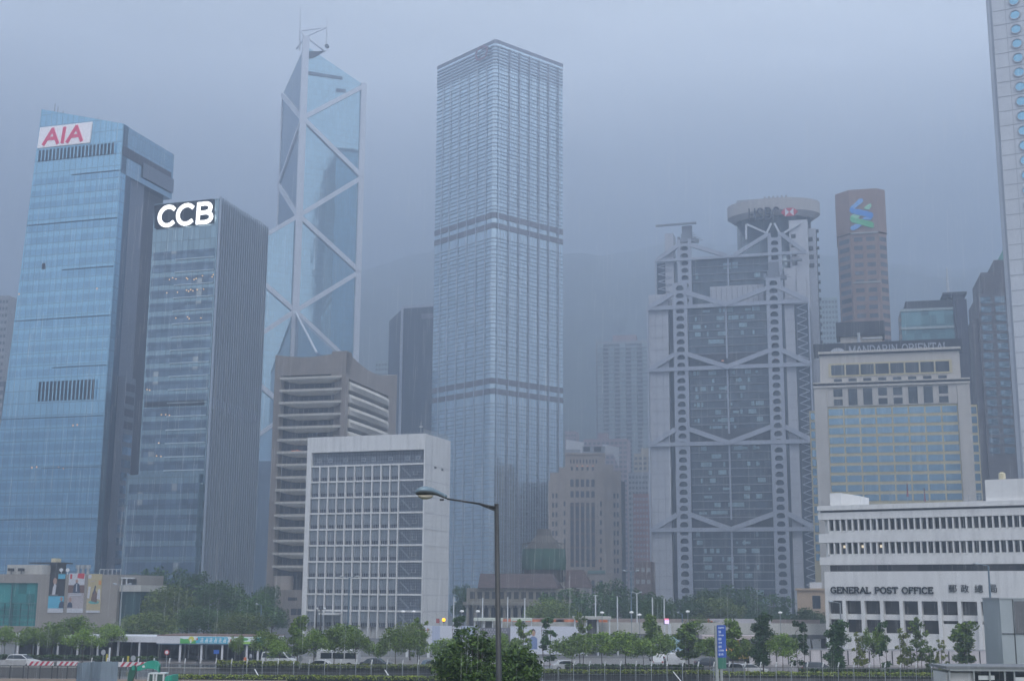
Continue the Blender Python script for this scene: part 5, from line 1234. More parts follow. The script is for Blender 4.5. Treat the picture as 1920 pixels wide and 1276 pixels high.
# ================================================================== POSTER-HUNG PODIUM AT THE LEFT
def podium():
    c = at(222, 1080, 262); F = Fr(c, -11); U, Z = F.U, F.Z
    b = thing('podium_building', 'beige tiled podium building with teal window and hanging posters', 'building', (c.x, c.y, 0))
    tm = mat('podium_tile', (.30,.275,.25), .8, .07, .4, streak=.10); H = Z(150, 1076)
    uL = U(-20, 1074)
    g0, g1 = U(-20,1100), U(71,1100); zg0, zg1 = Z(40,1173), Z(40,1092)
    part(b, 'wall', MB().box(F, g1, 0, 0, H, -20, 0).box(F, uL, g1-.01, zg1, H, -20, 0).box(F, uL, g1-.01, 0, zg0, -20, 0), tm)
    tg = glass('teal_window', (.05,.28,.27), 1.8, 2.4, .15, .35, .3); 
    wn = part(b, 'big_window', MB().box(F, uL, g1-.02, zg0+.01, zg1-.01, -8, -.5), tg)
    mb = MB(); ft = mat('window_bar_teal', (.05,.14,.15), .5, .1)
    for i in range(8): u = g1 - .2 - i*1.75; mb.box(F, u-.06, u+.06, zg0+.02, Z(40,1130), -.49, -.35)
    for y in (1130, 1142, 1153, 1165): z = Z(40, y); mb.box(F, uL, g1-.05, z-.06, z+.06, -.34, -.25)
    mb.box(F, U(21,1110)-.1, U(21,1110)+.1, zg0, zg1, -.24, -.1); part(wn, 'window_bars', mb, ft)
    # three posters; people on them are rough printed shapes on flat sheets
    def poster(x0, x1, y0, y1, base, name_, shapes):
        u0, u1 = F.U(x0-1, (y0+y1)/2, .2), F.U(x1-1, (y0+y1)/2, .2); z1, z0 = F.Z(x0, y0, .2), F.Z(x1, y1, .2)
        p_ = part(b, 'poster', MB().box(F, u0, u1, z0, z1, .02, .12), base)
        for k, (nm, m_, pts) in enumerate(shapes):
            part(p_, nm, MB().ext(F, [(u0+(u1-u0)*x, z0+(z1-z0)*y) for x, y in pts], .12, .13+.008*(k+1)), m_)
    ov = lambda cx_, cy_, rx, ry, n=14: [(cx_+rx*cos(2*pi*i/n), cy_+ry*sin(2*pi*i/n)) for i in range(n)]
    rc = lambda a_, b_, c_, d_: [(a_,b_),(c_,b_),(c_,d_),(a_,d_)]
    pk = mat('print_black', (.03,.03,.035), .7, .2); sk = mat('print_skin', (.42,.26,.20), .7, .1); pw = mat('print_white', (.55,.56,.60), .7, .06); pb = mat('print_blue', (.10,.42,.60), .7, .06); pr_ = mat('print_red', (.55,.05,.07), .7, .05); pn = mat('print_navy', (.05,.07,.12), .7, .1); po = mat('print_tan', (.45,.38,.22), .7, .15); pg = mat('print_mauve', (.42,.38,.40), .7, .1); pt = mat('print_teal', (.10,.36,.35), .7, .1); pbn = mat('print_brown', (.17,.10,.08), .7, .2)
    poster(92, 121, 1074, 1148, pk, 'a', [('print', pb, rc(0,.11,1,.42)), ('print', pw, rc(0,0,1,.11)), ('print', pb, rc(.55,.86,1,.98)), ('print', sk, ov(.36,.80,.12,.085)), ('print', pw, [(.22,.46),(.42,.46),(.46,.70),(.34,.74),(.24,.62)]), ('print', sk, ov(.85,.35,.09,.055)), ('print', pn, [(.70,.12),(1,.12),(1,.27),(.9,.30),(.76,.26)]), ('print', pw, rc(.08,.445,.6,.455))])
    poster(128, 158, 1074, 1148, pg, 'b', [('print', pw, rc(0,0,1,.11)), ('print', pbn, rc(0,.50,1,.70)), ('print', pw, rc(0,.70,1,1)), ('print', pr_, [(.52,.88),(.95,.86),(.98,1),(.55,1)]), ('print', pr_, rc(.08,.86,.2,.98)), ('print', sk, ov(.52,.80,.08,.05)), ('print', pn, [(.30,.50),(.76,.50),(.68,.72),(.52,.77),(.36,.71)]), ('print', pw, [(.49,.54),(.56,.54),(.55,.73),(.50,.73)]), ('print', sk, ov(.17,.33,.09,.06)), ('print', pn, [(.02,.13),(.33,.13),(.30,.24),(.18,.27),(.05,.24)]), ('print', pw, rc(.12,.47,.86,.49)), ('print', pw, rc(.12,.43,.86,.45))])
    poster(164, 190, 1075, 1148, po, 'c', [('print', pw, rc(0,0,1,.06)), ('print', pt, ov(.52,.27,.40,.045)), ('print', mat('print_orange', (.6,.25,.05), .7, .05), rc(.78,.72,.97,.83)), ('print', pbn, [(.30,.30),(.72,.26),(.80,.45),(.52,.62),(.38,.50)]), ('print', pw, [(.02,.38),(.18,.36),(.24,.66),(.08,.68)]), ('print', pw, [(.72,.36),(.95,.33),(.92,.62),(.78,.60)]), ('print', pn, [(.42,.48),(.52,.48),(.62,.68),(.54,.70)]), ('print', pg, rc(.2,.80,.5,.82)), ('print', pw, rc(.02,.88,.24,.98))])
    # roof: long white box, dark shelter, dishes and rails
    rb = part(b, 'roof_store', MB().box(F, U(13,1070,-2), U(79,1070,-2), H+.02, Z(45,1058,-2), -7, -2), paleconc)
    for px in (20, 39): u, z = F.at(px, 1069, -1); part(b, 'floodlight', MB().box(F, u-.7, u+.5, z-.1, z+.5, -1.5, -1).tube(F.P(u, H, -1.2), F.P(u, z, -1.2), .08), dark)
    part(b, 'roof_shelter', MB().box(F, U(57,1055,-5), U(118,1055,-5), Z(90,1056,-5), Z(90,1053.5,-5), -9, -4.5).box(F, U(92,1060,-5), U(110,1060,-5), H, Z(90,1056.1,-5), -8, -5.2), dark)
    part(b, 'roof_tank', MB().box(F, U(96,1050,-5), U(105,1050,-5), Z(90,1053.4,-5), Z(100,1046,-5), -7, -5), mat('tank_cream', (.60,.53,.36), .6, .1))
    for k, px in enumerate((147, 156, 165)):
        p = F.P(U(px,1068,-3), H, -3); part(b, 'roof_fan', MB().tube(p, p+V((0,0,1.2)), .3).tube(p+V((0,0,1.2)), p+V((0,0,1.9)), .55, .55, 10), steel)
    for k, px in enumerate((115, 127)):
        p = F.P(U(px,1072,-2), H, -2); part(b, 'satellite_dish', MB().tube(p, p+V((0,0,.8)), .07).loft([[p+V((.4*cos(a*pi/5)*s, -.15*s, .9+.35*sin(a*pi/5)*s)) for a in range(10)] for s in (.1,.7,1)]), whitesteel)
    mb = MB()
    for i in range(6): u = U(187,1072,-1)+i*.9; mb.tube(F.P(u,H,-1), F.P(u,H+1,-1), .05, n=4)
    mb.tube(F.P(U(187,1072,-1),H+1,-1), F.P(U(187,1072,-1)+4.5,H+1,-1), .05, n=4); part(b, 'roof_rail', mb, whitesteel)
    # glass hall to the right with white frame box
    z = Z(240, 1096, 0); a0, a1 = .1, U(262, 1100)
    part(b, 'hall_fascia', MB().box(F, a0, a1, Z(240,1108), z, -12, -.5), paleconc)
    part(b, 'hall_glass', MB().box(F, a0, a1-.2, 0, Z(240,1108)-.02, -12, -1), glass('hall_dark_glass', (.04,.09,.095), 1.2, 6, .15, .3, .3, line=.4, lw=.1))
    mb = MB(); b0, b1 = U(223,1090), U(243,1090); zt = Z(233,1081.5)
    mb.box(F, b0, b1+.5, zt-.25, zt, -1.2, -.7).box(F, b0, b0+.2, z+.02, zt-.26, -1.1, -.9).box(F, (b0+b1)/2-.12, (b0+b1)/2+.12, z+.02, zt-.26, -1.1, -.9)
    part(b, 'roof_frame', mb, whitesteel); part(b, 'roof_box', MB().box(F, b0+.3, b1, z+.02, zt-.3, -3, -1.3), dark)
podium()
# ================================================================== STREET LEVEL
rc_ = Fr((0,0),0)
def zat(px, py, Y): return at(px, py, Y).z
# raised road behind the billboards
def flyover():
    Y = 232; x0, x1 = at(905,1160,Y).x, at(1560,1160,Y).x
    t = thing('elevated_road', 'grey elevated road with concrete parapet behind the billboards', 'flyover', ((x0+x1)/2, Y, 0))
    zt = zat(1180, 1166, Y)
    part(t, 'parapet', MB().prism([(x0,Y),(x1,Y),(x1,Y+.3),(x0,Y+.3)], zt-1.9, zt), paleconc); part(t, 'parapet', MB().prism([(x0,Y+9),(x1,Y+9),(x1,Y+9.3),(x0,Y+9.3)], zt-1, zt+.5), mat('pinkish_concrete', (.33,.27,.25), .8, .1))
    part(t, 'deck', MB().prism([(x0,Y+.01),(x1,Y+.01),(x1,Y+9.2),(x0,Y+9.2)], zt-2.6, zt-1.92), concd)
    i = 0; x = x0+4
    while x < x1: part(t, 'pier', MB().prism([(x,Y+3),(x+1.2,Y+3),(x+1.2,Y+6),(x,Y+6)], 0, zt-2.61), concd); x += 14
    for px in (960, 1003, 1035, 1065, 1110, 1126):
        p = at(px, 1168, Y+1.5); b_ = thing('barrier', 'orange and white road barrier on the elevated road number %s from lamp post' % {960:'one',1003:'two',1035:'three',1065:'four',1110:'five',1126:'six'}[px], 'barrier', (p.x, p.y, zt-1.9), 'orange road barriers on the elevated road')
        b_['label'] = {960:'orange barrier on elevated road nearest the foreground lamp post',1003:'orange and white barrier above the left part of white billboard',1035:'orange and white barrier above middle of white billboard',1065:'orange barrier above right part of the white billboard',1110:'small orange barrier under the flat grey pavilion roof',1126:'small orange barrier by the right end of flat pavilion roof'}[px]
        part(b_, 'board', MB().wb((p.x,p.y,zt-1.1), (2.4 if px > 1100 else 4.2,.15,1.5)), mat('barrier_orange', (.62,.20,.10), .7, .2, 1.5)); part(b_, 'foot', MB().wb((p.x-.6,p.y,zt-1.9), (.3,.6,.8)).wb((p.x+.6,p.y,zt-1.9), (.3,.6,.8)), dark)
flyover()
def pavilion(px0, px1, py, Y, lab, cream=False):
    p = at(px0, py, Y); q = at(px1, py, Y); t = thing('pavilion', lab, 'pavilion', ((p.x+q.x)/2, Y, 0), 'flat roofed pavilions by the elevated road')
    m_ = mat('pavilion_cream', (.58,.62,.55), .6, .05) if cream else paleconc
    part(t, 'roof', MB().prism([(p.x,Y),(q.x,Y),(q.x,Y+5),(p.x,Y+5)], p.z-.45, p.z), m_)
    for f_ in (.04, .35, .65, .96):
        x = p.x+(q.x-p.x)*f_; part(t, 'post', MB().tube((x,Y+.5,0), (x,Y+.5,p.z-.46), .12), whitesteel)
    part(t, 'kiosk', MB().prism([(p.x+(q.x-p.x)*.4,Y+1.5),(p.x+(q.x-p.x)*.62,Y+1.5),(p.x+(q.x-p.x)*.62,Y+4),(p.x+(q.x-p.x)*.4,Y+4)], 0, p.z-.47), concd)
pavilion(888, 943, 1158, 226, 'cream flat roof pavilion left of the foreground lamp post', True)
pavilion(958, 998, 1158, 226, 'short cream flat roof pavilion right of the foreground lamp post', True)
pavilion(1075, 1146, 1155, 226, 'wide grey flat roof pavilion under tall white pole')
# billboards
def billboard(px0, px1, py0, py1, Y, name, lab, m_, extra=None, legs=True, dep=.5, grp=None):
    p, q = at(px0, py0, Y), at(px1, py1, Y); t = thing(name, lab, 'billboard', ((p.x+q.x)/2, Y, 0), grp)
    pn = part(t, 'board', MB().prism([(p.x,Y),(q.x,Y),(q.x,Y+dep),(p.x,Y+dep)], q.z, p.z), m_)
    if legs:
        for f_ in (.05, .35, .65, .95):
            x = p.x+(q.x-p.x)*f_; part(t, 'leg', MB().box(Fr((x-.2, Y+.2),0), 0, .4, 0, q.z-.01, -.3, 0), whitesteel)
    if extra: extra(pn, Fr((p.x, Y), 0), q.x-p.x, q.z, p.z)
    return t
ovl = lambda cx_, cy_, rx, ry, n=16: [(cx_+rx*cos(2*pi*i/n), cy_+ry*sin(2*pi*i/n)) for i in range(n)]
bbw = mat('billboard_white', (.60,.62,.70), .6, .03, .3); bbb = mat('billboard_blue_band', (.42,.47,.62), .6, .03, .3)
def man(pn, F, u, z, h, shirt):
    hair = mat('print_hair', (.04,.03,.03), .8, .1); sk = mat('print_skin2', (.47,.28,.21), .7, .06)
    part(pn, 'print', MB().ext(F, [(u-h*.42,z-h*1.6),(u+h*.42,z-h*1.6),(u+h*.40,z-h*.55),(u+h*.12,z-h*.35),(u-h*.12,z-h*.35),(u-h*.40,z-h*.55)], .0, .02), shirt)
    part(pn, 'print', MB().ext(F, ovl(u, z+.05*h, h*.23, h*.33), .0, .035), hair)
    part(pn, 'print', MB().ext(F, ovl(u+.03*h, z-.05*h, h*.18, h*.27), .0, .05), sk)
    for dx in (-.05, .11): part(pn, 'print', MB().ext(F, ovl(u+dx*h, z-.0*h, h*.03, h*.018, 8), .0, .06), hair)
    part(pn, 'print', MB().ext(F, ovl(u+.03*h, z-.18*h, h*.07, h*.015, 8), .0, .06), mat('print_lip', (.30,.08,.07), .7, .05))
def bb1(pn, F, w_, z0, z1):
    part(pn, 'print', MB().box(F, w_*.40, w_*.51, z0, z1, .0, .015), bbb); part(pn, 'print', MB().box(F, w_*.80, w_, z0, z1, .0, .015), bbb)
    man(pn, F, w_*.84, z1-.95, 1.5, mat('print_grey_shirt', (.44,.46,.54), .7, .06))
    rd = mat('print_red', (.55,.05,.07), .7, .05)
    for k, dx in enumerate((0,.25,.5,1.1)): part(pn, 'print', MB().box(F, w_*.13+dx+1.2, w_*.13+dx+1.35, z0+2.3, z0+2.9, 0, .02), rd)
billboard(757, 890, 1172, 1213, 214, 'billboard', 'long white billboard with a short haired man left of lamp post', bbw, bb1, grp='large billboards by the road')
billboard(890, 957, 1176, 1214, 216, 'perforated_screen', 'grey perforated screen wall between the two white billboards', mat('perforated_grey', (.17,.17,.20), .6, .1), lambda pn,F,w_,z0,z1: part(pn, 'holes', (lambda mb: [mb.ext(F, ovl(.3+i*.42+(j%2)*.21, z1-.3-j*.36, .13,.13,6), 0, .02) for i in range(int(w_/.42)-1) for j in range(10)] and mb)(MB()), mat('hole_light', (.36,.36,.42), .6, .1)), grp='large billboards by the road')
def bb2(pn, F, w_, z0, z1):
    man(pn, F, w_*.30, z1-1.0, 1.6, mat('print_blue_shirt', (.16,.22,.42), .7, .08))
billboard(957, 1100, 1173, 1226, 213, 'billboard', 'long white billboard with man in blue shirt right of lamp post', bbw, bb2, legs=False, grp='large billboards by the road')
def bb3(pn, F, w_, z0, z1):
    og = mat('print_orange_text', (.60,.20,.14), .7, .05); bt = mat('print_pale_blue', (.25,.40,.58), .7, .05); gy = mat('print_grey_text', (.30,.31,.36), .7, .05)
    part(pn, 'print', MB().box(F, 0, w_*.025, z0, z1, 0, .02), og); part(pn, 'print', MB().ext(F, ovl(w_*.06, z1-.55, .26,.26,8), 0, .02), og)
    random.seed(9)
    for (fx0, fx1, fz, h_, m_) in ((.10,.18,.86,.22,gy),(.40,.56,.66,.20,og),(.60,.66,.66,.26,og),(.40,.63,.46,.16,bt),(.52,.72,.16,.20,bt),(.08,.11,.52,.5,bt)):
        mb = MB(); x = fx0*w_
        while x < fx1*w_: 
            ww = random.uniform(.08,.2); mb.box(F, x, x+ww, z0+(z1-z0)*fz-h_/2, z0+(z1-z0)*fz+h_/2*random.uniform(.5,1), 0, .02); x += ww+.07
        part(pn, 'lettering', mb, m_)
billboard(1327, 1447, 1159, 1190, 236, 'advertising_board', 'white advertising board with orange edge above the bus stop canopy', mat('ad_white', (.50,.48,.52), .6, .05), bb3)
# bus stop canopy beneath it, orange signs and its posts
def stop_canopy():
    Y = 206; p, q = at(1317, 1190, Y), at(1447, 1190, Y); t = thing('bus_stop_canopy', 'pinkish flat canopy on posts in front of the advertising board', 'canopy', ((p.x+q.x)/2, Y, 0))
    zb = zat(1380, 1198, Y)
    part(t, 'roof', MB().prism([(p.x,Y),(q.x,Y),(q.x,Y+4),(p.x,Y+4)], zb, p.z), mat('canopy_pink', (.50,.43,.43), .7, .06))
    for px in (1331, 1368, 1408, 1440): x = at(px,1200,Y).x; part(t, 'post', MB().tube((x,Y+.4,0),(x,Y+.4,zb-.01),.10), steel)
    og = mat('sign_orange', (.60,.33,.08), .6, .1)
    for px in (1338, 1385, 1396, 1403): x = at(px,1204,Y).x; part(t, 'hanging_sign', MB().wb((x,Y+.3,zb-1.0),(.28,.08,.95)), og)
    part(t, 'rear_screen', MB().prism([(p.x+3,Y+3.7),(q.x-1,Y+3.7),(q.x-1,Y+3.8),(p.x+3,Y+3.8)], .2, zb-.3), mat('screen_grey2', (.16,.17,.20), .5, .3, 1.5))
stop_canopy()
# bus terminus shelter at the left with its printed fascia
def terminus():
    t = thing('bus_shelter', 'long white bus shelter with green and blue printed fascia', 'bus shelter', tuple(at(300, 1232, 200).xy)+(0,))
    L0, L1 = at(-15, 1200, 203), at(295, 1205, 199); R0, R1 = at(295, 1191, 198), at(505, 1192, 196)
    wp = mat('shelter_white', (.62,.63,.68), .6, .05)
    def fasc(p, q, ya, yb, z0, z1, nm='fascia', m_=wp, off=0):
        a = math.degrees(atan2(q.y-p.y, q.x-p.x)); F = Fr(p, a); l = hypot(q.x-p.x, q.y-p.y); return F, l
    FL, lL = fasc(L0, L1, 0,0,0,0); FR, lR = fasc(R0, R1, 0,0,0,0)
    zl0, zl1 = zat(60,1200.5,202), zat(60,1189.5,202); zr0, zr1 = zat(400,1206,197), zat(400,1192,197)
    part(t, 'roof', MB().box(FL, 0, lL, zl0, zl1, -8, 0), wp); part(t, 'roof', MB().box(FR, 0, lR, zr0, zr1, -8, .2), wp)
    part(t, 'ridge', MB().box(FR, 0, lR, zr1+.01, zr1+.12, -8, .1), mat('ridge_brown', (.16,.10,.08), .7, .1)); part(t, 'gutter', MB().box(FR, 0, lR, zr0-.15, zr0-.01, -2, .1), mat('gutter_blue', (.13,.22,.34), .6, .1))
    for px in (-2, 32, 70, 107, 144, 182, 220, 260): x = FL.U(px, 1215); part(t, 'post', MB().box(FL, x-.11, x+.11, 0, zl0-.01, -.4, -.15), wp)
    for px in (337, 377, 416, 462, 483, 502): x = FR.U(px, 1215); part(t, 'post', MB().box(FR, x-.13, x+.13, 0, zr0-.16, -.4, -.12), wp)
    for px in (27, 62, 100, 135, 246, 297, 346, 386, 441): 
        Fx = FL if px < 290 else FR; x = Fx.U(px, 1215, -7); part(t, 'inner_post', MB().box(Fx, x-.10, x+.10, 0, (zl0 if px < 290 else zr0)-.2, -7.2, -7), alum)
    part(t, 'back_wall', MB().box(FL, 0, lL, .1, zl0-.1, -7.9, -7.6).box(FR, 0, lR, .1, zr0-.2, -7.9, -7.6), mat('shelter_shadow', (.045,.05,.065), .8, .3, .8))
    # print on the fascia
    Z = FR.Z; U = FR.U; h_ = zr1-zr0
    g1, g2, yl, bl, wt, rd = [mat(n, c, .6, .06) for n, c in (('fascia_green',(.10,.42,.12)),('fascia_lime',(.34,.60,.14)),('fascia_yellow',(.62,.60,.10)),('fascia_cyan',(.06,.42,.62)),('fascia_letter',(.70,.78,.82)),('fascia_red',(.6,.12,.06)))]
    fp = part(t, 'printed_fascia', MB().box(FR, U(339,1200), U(500,1200), zr0+.02, zr1-.02, .21, .26), wt)
    a, e = U(339,1200), U(370,1200); w_ = e-a
    part(fp, 'print', MB().ext(FR, [(a,zr0+.03),(e,zr0+.03),(e,zr0+h_*.45),(a+w_*.7,zr0+h_*.5),(a+w_*.5,zr0+h_*.65),(a+w_*.25,zr0+h_*.6),(a,zr0+h_*.72)], .26, .28), g1)
    part(fp, 'print', MB().ext(FR, ovl(U(360,1199), zr0+h_*.62, .42, h_*.36), .26, .30), yl); part(fp, 'print', MB().ext(FR, ovl(U(359,1201), zr0+h_*.35, .12, h_*.3), .26, .31), wt)
    part(fp, 'print', MB().ext(FR, ovl(U(371,1197), zr0+h_*.62, .12, h_*.14), .26, .32), rd)
    a, e = U(370,1200), U(430,1200)
    part(fp, 'print', MB().ext(FR, [(a-.2,zr0+.1),(e-.15,zr0+.05),(e,zr0+h_*.5),(e-.2,zr1-.08),(a+.15,zr1-.08)], .26, .29), bl)
    a, e = U(444,1200), U(478,1200); part(fp, 'print', MB().ext(FR, [(a,zr0+.03),(e,zr0+.03),(e,zr0+h_*.35),(a,zr0+h_*.35)], .26, .28), g2); part(fp, 'print', MB().ext(FR, ovl(U(459,1198), zr0+h_*.66, .65, h_*.18), .26, .29), g1)
    a, e = U(481,1200), U(498,1200); part(fp, 'print', MB().box(FR, a, e, zr0+.05, zr1-.1, .26, .28), bl)
    part(fp, 'print', MB().ext(FR, ovl(U(433,1200), zr0+h_*.4, .15, h_*.26), .26, .30), rd)
    # white outlined characters on the cyan field, read as strokes only at this distance
    mb = MB(); random.seed(2); x = U(377,1200)
    for k in range(7):
        cw = .52; cz = zr0+h_*.2; ch = h_*.6; e_ = .30+k*.001
        for s_ in ((0,.8,1,.8),(.1,.45,.9,.45),(.5,0,.5,1),(0,.08,.95,.08),(.15,.45,.1,.08),(.85,.95,.8,.2))[(k%2):5+(k%2)]:
            mb.bar(FR, x+cw*s_[0], cz+ch*s_[1], x+cw*s_[2], cz+ch*s_[3], .10, .30, e_+.004*len(mb.v)/400)
        x += .69
    part(fp, 'lettering', mb, wt)
terminus()
# hedges, walls, fence
hedm = leafmat('hedge_leaf', (.08,.13,.02), (.26,.30,.03)); hedd = leafmat('hedge_leaf_dark', (.03,.07,.018), (.08,.14,.025))
def leafcloud(mb, n, fn, sz, rnd=random):
    for _ in range(n):
        c, nn = fn(); s_ = sz*rnd.uniform(.6, 1.3)
        a = V((rnd.gauss(0,1), rnd.gauss(0,1), rnd.gauss(0,.6))).normalized(); b = a.cross(V((rnd.gauss(0,1),rnd.gauss(0,1),rnd.gauss(0,1)))).normalized()
        mb.add([c-a*s_, c+b*s_*.55, c+a*s_, c-b*s_*.55], [(0,1,2,3)])
def hedge(px0, px1, pyt, pyb, Y, lab, mt=None, dens=110, sz=.16, dep=.9, grp='clipped hedges along the road'):
    p, q = at(px0, pyt, Y), at(px1, pyt, Y); zb = max(.02, zat((px0+px1)/2, pyb, Y)); h_ = p.z-zb
    random.seed(int(px0)+7); mb = MB(); L_ = q.x-p.x
    def fn(): 
        x = random.uniform(0, L_); zz = random.random()**.7; top = h_*(1+.08*sin(x*1.7)+.06*sin(x*4.1))
        return V((p.x+x, Y+random.uniform(0,dep), zb+zz*top)), None
    leafcloud(mb, int(L_*dens), fn, sz)
    t = thing('hedge', lab, 'hedge', ((p.x+q.x)/2, Y, zb), grp)
    part(t, 'foliage', mb, mt or hedm); part(t, 'stems', MB().prism([(p.x,Y+.35),(q.x,Y+.35),(q.x,Y+.75),(p.x,Y+.75)], zb-.25 if zb > .3 else zb, zb+h_*.75), mat('hedge_core', (.025,.03,.018), .9, .2))
    return t
hedge(-15, 175, 1226.5, 1234, 190, 'dark clipped hedge in front of the left end of bus shelter', hedd)
hedge(176, 296, 1229, 1238, 190, 'green hedge by road signs in front of the bus shelter', hedd)
hedge(405, 560, 1238, 1248, 165, 'bushy hedge on top of the wall below bus shelter', None, 130)
hedge(562, 900, 1244, 1252, 165, 'yellow green hedge on the wall between bus shelter and dark bush')
hedge(1003, 1335, 1254, 1262, 160, 'yellow green hedge behind white fence right of the dark bush')
hedge(1337, 1776, 1258, 1267, 157, 'bright hedge along fence in front of the pink hoarding')
hedge(1500, 1776, 1253, 1258, 164, 'dark hedge just behind the bright hedge below post office', hedd)
hedge(1060, 1320, 1244, 1252, 172, 'dull low hedge between the road and the bright hedge', hedd, 70)
hedge(330, 900, 1264, 1273, 153.5, 'low yellow green hedge at foot of the grey wall', None, 90)
cw = MB(); Y = 166.5
for (a, e, yt, Yw) in ((-15, 150, 1248, 160), (296, 1005, 1250, 166.2), (990, 1776, 1261, 161.2)):
    p, q = at(a, yt, Yw), at(e, yt, Yw); nm = {-15:'long grey retaining wall beneath the striped barriers',296:'dark stained retaining wall below the hedge and bus shelter',990:'dark retaining wall behind the white fence posts'}[a]
    b_ = thing('retaining_wall', nm, 'wall', ((p.x+q.x)/2, Yw, 0), 'low retaining walls along the road')
    part(b_, 'wall', MB().prism([(p.x,Yw),(q.x,Yw),(q.x,Yw+.4),(p.x,Yw+.4)], 0, p.z-.12), concd); part(b_, 'coping', MB().prism([(p.x,Yw-.06),(q.x,Yw-.06),(q.x,Yw+.46),(p.x,Yw+.46)], p.z-.119, p.z), conc)
def fence():
    Y = 156.5; x0, x1 = at(170,1260,Y).x, at(1776,1260,Y).x
    t = thing('wire_fence', 'chain link fence with white topped cranked posts across the foreground', 'fence', ((x0+x1)/2, Y, 0))
    z0 = .02; zt = zat(1000,1245,Y); n = 55; P0 = None
    for i in range(n+1):
        x = x0+(x1-x0)*i/n
        if P0 is None:
            P0 = part(t, 'post', MB().tube((x,Y,z0),(x,Y,zt-.05),.045,n=6), mat('pole_grey', (.26,.28,.30), .5, .1)); part(P0, 'post_tip', MB().tube((x,Y,zt-.06),(x+.10,Y-.12,zt+.46),.075,n=6), mat('tip_white', (.75,.76,.78), .5, .03))
        else: copy_part(P0, t, (x-x0,0,0))
    mb = MB()
    for k in range(3): mb.tube((x0,Y,z0+.1+k*(zt-z0-.3)/2),(x1,Y,z0+.1+k*(zt-z0-.3)/2),.010,n=4)
    part(t, 'rail_wires', mb, steel)
    mb = MB(); h_ = zt-.15; i = 0; x = x0
    while x < x1: mb.box(rc_, x, x+.012, z0+.02, h_, -Y, -Y+.01); x += .55
    part(t, 'mesh', mb, steel)
    for px in (478, 722, 1262): x = at(px, 1250, Y).x; part(t, 'stay', MB().tube((x,Y-.1,zt-.7),(x+1.0,Y-1.0,.05),.06,n=6), mat('tip_white', (.75,.76,.78), .5, .03))
fence()
# striped barriers and blue grey site hoarding at the left
def striped(px0, px1, py0, py1, Y, lab):
    p, q = at(px0, py0, Y), at(px1, py0, Y); zb = zat(px0, py1, Y); t = thing('striped_barrier', lab, 'barrier', ((p.x+q.x)/2, Y, 0), 'red and white striped site barriers')
    F = Fr((p.x, Y), 0); L_ = q.x-p.x; h_ = p.z-zb
    bd = part(t, 'board', MB().box(F, 0, L_, zb, p.z, -.12, 0), mat('barrier_white', (.62,.62,.64), .6, .05)); mb = MB(); n = max(2, int(L_/.62))
    if px0 < 0: bd.data.materials[0] = mat('barrier_worn', (.36,.36,.37), .7, .25, 1.5); n = 0
    for i in range(n): u = L_*(i+.3)/n; mb.ext(F, [(u,zb+.01),(u+.30,zb+.01),(u+.30+h_*.7,p.z-.01),(u+h_*.7,p.z-.01)] if u+.30+h_*.7 < L_ else [(u,zb+.01),(u+.15,zb+.01),(L_-.01,p.z-.1),(L_-.05,p.z-.01)], .0, .015)
    if n: part(bd, 'stripes', mb, mat('stripe_red', (.45,.03,.07), .6, .08))
    for f_ in (.05,.5,.95): part(t, 'leg', MB().box(F, L_*f_-.06, L_*f_+.06, 0, zb-.01, -.1, -.02), dark)
striped(-8, 48, 1236, 1246, 158, 'worn grey barrier without stripes at the left end'); 
striped(51, 101, 1238.5, 1246.5, 157, 'striped barrier of five red bars next to the white car')
striped(107, 147, 1239, 1246.5, 157, 'striped barrier of four red bars left of the blue hoarding')
striped(222, 291, 1240, 1249, 156, 'striped barrier with broad red bars behind the excavator arm')
def hoarding():
    t = None
    pts = [(145,1243,148),(155,1241,146.5),(172,1240,147.5),(190,1239,146.5),(210,1239,147),(222,1240,147.5)]
    c = at(180,1250,147); t = thing('site_hoarding', 'blue grey metal site hoarding bent in panels left of the excavator', 'hoarding', (c.x, c.y, 0)); hm = mat('hoarding_blue_grey', (.20,.26,.32), .5, .12, .8, streak=.15)
    for (a, b_) in zip(pts, pts[1:]):
        p, q = at(*a), at(*b_); F = Fr(p, math.degrees(atan2(q.y-p.y,q.x-p.x))); l = hypot(q.x-p.x,q.y-p.y); h_ = (p.z+q.z)/2
        pn = part(t, 'panel', MB().box(F, .01, l-.01, .1, h_, -.06, 0), hm); mb = MB(); u = .15
        while u < l-.1: mb.box(F, u, u+.05, .12, h_-.03, .005, .04); u += .3
        part(pn, 'ribs', mb, hm)
hoarding()
def hoarding2():
    Y = 199; p, q = at(1405, 1219, Y), at(1432, 1214, Y); r_ = at(1880, 1219, Y)
    t = thing('site_hoarding', 'long pale pink hoarding with dark posts in front of the post office', 'hoarding', ((q.x+r_.x)/2, Y, 0)); m_ = mat('hoarding_pink', (.58,.545,.56), .65, .04, .4, streak=.10)
    zl = zat(1410, 1248, Y)
    part(t, 'panel', MB().box(Fr((p.x,Y),0), 0, q.x-p.x+.5, 0, zat(1410,1219.5,Y), -.1, 0), m_); part(t, 'panel', MB().box(Fr((q.x+.6,Y),0), 0, r_.x-q.x, 0, zat(1600,1217.5,Y), -.1, 0), m_)
    F = Fr((q.x,Y),0); mb = part(t, 'rail', MB().box(F, .8, r_.x-q.x, zat(1600,1217,Y), zat(1600,1217,Y)+.12, -.15, .12), alum)
    for px in (1443,1456,1478,1519,1540,1560,1590,1630,1673,1708,1742,1779,1803,1837): x = at(px,1230,Y).x-q.x; part(t, 'post', MB().box(F, x-.06, x+.06, 0, zat(1600,1219,Y), .01, .12), dark)
hoarding2()
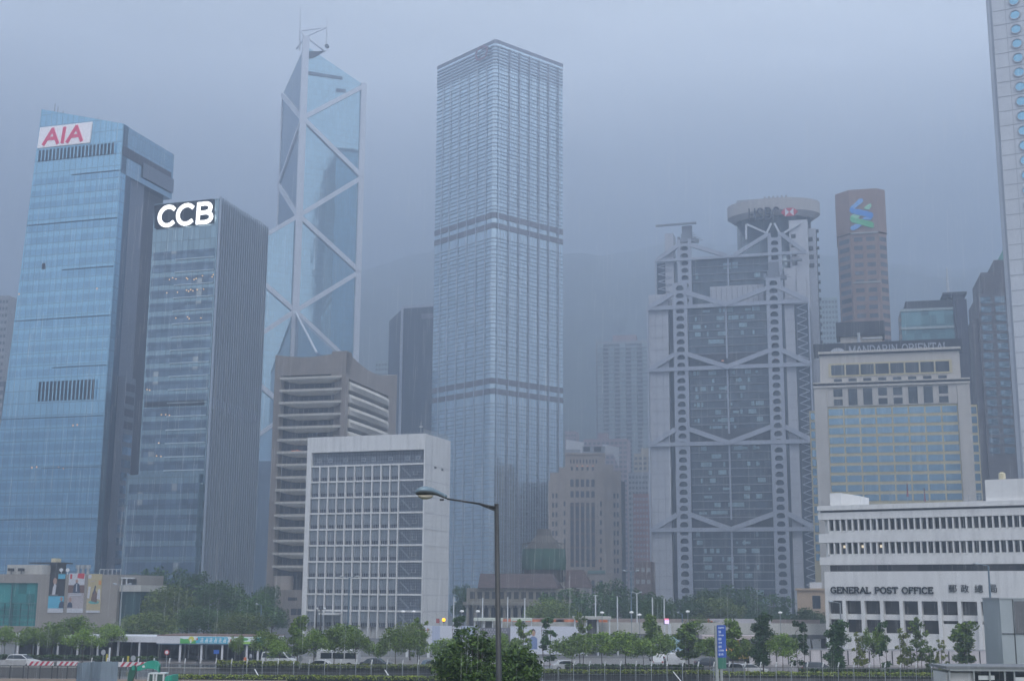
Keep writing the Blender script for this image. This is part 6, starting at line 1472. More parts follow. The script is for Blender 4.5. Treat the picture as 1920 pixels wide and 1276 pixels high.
def grey_box():
    Y = 150; c = at(1874, 1122, Y); F = Fr((c.x,Y),-2); t = thing('utility_building', 'grey sheet metal utility building with louvre panel at right edge', 'utility building', (c.x, Y, 0))
    m_ = mat('sheet_grey', (.37,.41,.44), .5, .06, .3, metal=.1); w_ = 9
    part(t, 'wall', MB().box(F, 0, w_, 0, c.z, -6, 0), m_)
    part(t, 'louvre_panel', MB().box(F, F.U(1902,1150), w_-.5, F.Z(1905,1186), F.Z(1905,1126), .005, .06), mat('louvre_brown_grey', (.13,.13,.14), .7, .15, 1.5))
    part(t, 'seam', MB().box(F, 0, w_, F.Z(1880,1187)-.05, F.Z(1880,1187)+.05, .07, .11), dark); u = F.U(1900,1150); part(t, 'seam', MB().box(F, u-.05, u+.05, 0, c.z-.01, .005, .055), dark)
    part(t, 'coping', MB().box(F, -.1, w_, c.z+.01, c.z+.15, -6, .1), alum)
grey_box()
def shed():
    Y = 112; p, q = at(1774, 1248, Y), at(1960, 1254, Y); zt = p.z
    t = thing('site_shed', 'flat roofed site shed with white corrugated cabin at right corner', 'shed', ((p.x+q.x)/2, Y, 0)); F = Fr((p.x,Y),0); L_ = q.x-p.x
    part(t, 'roof', MB().box(F, 0, L_, zt-.22, zt, -4.5, 0), mat('shed_roof', (.16,.17,.185), .6, .2, .8)); part(t, 'gutter', MB().box(F, .3, L_, zt-.38, zt-.23, -.3, -.05), steel)
    for px in (1782, 1828, 1858, 1886, 1904): x = F.U(px,1262); part(t, 'post', MB().box(F, x-.07, x+.05, 0, zt-.39, -.35, -.2), steel)
    z1 = F.Z(1800,1260.5); cb = part(t, 'cabin', MB().box(F, F.U(1777,1270), F.U(1829,1270), 0, z1, -3.8, -.5), mat('cabin_white', (.58,.58,.60), .6, .05)); mb = MB(); x = F.U(1777,1270)
    while x < F.U(1829,1270): mb.box(F, x, x+.07, .05, z1-.03, -.49, -.44); x += .17
    part(cb, 'corrugation', mb, mat('cabin_white', (.58,.58,.60), .6, .05))
    part(t, 'dark_interior', MB().box(F, F.U(1830,1265), L_, 0, zt-.6, -4.3, -1.5), mat('interior_black', (.018,.022,.028), .9, .2))
    part(t, 'notice_board', MB().box(F, F.U(1838,1270), F.U(1868,1270), F.Z(1850,1274), F.Z(1850,1266), -.45, -.38), whitesteel); part(t, 'notice_board', MB().box(F, F.U(1905,1270), F.U(1935,1270), F.Z(1910,1276), F.Z(1910,1269), -.45, -.38), whitesteel)
shed()
# the tall blue and green sign
def sign_totem():
    Y = 100; p = at(1345, 1171, Y); F = Fr((p.x, Y), 4); U, Z = F.U, F.Z
    t = thing('sign_board', 'tall blue direction sign with white text and green lower panel on two grey posts', 'sign', (p.x+.5, Y, 0))
    for a, e in ((1342, 1347.5), (1350.5, 1355)): part(t, 'post', MB().box(F, U(a,1230), U(e,1230), 0, Z(1345,1172 if a < 1345 else 1252), -.28, -.06), steel)
    x0, x1 = U(1345,1200), U(1361,1200)
    bl = part(t, 'blue_panel', MB().box(F, x0, x1, Z(1353,1231.5), Z(1353,1171), -.05, .03), mat('sign_blue', (.03,.10,.45), .5, .05))
    part(t, 'green_panel', MB().box(F, x0+.02, x1-.02, Z(1353,1252.5), Z(1353,1232.2), -.05, .02), mat('sign_green', (.04,.17,.13), .5, .05))
    wt = mat('sign_text', (.55,.62,.80), .5, .03); random.seed(4)
    for k, (y, w_, h_) in enumerate(((1176,.55,.10),(1183.5,.26,.16),(1190,.5,.09),(1197,.3,.16),(1204,.3,.10),(1211.5,.3,.16),(1218.5,.5,.11),(1226,.48,.14))):
        mb = MB(); z = Z(1352, y); x = x0+.09; st_ = w_/(6 if h_ < .13 else 3)*.62
        n = 6 if h_ < .13 else 2
        for i in range(n):
            cw_ = w_*(x1-x0)/n*1.25
            for (a0, b0, a1, b1) in random.sample([(0,0,0,1),(0,1,.8,1),(0,.5,.8,.5),(0,0,.8,0),(.8,0,.8,1),(.4,0,.4,1),(0,.75,.8,.75)], 4 if n > 3 else 6):
                mb.bar(F, x+cw_*.8*a0, z+h_*b0-h_/2, x+cw_*.8*a1, z+h_*b1-h_/2, .022, .03, .034+.0005*len(mb.v)/8)
            x += cw_
        part(bl, 'lettering', mb, wt)
sign_totem()

# ------------------------------------------------------------------ street lamps
lampd = mat('lamp_housing_blue_grey', (.13,.19,.235), .35, .15, 3, metal=.3); lampu = mat('lamp_underside', (.05,.06,.065), .4, .2, 3); lens = mat('lamp_lens', (.36,.33,.26), .3, .1, 2)
def big_lamp():
    Y = 38.0; b0 = at(935.5, 1276, Y); t0 = at(931, 946, Y)
    d = (t0-b0)/(t0.z-b0.z); g0 = b0 - d*b0.z
    t = thing('street_lamp', 'large dark street lamp with cobra head standing alone in front', 'street lamp', (g0.x, g0.y, 0))
    pm = mat('pole_dark_grey', (.035,.038,.042), .5, .25, 4, metal=.1)
    part(t, 'pole', MB().tube(g0, t0, .115, .062, 16), pm, True); part(t, 'pole_cap', MB().tube(t0, t0+V((0,0,.03)), .07, .06, 16), pm)
    a0 = at(929, 951, Y-.02); a1 = at(900, 944, Y-.1); a2 = at(838, 934.5, Y-.25)
    mb = MB(); mb.tube(a0, a1, .038, .03, 10); mb.tube(a1, a2, .03, .026, 10); part(t, 'arm', mb, pm, True)
    gs = [at(929,958.5,Y), at(929,950,Y), at(899,944,Y-.1), at(897,945.5,Y-.1)]
    n_ = V((0,.02,0)); part(t, 'bracket', MB().add([g-n_ for g in gs]+[g+n_ for g in gs], [(0,1,2,3),(7,6,5,4),(0,4,5,1),(1,5,6,2),(2,6,7,3),(3,7,4,0)]), pm)
    # head: lofted from neck to nose
    st = [(838,931.2,.045,.05,1),(834,929.5,.05,.062,1),(827,926.5,.06,.072,1),(818,922.8,.085,.085,1),(809,920.5,.13,.115,1),(800,919.6,.155,.13,1),(792,919.6,.16,.13,1),(785,920.6,.14,.11,1),(780.5,922.2,.10,.075,1),(778.2,923.6,.04,.03,1)]
    rings = []; 
    for (x, y, w_, h_, _) in st:
        f_ = (838-x)/60.; c_ = at(x, y, Y-.25-.55*f_*.5)
        rings.append([c_+V((0, w_*cos(2*pi*k/16), 0)) + V((0,0,h_*(sin(2*pi*k/16) if sin(2*pi*k/16) > 0 else .62*sin(2*pi*k/16)))) for k in range(16)])
    head = part(t, 'lamp_head', MB().loft(rings), lampd, True)
    def sub(i0, i1, sc_, dz_):
        out = []
        for r in rings[i0:i1]:
            c_ = sum(r, V((0,0,0)))/16; out.append([V((c_.x+(q.x-c_.x)*sc_, c_.y+(q.y-c_.y)*sc_, c_.z+dz_+(q.z-c_.z)*sc_*.9)) for q in r])
        return out
    part(head, 'underside', MB().loft(sub(0, 9, 1.0, -.035)), lampu, True)
    rr = []
    for (x, y, s_) in ((812,931,.03),(808,932.2,.09),(800,933,.125),(791,932.6,.12),(785,930.5,.07),(783,929.5,.02)):
        f_ = (838-x)/60.; c_ = at(x, y-1.8, Y-.25-.55*f_*.5); rr.append([c_+V((0,s_*cos(2*pi*k/14),s_*.55*sin(2*pi*k/14))) for k in range(14)])
    part(head, 'lens', MB().loft(rr), lens, True)
    c_ = at(828.5, 936, Y-.3); part(head, 'latch', MB().wb((c_.x,c_.y,c_.z-.03), (.12,.06,.05)), dark)
big_lamp()
def dlamp(px, pyt, Y, lab, arms=2, arm=1.4, hw=.14, grp='slim street lamps along the roads', colr=None, r=.115, headm=None):
    p = at(px, pyt, Y); t = thing('street_lamp', lab, 'street lamp', (p.x, Y, 0), grp)
    m_ = colr or mat('pole_blue_grey', (.13,.19,.25), .5, .1); part(t, 'pole', MB().tube((p.x,Y,0), p, r*1.3, r*.8, 8), m_)
    for s_ in ([-1,1] if arms == 2 else ([arms*1] if abs(arms) == 1 else [])):
        e = V((p.x+s_*arm*.55, Y, p.z+.18)); part(t, 'arm', MB().tube(p, e, .05), m_)
        hd = [V((e.x+s_*u*arm, Y, e.z+.02+.10*u)) for u in (0,.15,.3,.42,.5)]; w_ = (.07,.17,.24,.19,.06)
        part(t, 'lamp_head', MB().loft([[c_+V((0,ww*cos(k*pi/4),ww*.7*sin(k*pi/4))) for k in range(8)] for c_, ww in zip(hd, w_)]), headm or mat('lamp_head_grey', (.34,.37,.41), .4, .1), True)
dlamp(655, 1083, 200, 'double armed lamp in front of the white window grid'); dlamp(229, 1097, 205, 'double armed lamp before the poster hung podium', colr=mat('pole_grey', (.26,.28,.30), .5, .1))
dlamp(1183, 1072, 236, 'double armed lamp beside the left edge of steel framed bank'); dlamp(1194, 1112, 236, 'short double headed white lamp left of the trees under the bank', 2, .9, colr=whitesteel)
dlamp(490, 1134, 240, 'single pale lamp rising from trees left of the concrete building', -1, 1.0); dlamp(1853, 1060, 165, 'slightly larger single lamp in front of the last Chinese character', -1, 1.8, colr=mat('pole_blue_grey', (.13,.19,.25), .5, .1), r=.14)
dlamp(1575, 1130, 190, 'small single lamp before leftmost ground floor opening of post office', -1, 1.6, colr=mat('pole_grey', (.26,.28,.30), .5, .1)); dlamp(1279, 1150, 240, 'small single lamp above the pink lit screen', -1, .9)
dlamp(602, 1143, 205, 'dark double lamp before lower left windows of the white grid', 2, .7, colr=dark, headm=whitesteel); dlamp(594, 1140, 212, 'thin dark pole lamp left of the dark double lamp', 1, .2, colr=dark)
for k, (px, top) in enumerate(((851,1118),(905,1120),(952,1118),(984,1121),(1116.5,1115),(1157.5,1117),(1223,1119),(1245,1121))):
    t = 0; p = at(px, top, 228)
    lab = ['white pole just right of the white grid block','white pole left of the foreground lamp post over the courthouse','white pole immediately right of the foreground lamp post','white pole with lamp above the short cream pavilion','white pole with crossed top over the wide grey pavilion','plain white pole between wide pavilion and double armed lamp','white pole left of pair near the bank corner','white pole in front of the bank service tower'][k]
    t = thing('flagpole', lab, 'pole', (p.x, 228, 0), 'white poles along the elevated road'); part(t, 'pole', MB().tube((p.x,228,0), p, .13, .09, 8), whitesteel)
    if k in (0, 3, 4): part(t, 'top_fitting', MB().wb((p.x+(.25 if k == 0 else 0),228,p.z-(.9 if k == 0 else .1)), (.7 if k == 4 else .4,.2,.12)), whitesteel)
for k, (px, py, lab) in enumerate(((866,1145,'ball lamp on post right of the blinking amber beacon'),(896,1145,'white topped lamp over left end of cream pavilion'),(1129,1147.5,'round white lamp above the wide grey pavilion'),(1199,1151.5,'oval white lamp near the short double headed lamp'),(1289.5,1145.5,'round white lamp in front of trees below bank'),(1463,1147.5,'round white lamp before trees at the foot of the right mast'),(756,1145.5,'ball lamp before right panels of the white grid'),(776,1145.5,'ball lamp closest to the white blank wall'),(1184,1147,'small pale lamp on the middle pole'))):
    p = at(px, py, 226); t = thing('globe_lamp', lab, 'lamp', (p.x,226,0), 'globe lamps along the elevated road')
    part(t, 'pole', MB().tube((p.x,226,0),(p.x,226,p.z-.2),.08,.06,6), mat('pole_grey', (.26,.28,.30), .5, .1))
    part(t, 'globe', MB().loft([[V((p.x+rr_*cos(a*pi/5),226+rr_*sin(a*pi/5),p.z+zz)) for a in range(10)] for rr_, zz in ((.1,-.22),(.32,-.12),(.38,0),(.28,.12),(.08,.18))]), mat('globe_white', (.80,.81,.82), .4, .03, emit=.15), True)
def beacon():
    p = at(832, 1161, 218); t = thing('beacon', 'glowing amber crossing beacon above the long billboard', 'beacon', (p.x, 218, 0))
    part(t, 'pole', MB().tube((p.x,218,0),(p.x,218,p.z-.45),.08), steel); part(t, 'lamp_housing', MB().loft([[V((p.x+r_*cos(a*pi/5),218.02+r_*sin(a*pi/5),p.z+z_)) for a in range(10)] for r_, z_ in ((.14,-.44),(.2,-.32),(.12,-.30))]), dark)
    part(t, 'globe', MB().loft([[V((p.x+r_*cos(a*pi/6),218+r_*sin(a*pi/6),p.z+z_)) for a in range(12)] for r_, z_ in ((.12,-.29),(.27,-.15),(.3,0),(.2,.2),(.05,.28))]), lamp_mat('amber_glow', (1,.45,.02), 2.2), True)
    p = at(821, 1163, 218.5); t = thing('road_sign', 'dull red square sign on post beside amber beacon', 'sign', (p.x,218.5,0)); part(t, 'pole', MB().tube((p.x+.25,218.5,0),(p.x+.25,218.5,p.z),.05), steel); part(t, 'plate', MB().wb((p.x,218.4,p.z-.35),(.55,.05,.7)), mat('dull_red', (.33,.09,.09), .6, .1))
    p = at(1251, 1164, 224); t = thing('led_screen', 'pink and violet lit screen on a lattice mast', 'screen', (p.x,224,0)); part(t, 'mast', MB().tube((p.x+.3,224,0),(p.x+.3,224,p.z-.4),.16).tube((p.x+.6,224,0),(p.x+.55,224,p.z-.4),.1), whitesteel)
    part(t, 'cabinet', MB().wb((p.x-.1,224.3,p.z-.5),(.95,.4,1.0)), dark); part(t, 'display', MB().wb((p.x-.05,224.05,p.z-.42),(.75,.05,.62)), lamp_mat('violet_screen', (.75,.6,1), 1.0)); part(t, 'display', MB().wb((p.x-.1,224.05,p.z+.22),(.75,.05,.25)), lamp_mat('pink_screen', (1,.25,.4), .8))
beacon()
def rsign(px, py, Y, kind, lab):
    p = at(px, py, Y); t = thing('road_sign', lab, 'road sign', (p.x, Y, 0), 'small road signs near the bus shelter'); part(t, 'pole', MB().tube((p.x,Y,0),(p.x,Y,p.z),.05,n=6), steel)
    F = Fr((p.x,Y-.06),0)
    if kind == 'red': 
        pl = part(t, 'plate', MB().ext(F, ovl(0,p.z,.34,.34), -.02, .02), mat('plate_red', (.5,.05,.06), .6, .05)); part(pl, 'disc', MB().ext(F, ovl(0,p.z,.22,.22), .021, .04), whitesteel)
    elif kind == 'blue': part(t, 'plate', MB().box(F, -.42, .3, p.z-.25, p.z+.3, -.02, .02), mat('plate_blue', (.03,.12,.48), .6, .05))
    elif kind == 'yellow': part(t, 'plate', MB().box(F, -.12, .12, p.z-.9, p.z+.2, -.02, .02), mat('plate_yellow', (.5,.42,.05), .6, .05))
    else: part(t, 'plate', MB().ext(F, ovl(0,p.z,.3,.36), -.02, .02), alum)
rsign(313, 1222, 181, 'red', 'round red rimmed no entry sign before bus shelter'); rsign(406.5, 1221.5, 186, 'blue', 'small blue rectangular sign before bus shelter'); rsign(194, 1222, 178, 'grey', 'oval grey sign seen from behind left of white bollard'); rsign(201, 1228, 178, 'yellow', 'narrow yellow plate next to the white post'); rsign(240.5, 1232, 178, 'yellow', 'narrow yellow plate between shelter posts'); rsign(250, 1233, 170, 'grey', 'pale oval sign behind the striped barrier'); rsign(563.5, 1234, 172, 'grey', 'grey oval sign between the van and the white coach')
p = at(206, 1213, 179); t = thing('bollard', 'tall white post standing before the bus shelter', 'post', (p.x,179,0)); part(t, 'shaft', MB().tube((p.x,179,0),p,.12,n=8), whitesteel)
t = thing('traffic_marker', 'orange and white barrel at the foot of shelter post', 'marker', tuple(at(459,1238,192).xy)+(0,)); p = at(459.5,1234,192); part(t, 'body', MB().tube((p.x,192,.02),(p.x,192,1.0),.25,.2,10), mat('marker_orange', (.65,.16,.06), .6, .1)); part(t, 'band', MB().tube((p.x,192,.4),(p.x,192,.6),.245,.24,10), whitesteel)
# railing posts beyond
# ------------------------------------------------------------------ vehicles
glv = glass('vehicle_glass', (.035,.045,.055), 3, 3, .06, .4, .1); tyre = mat('tyre', (.02,.02,.02), .9, .1); rimm = mat('rim', (.45,.46,.48), .3, .05, metal=.7)
hl = mat('headlight_glass', (.7,.7,.68), .2, .03); tl = mat('taillight', (.40,.02,.02), .3, .05)
def wheel(t, x, y, r=.33):
    w_ = part(t, 'wheel', MB().tube((x,y-.11,r),(x,y+.11,r),r,r,16), tyre); part(w_, 'rim', MB().tube((x,y-.13,r),(x,y-.112,r),r*.6,r*.6,12), rimm)
def car(lab, m_, prof='sedan', grp='cars along the road'):
    """built along x (nose at +x), origin on the ground"""
    t = thing('parked_car' if 0 else 'car', lab, 'car', (0,0,0), grp)
    L_, Wd = 4.4, 1.76
    if prof == 'sedan': low = [(-2.2,.35),(-2.2,.78),(-2.1,.92),(-1.5,.95),(1.0,.93),(2.0,.80),(2.2,.62),(2.2,.35)]; top = [(-1.7,.94),(-1.15,1.36),(-.7,1.44),(.25,1.43),(1.05,.93)]
    elif prof == 'hatch': low = [(-2.1,.35),(-2.15,.80),(-2.05,1.0),(1.05,.98),(2.0,.82),(2.15,.6),(2.15,.35)]; top = [(-2.03,1.0),(-1.75,1.50),(-1.3,1.60),(.15,1.58),(1.1,.98)]
    elif prof == 'van': low = [(-2.4,.40),(-2.42,1.2),(1.7,1.15),(2.3,1.0),(2.4,.7),(2.4,.40)]; top = [(-2.40,1.2),(-2.3,1.95),(-2.0,2.02),(.75,2.0),(1.0,1.9),(1.75,1.14)]; L_ = 4.8
    def shell(pts, w0, w1=None, nm='body', mm=m_):
        w1 = w1 or w0; n = len(pts); rings = []
        zmin = min(p[1] for p in pts); zmax = max(p[1] for p in pts)
        wf = lambda z: w0+(w1-w0)*(z-zmin)/(zmax-zmin)
        vs = [V((x,-wf(z)/2,z)) for x, z in pts]+[V((x,wf(z)/2,z)) for x, z in pts]
        fs = [(i,(i+1)%n,(i+1)%n+n,i+n) for i in range(n)]+[tuple(range(n))[::-1],tuple(range(n,2*n))]
        me = MB().add(vs, fs); o = part(t, nm, me, mm); bv = o.modifiers.new('b','BEVEL'); bv.width = .06; bv.segments = 2; bv.limit_method = 'ANGLE'; return o
    body = shell(low, Wd, Wd*.99); cab = shell(top, Wd*.97, Wd*.80, 'roof')
    gx = [(x, z) for x, z in top]; cx_ = sum(x for x, _ in gx)/len(gx); zlo = gx[0][1]; zhi = max(z for _, z in gx)
    ins = [(cx_+(x-cx_)*.90, zlo+.05+(z-zlo)*.80) for x, z in gx]
    n = len(ins); wf = lambda z: (Wd*.97+(Wd*.80-Wd*.97)*(z-zlo)/(zhi-zlo))/2+.012
    for s_ in (-1, 1):
        vs = [V((x, s_*wf(z), z)) for x, z in ins]; part(t, 'side_window', MB().add(vs+[v-V((0,s_*.03,0)) for v in vs], [tuple(range(n)), tuple(range(n,2*n))[::-1]]), glv)
    (xa,za),(xb,zb) = top[-2], top[-1]; f = lambda k: (xa+(xb-xa)*k+.02, za+(zb-za)*k+.02)
    p0, p1 = f(.12), f(.9); part(t, 'windscreen', MB().add([V((p0[0],-wf(p0[1])*.92,p0[1])),V((p0[0],wf(p0[1])*.92,p0[1])),V((p1[0],wf(p1[1])*.92,p1[1])),V((p1[0],-wf(p1[1])*.92,p1[1]))]+[V((p0[0]-.03,-wf(p0[1])*.9,p0[1]-.03)),V((p0[0]-.03,wf(p0[1])*.9,p0[1]-.03)),V((p1[0]-.03,wf(p1[1])*.9,p1[1]-.03)),V((p1[0]-.03,-wf(p1[1])*.9,p1[1]-.03))], [(0,1,2,3),(7,6,5,4)]), glv)
    for s_ in (-1, 1):
        part(t, 'headlight', MB().wb((L_/2-.04, s_*.62, .62), (.08,.32,.14)), hl); part(t, 'taillight', MB().wb((-L_/2+.05, s_*.68, .72), (.06,.22,.2)), tl)
    for x in (-1.35, 1.35):
        for y in (-.80, .80): wheel(t, x, y)
    return t
wcar = mat('car_white', (.58,.59,.61), .25, .03, 1); dcar = mat('car_dark', (.045,.055,.075), .22, .08, 1); bcar = mat('car_blue_grey', (.14,.19,.25), .25, .05, 1); scar = mat('car_silver', (.42,.44,.48), .25, .04, 1, metal=.4)
def put(o, px, py, Y, rz): p = at(px, py, Y); o.location = (p.x, Y, .013); o.rotation_euler = (0,0,rad(rz)); return o
sed_w = put(car('white saloon car behind hedge below bus stop canopy', wcar), 1406, 1255, 174, 8)
hat_w = put(car('white hatchback behind the striped barrier of five bars', wcar, 'hatch'), 43, 1237, 184, -8)
hat_d = put(car('dark blue grey hatchback at left end of the pink hoarding', dcar, 'hatch'), 1537, 1252, 176, 0)
van_w = put(car('white panel van parked left of coach under trees', wcar, 'van'), 524, 1230, 187, -12)
sed_d = put(car('dark saloon with bright headlight under trees by the billboard', dcar), 706, 1247, 183, -6)
o = copy_tree(sed_w, None, 'white saloon seen low beneath the coach'); put(o, 597, 1247, 177, 172)
def recol(o, m_, only=('body','roof')):
    for ch in o.children:
        if ch.name.split('.')[0] in only: ch.data = ch.data.copy(); ch.data.materials[0] = m_
    return o
o = recol(copy_tree(hat_d, None, 'blue grey hatchback with pale roof beside dark bush'), bcar); put(o, 820, 1250, 176, 20)
o = recol(copy_tree(hat_d, None, 'silver hatchback next to sign posts left of white saloon'), scar); put(o, 1365, 1253, 172, 172)
o = copy_tree(hat_w, None, 'white hatchback left of pair under trees by the lit screen'); put(o, 1235, 1244, 192, 80)
o = copy_tree(van_w, None, 'small white van right of pair under trees by the lit screen'); put(o, 1259, 1243, 193, 85)
o = copy_tree(sed_w, None, 'white car roof showing through tree leaves near white billboard'); put(o, 1064, 1247, 180, 10)
o = recol(copy_tree(sed_d, None, 'red tailed dark car behind the green sign panel'), dcar); put(o, 1332, 1249, 190, 0)
o = copy_tree(hat_w, None, 'farther white car beneath dark tree right of the billboard'); put(o, 1232, 1232, 206, 95)
o = recol(copy_tree(hat_d, None, 'silver car half hidden by leaves beside the pale truck'), scar); put(o, 1256, 1231, 208, 95)
for q_ in [q_ for q_ in C.objects if q_.get('category') == 'car']:
    if q_.location.y > 150 and q_.location.z < .02: pass
# lit headlight of the dark saloon
def coach():
    p = at(630, 1240, 181); t = thing('coach', 'white minibus with dark windows behind the trees left of lamp', 'bus', (p.x, 181, 0)); F = Fr((p.x-2.6, 181), -3); m_ = wcar
    bd = part(t, 'body', MB().box(F, 0, 5.6, .4, 2.45, -2.2, 0).loft([[F.P(.05,2.46,0),F.P(5.5,2.46,0),F.P(5.5,2.46,-2.2),F.P(.05,2.46,-2.2)],[F.P(.3,2.75,-.3),F.P(5.3,2.75,-.3),F.P(5.3,2.75,-1.9),F.P(.3,2.75,-1.9)]]), m_)
    for i in range(3): part(t, 'side_window', MB().box(F, .5+i*1.65, 2.0+i*1.65, 1.45, 2.2, .01, .04), glv)
    part(t, 'skirt', MB().box(F, .2, 5.4, .3, .55, .01, .05), dcar); part(t, 'roof_unit', MB().box(F, 2, 3.6, 2.76, 2.95, -1.6, -.6), whitesteel)
    for u in (1.1, 4.4):
        for d in (.05, -2.0): 
            q_ = F.P(u, .48, d); w_ = part(t, 'wheel', MB().tube(q_, q_-F.n*.25, .48, .48, 16), tyre); part(w_, 'rim', MB().tube(q_+F.n*.02, q_, .26,.26,12), rimm)
    for y in (-.3,-2.1): part(t, 'headlight', MB().box(F, 5.6, 5.65, .8, 1.0, y-.15, y+.15), hl)
coach()
def truck():
    p = at(1385, 1238, 200); t = thing('truck', 'yellow truck with amber roof light under bus stop canopy', 'truck', (p.x, 200, 0)); F = Fr((p.x-2.0, 200), 0); ym = mat('truck_yellow', (.55,.33,.05), .5, .1)
    part(t, 'box_body', MB().box(F, .9, 4.2, .9, 2.3, -2, 0), ym); part(t, 'cab', MB().box(F, -.6, .88, .6, 2.0, -1.9, -.1), dcar); part(t, 'windscreen', MB().box(F, -.63, -.61, 1.2, 1.8, -1.7, -.3), glv); part(t, 'chassis', MB().box(F, .8, 4.2, .5, .88, -1.8, -.2), dark)
    for u in (.1, 3.3): q_ = F.P(u, .42, -.05); part(t, 'wheel', MB().tube(q_, q_-F.n*.25, .42,.42,14), tyre)
    q_ = F.P(.2, 2.02, -.8); part(t, 'roof_light', MB().tube(q_, q_+V((0,0,.25)), .22,.14,10), lamp_mat('amber_lamp', (1,.5,.08), 1.3)); part(t, 'lettering', MB().box(F, 1.5, 1.7, 1.3, 1.6, .005, .02).box(F, 2.1, 2.35, 1.3, 1.65, .005, .02).box(F, 2.8, 3.0, 1.3, 1.6, .005, .02), dark)
    p = at(1271, 1238, 196); t = thing('truck', 'pale blue box truck standing among trees by the lit screen', 'truck', (p.x, 196, 0)); F = Fr((p.x-1, 196), 0)
    part(t, 'box_body', MB().box(F, 0, 2.0, .9, 4.0, -5, 0), mat('truck_pale_blue', (.28,.42,.52), .5, .06)); part(t, 'cab', MB().box(F, .1, 1.9, .5, 2.2, .02, 1.6), wcar); part(t, 'windscreen', MB().box(F, .25, 1.75, 1.3, 2.0, 1.61, 1.64), glv); 
    for u in (.15, 1.65):
        q_ = F.P(u, .42, 1.1); part(t, 'wheel', MB().tube(q_, q_+F.u*.2, .42,.42,14), tyre)
truck()
def excavator():
    Y = 117; p = at(287, 1300, Y); g = mat('machine_green', (.02,.30,.22), .4, .12, 1.5); gd = mat('machine_dark_green', (.02,.10,.07), .5, .2, 2)
    t = thing('excavator', 'green excavator with white framed cab and raised boom', 'excavator', (p.x, Y, 0)); F = Fr((0, Y), 0); X = lambda px: F.U(px, 1270); Z = lambda py: F.Z(280, py)
    for d in (.2, -2.0):
        tr = part(t, 'track', MB().ext(F, [(X(268),.25),(X(272),.02),(X(318),.02),(X(322),.25),(X(322),.6),(X(318),.8),(X(272),.8),(X(268),.6)], d-.45, d), mat('track_steel', (.05,.05,.05), .7, .2))
    part(t, 'chassis', MB().box(F, X(275), X(324), .81, 1.35, -2.2, .1), gd); eng = part(t, 'engine_cover', MB().ext(F, [(X(309),1.36),(X(324),1.36),(X(323),Z(1264.5)),(X(312),Z(1266)),(X(309),Z(1270))], -2.1, 0), g)
    c0, c1, c2, zt = X(275), X(277.5), X(309), Z(1260.5); cb = part(t, 'cab', MB().box(F, c1, c2, zt-.1, zt, -1.2, .02).box(F, c1-.05, c2, 1.36, 1.9, -1.2, .02), whitesteel)
    for u in (c0+.05, X(287.5), X(293), c2-.13):
        for d in (0, -1.1): part(cb, 'pillar', MB().bar(F, u, 1.9, u+(.12 if u < c1 else 0), zt-.08, .12, d-.1, d), whitesteel)
    part(cb, 'window', MB().box(F, c1+.12, X(287), 1.92, zt-.12, -.09, -.06), glass('cab_glass', (.10,.16,.15), 3, 3, .08, .3, .1)); part(cb, 'window', MB().box(F, X(294), c2-.15, 1.92, zt-.12, -.09, -.06), glass('cab_glass', (.10,.16,.15), 3, 3, .08, .3, .1))
    bp = [(294,1259),(295,1254),(291,1248),(283,1245.5),(272,1246),(262,1250.5),(253,1254)]; tk = (.30,.33,.36,.36,.30,.24,.18)
    ring = [[F.P(X(x), Z(y)+s_*k, d) for s_, d in ((1,-.9),(1,-.5),(-1,-.5),(-1,-.9))] for (x, y), k in zip(bp, tk)]
    bm = part(t, 'boom', MB().loft(ring), g); part(bm, 'boom_decal', MB().bar(F, X(263), Z(1250), X(267), Z(1248.5), .18, -.49, -.47), whitesteel)
    part(bm, 'hydraulic_ram', MB().tube(F.P(X(252),Z(1249),-.7), F.P(X(278),Z(1244),-.7), .07), dark)
    st_ = [(246,1247.5),(244.5,1256),(242,1268),(239,1282)]; ring = [[F.P(X(x)+s_*k, Z(y), d) for s_, d in ((1,-.9),(1,-.5),(-1,-.5),(-1,-.9))] for (x, y), k in zip(st_, (.14,.30,.27,.15))]
    part(t, 'dipper_arm', MB().loft(ring), gd); part(t, 'dipper_face', MB().bar(F, X(245.5), Z(1248), X(246.5), Z(1256), .22, -.49, -.44), g)
    part(t, 'bucket', MB().ext(F, [(X(233),Z(1284)),(X(243),Z(1281)),(X(246),Z(1292)),(X(239),Z(1300)),(X(232),Z(1295))], -1.1, -.3), gd)
    part(t, 'seat', MB().box(F, X(297), X(301), 1.9, 2.5, -.7, -.3), mat('seat_orange', (.6,.3,.05), .6, .1))
excavator()
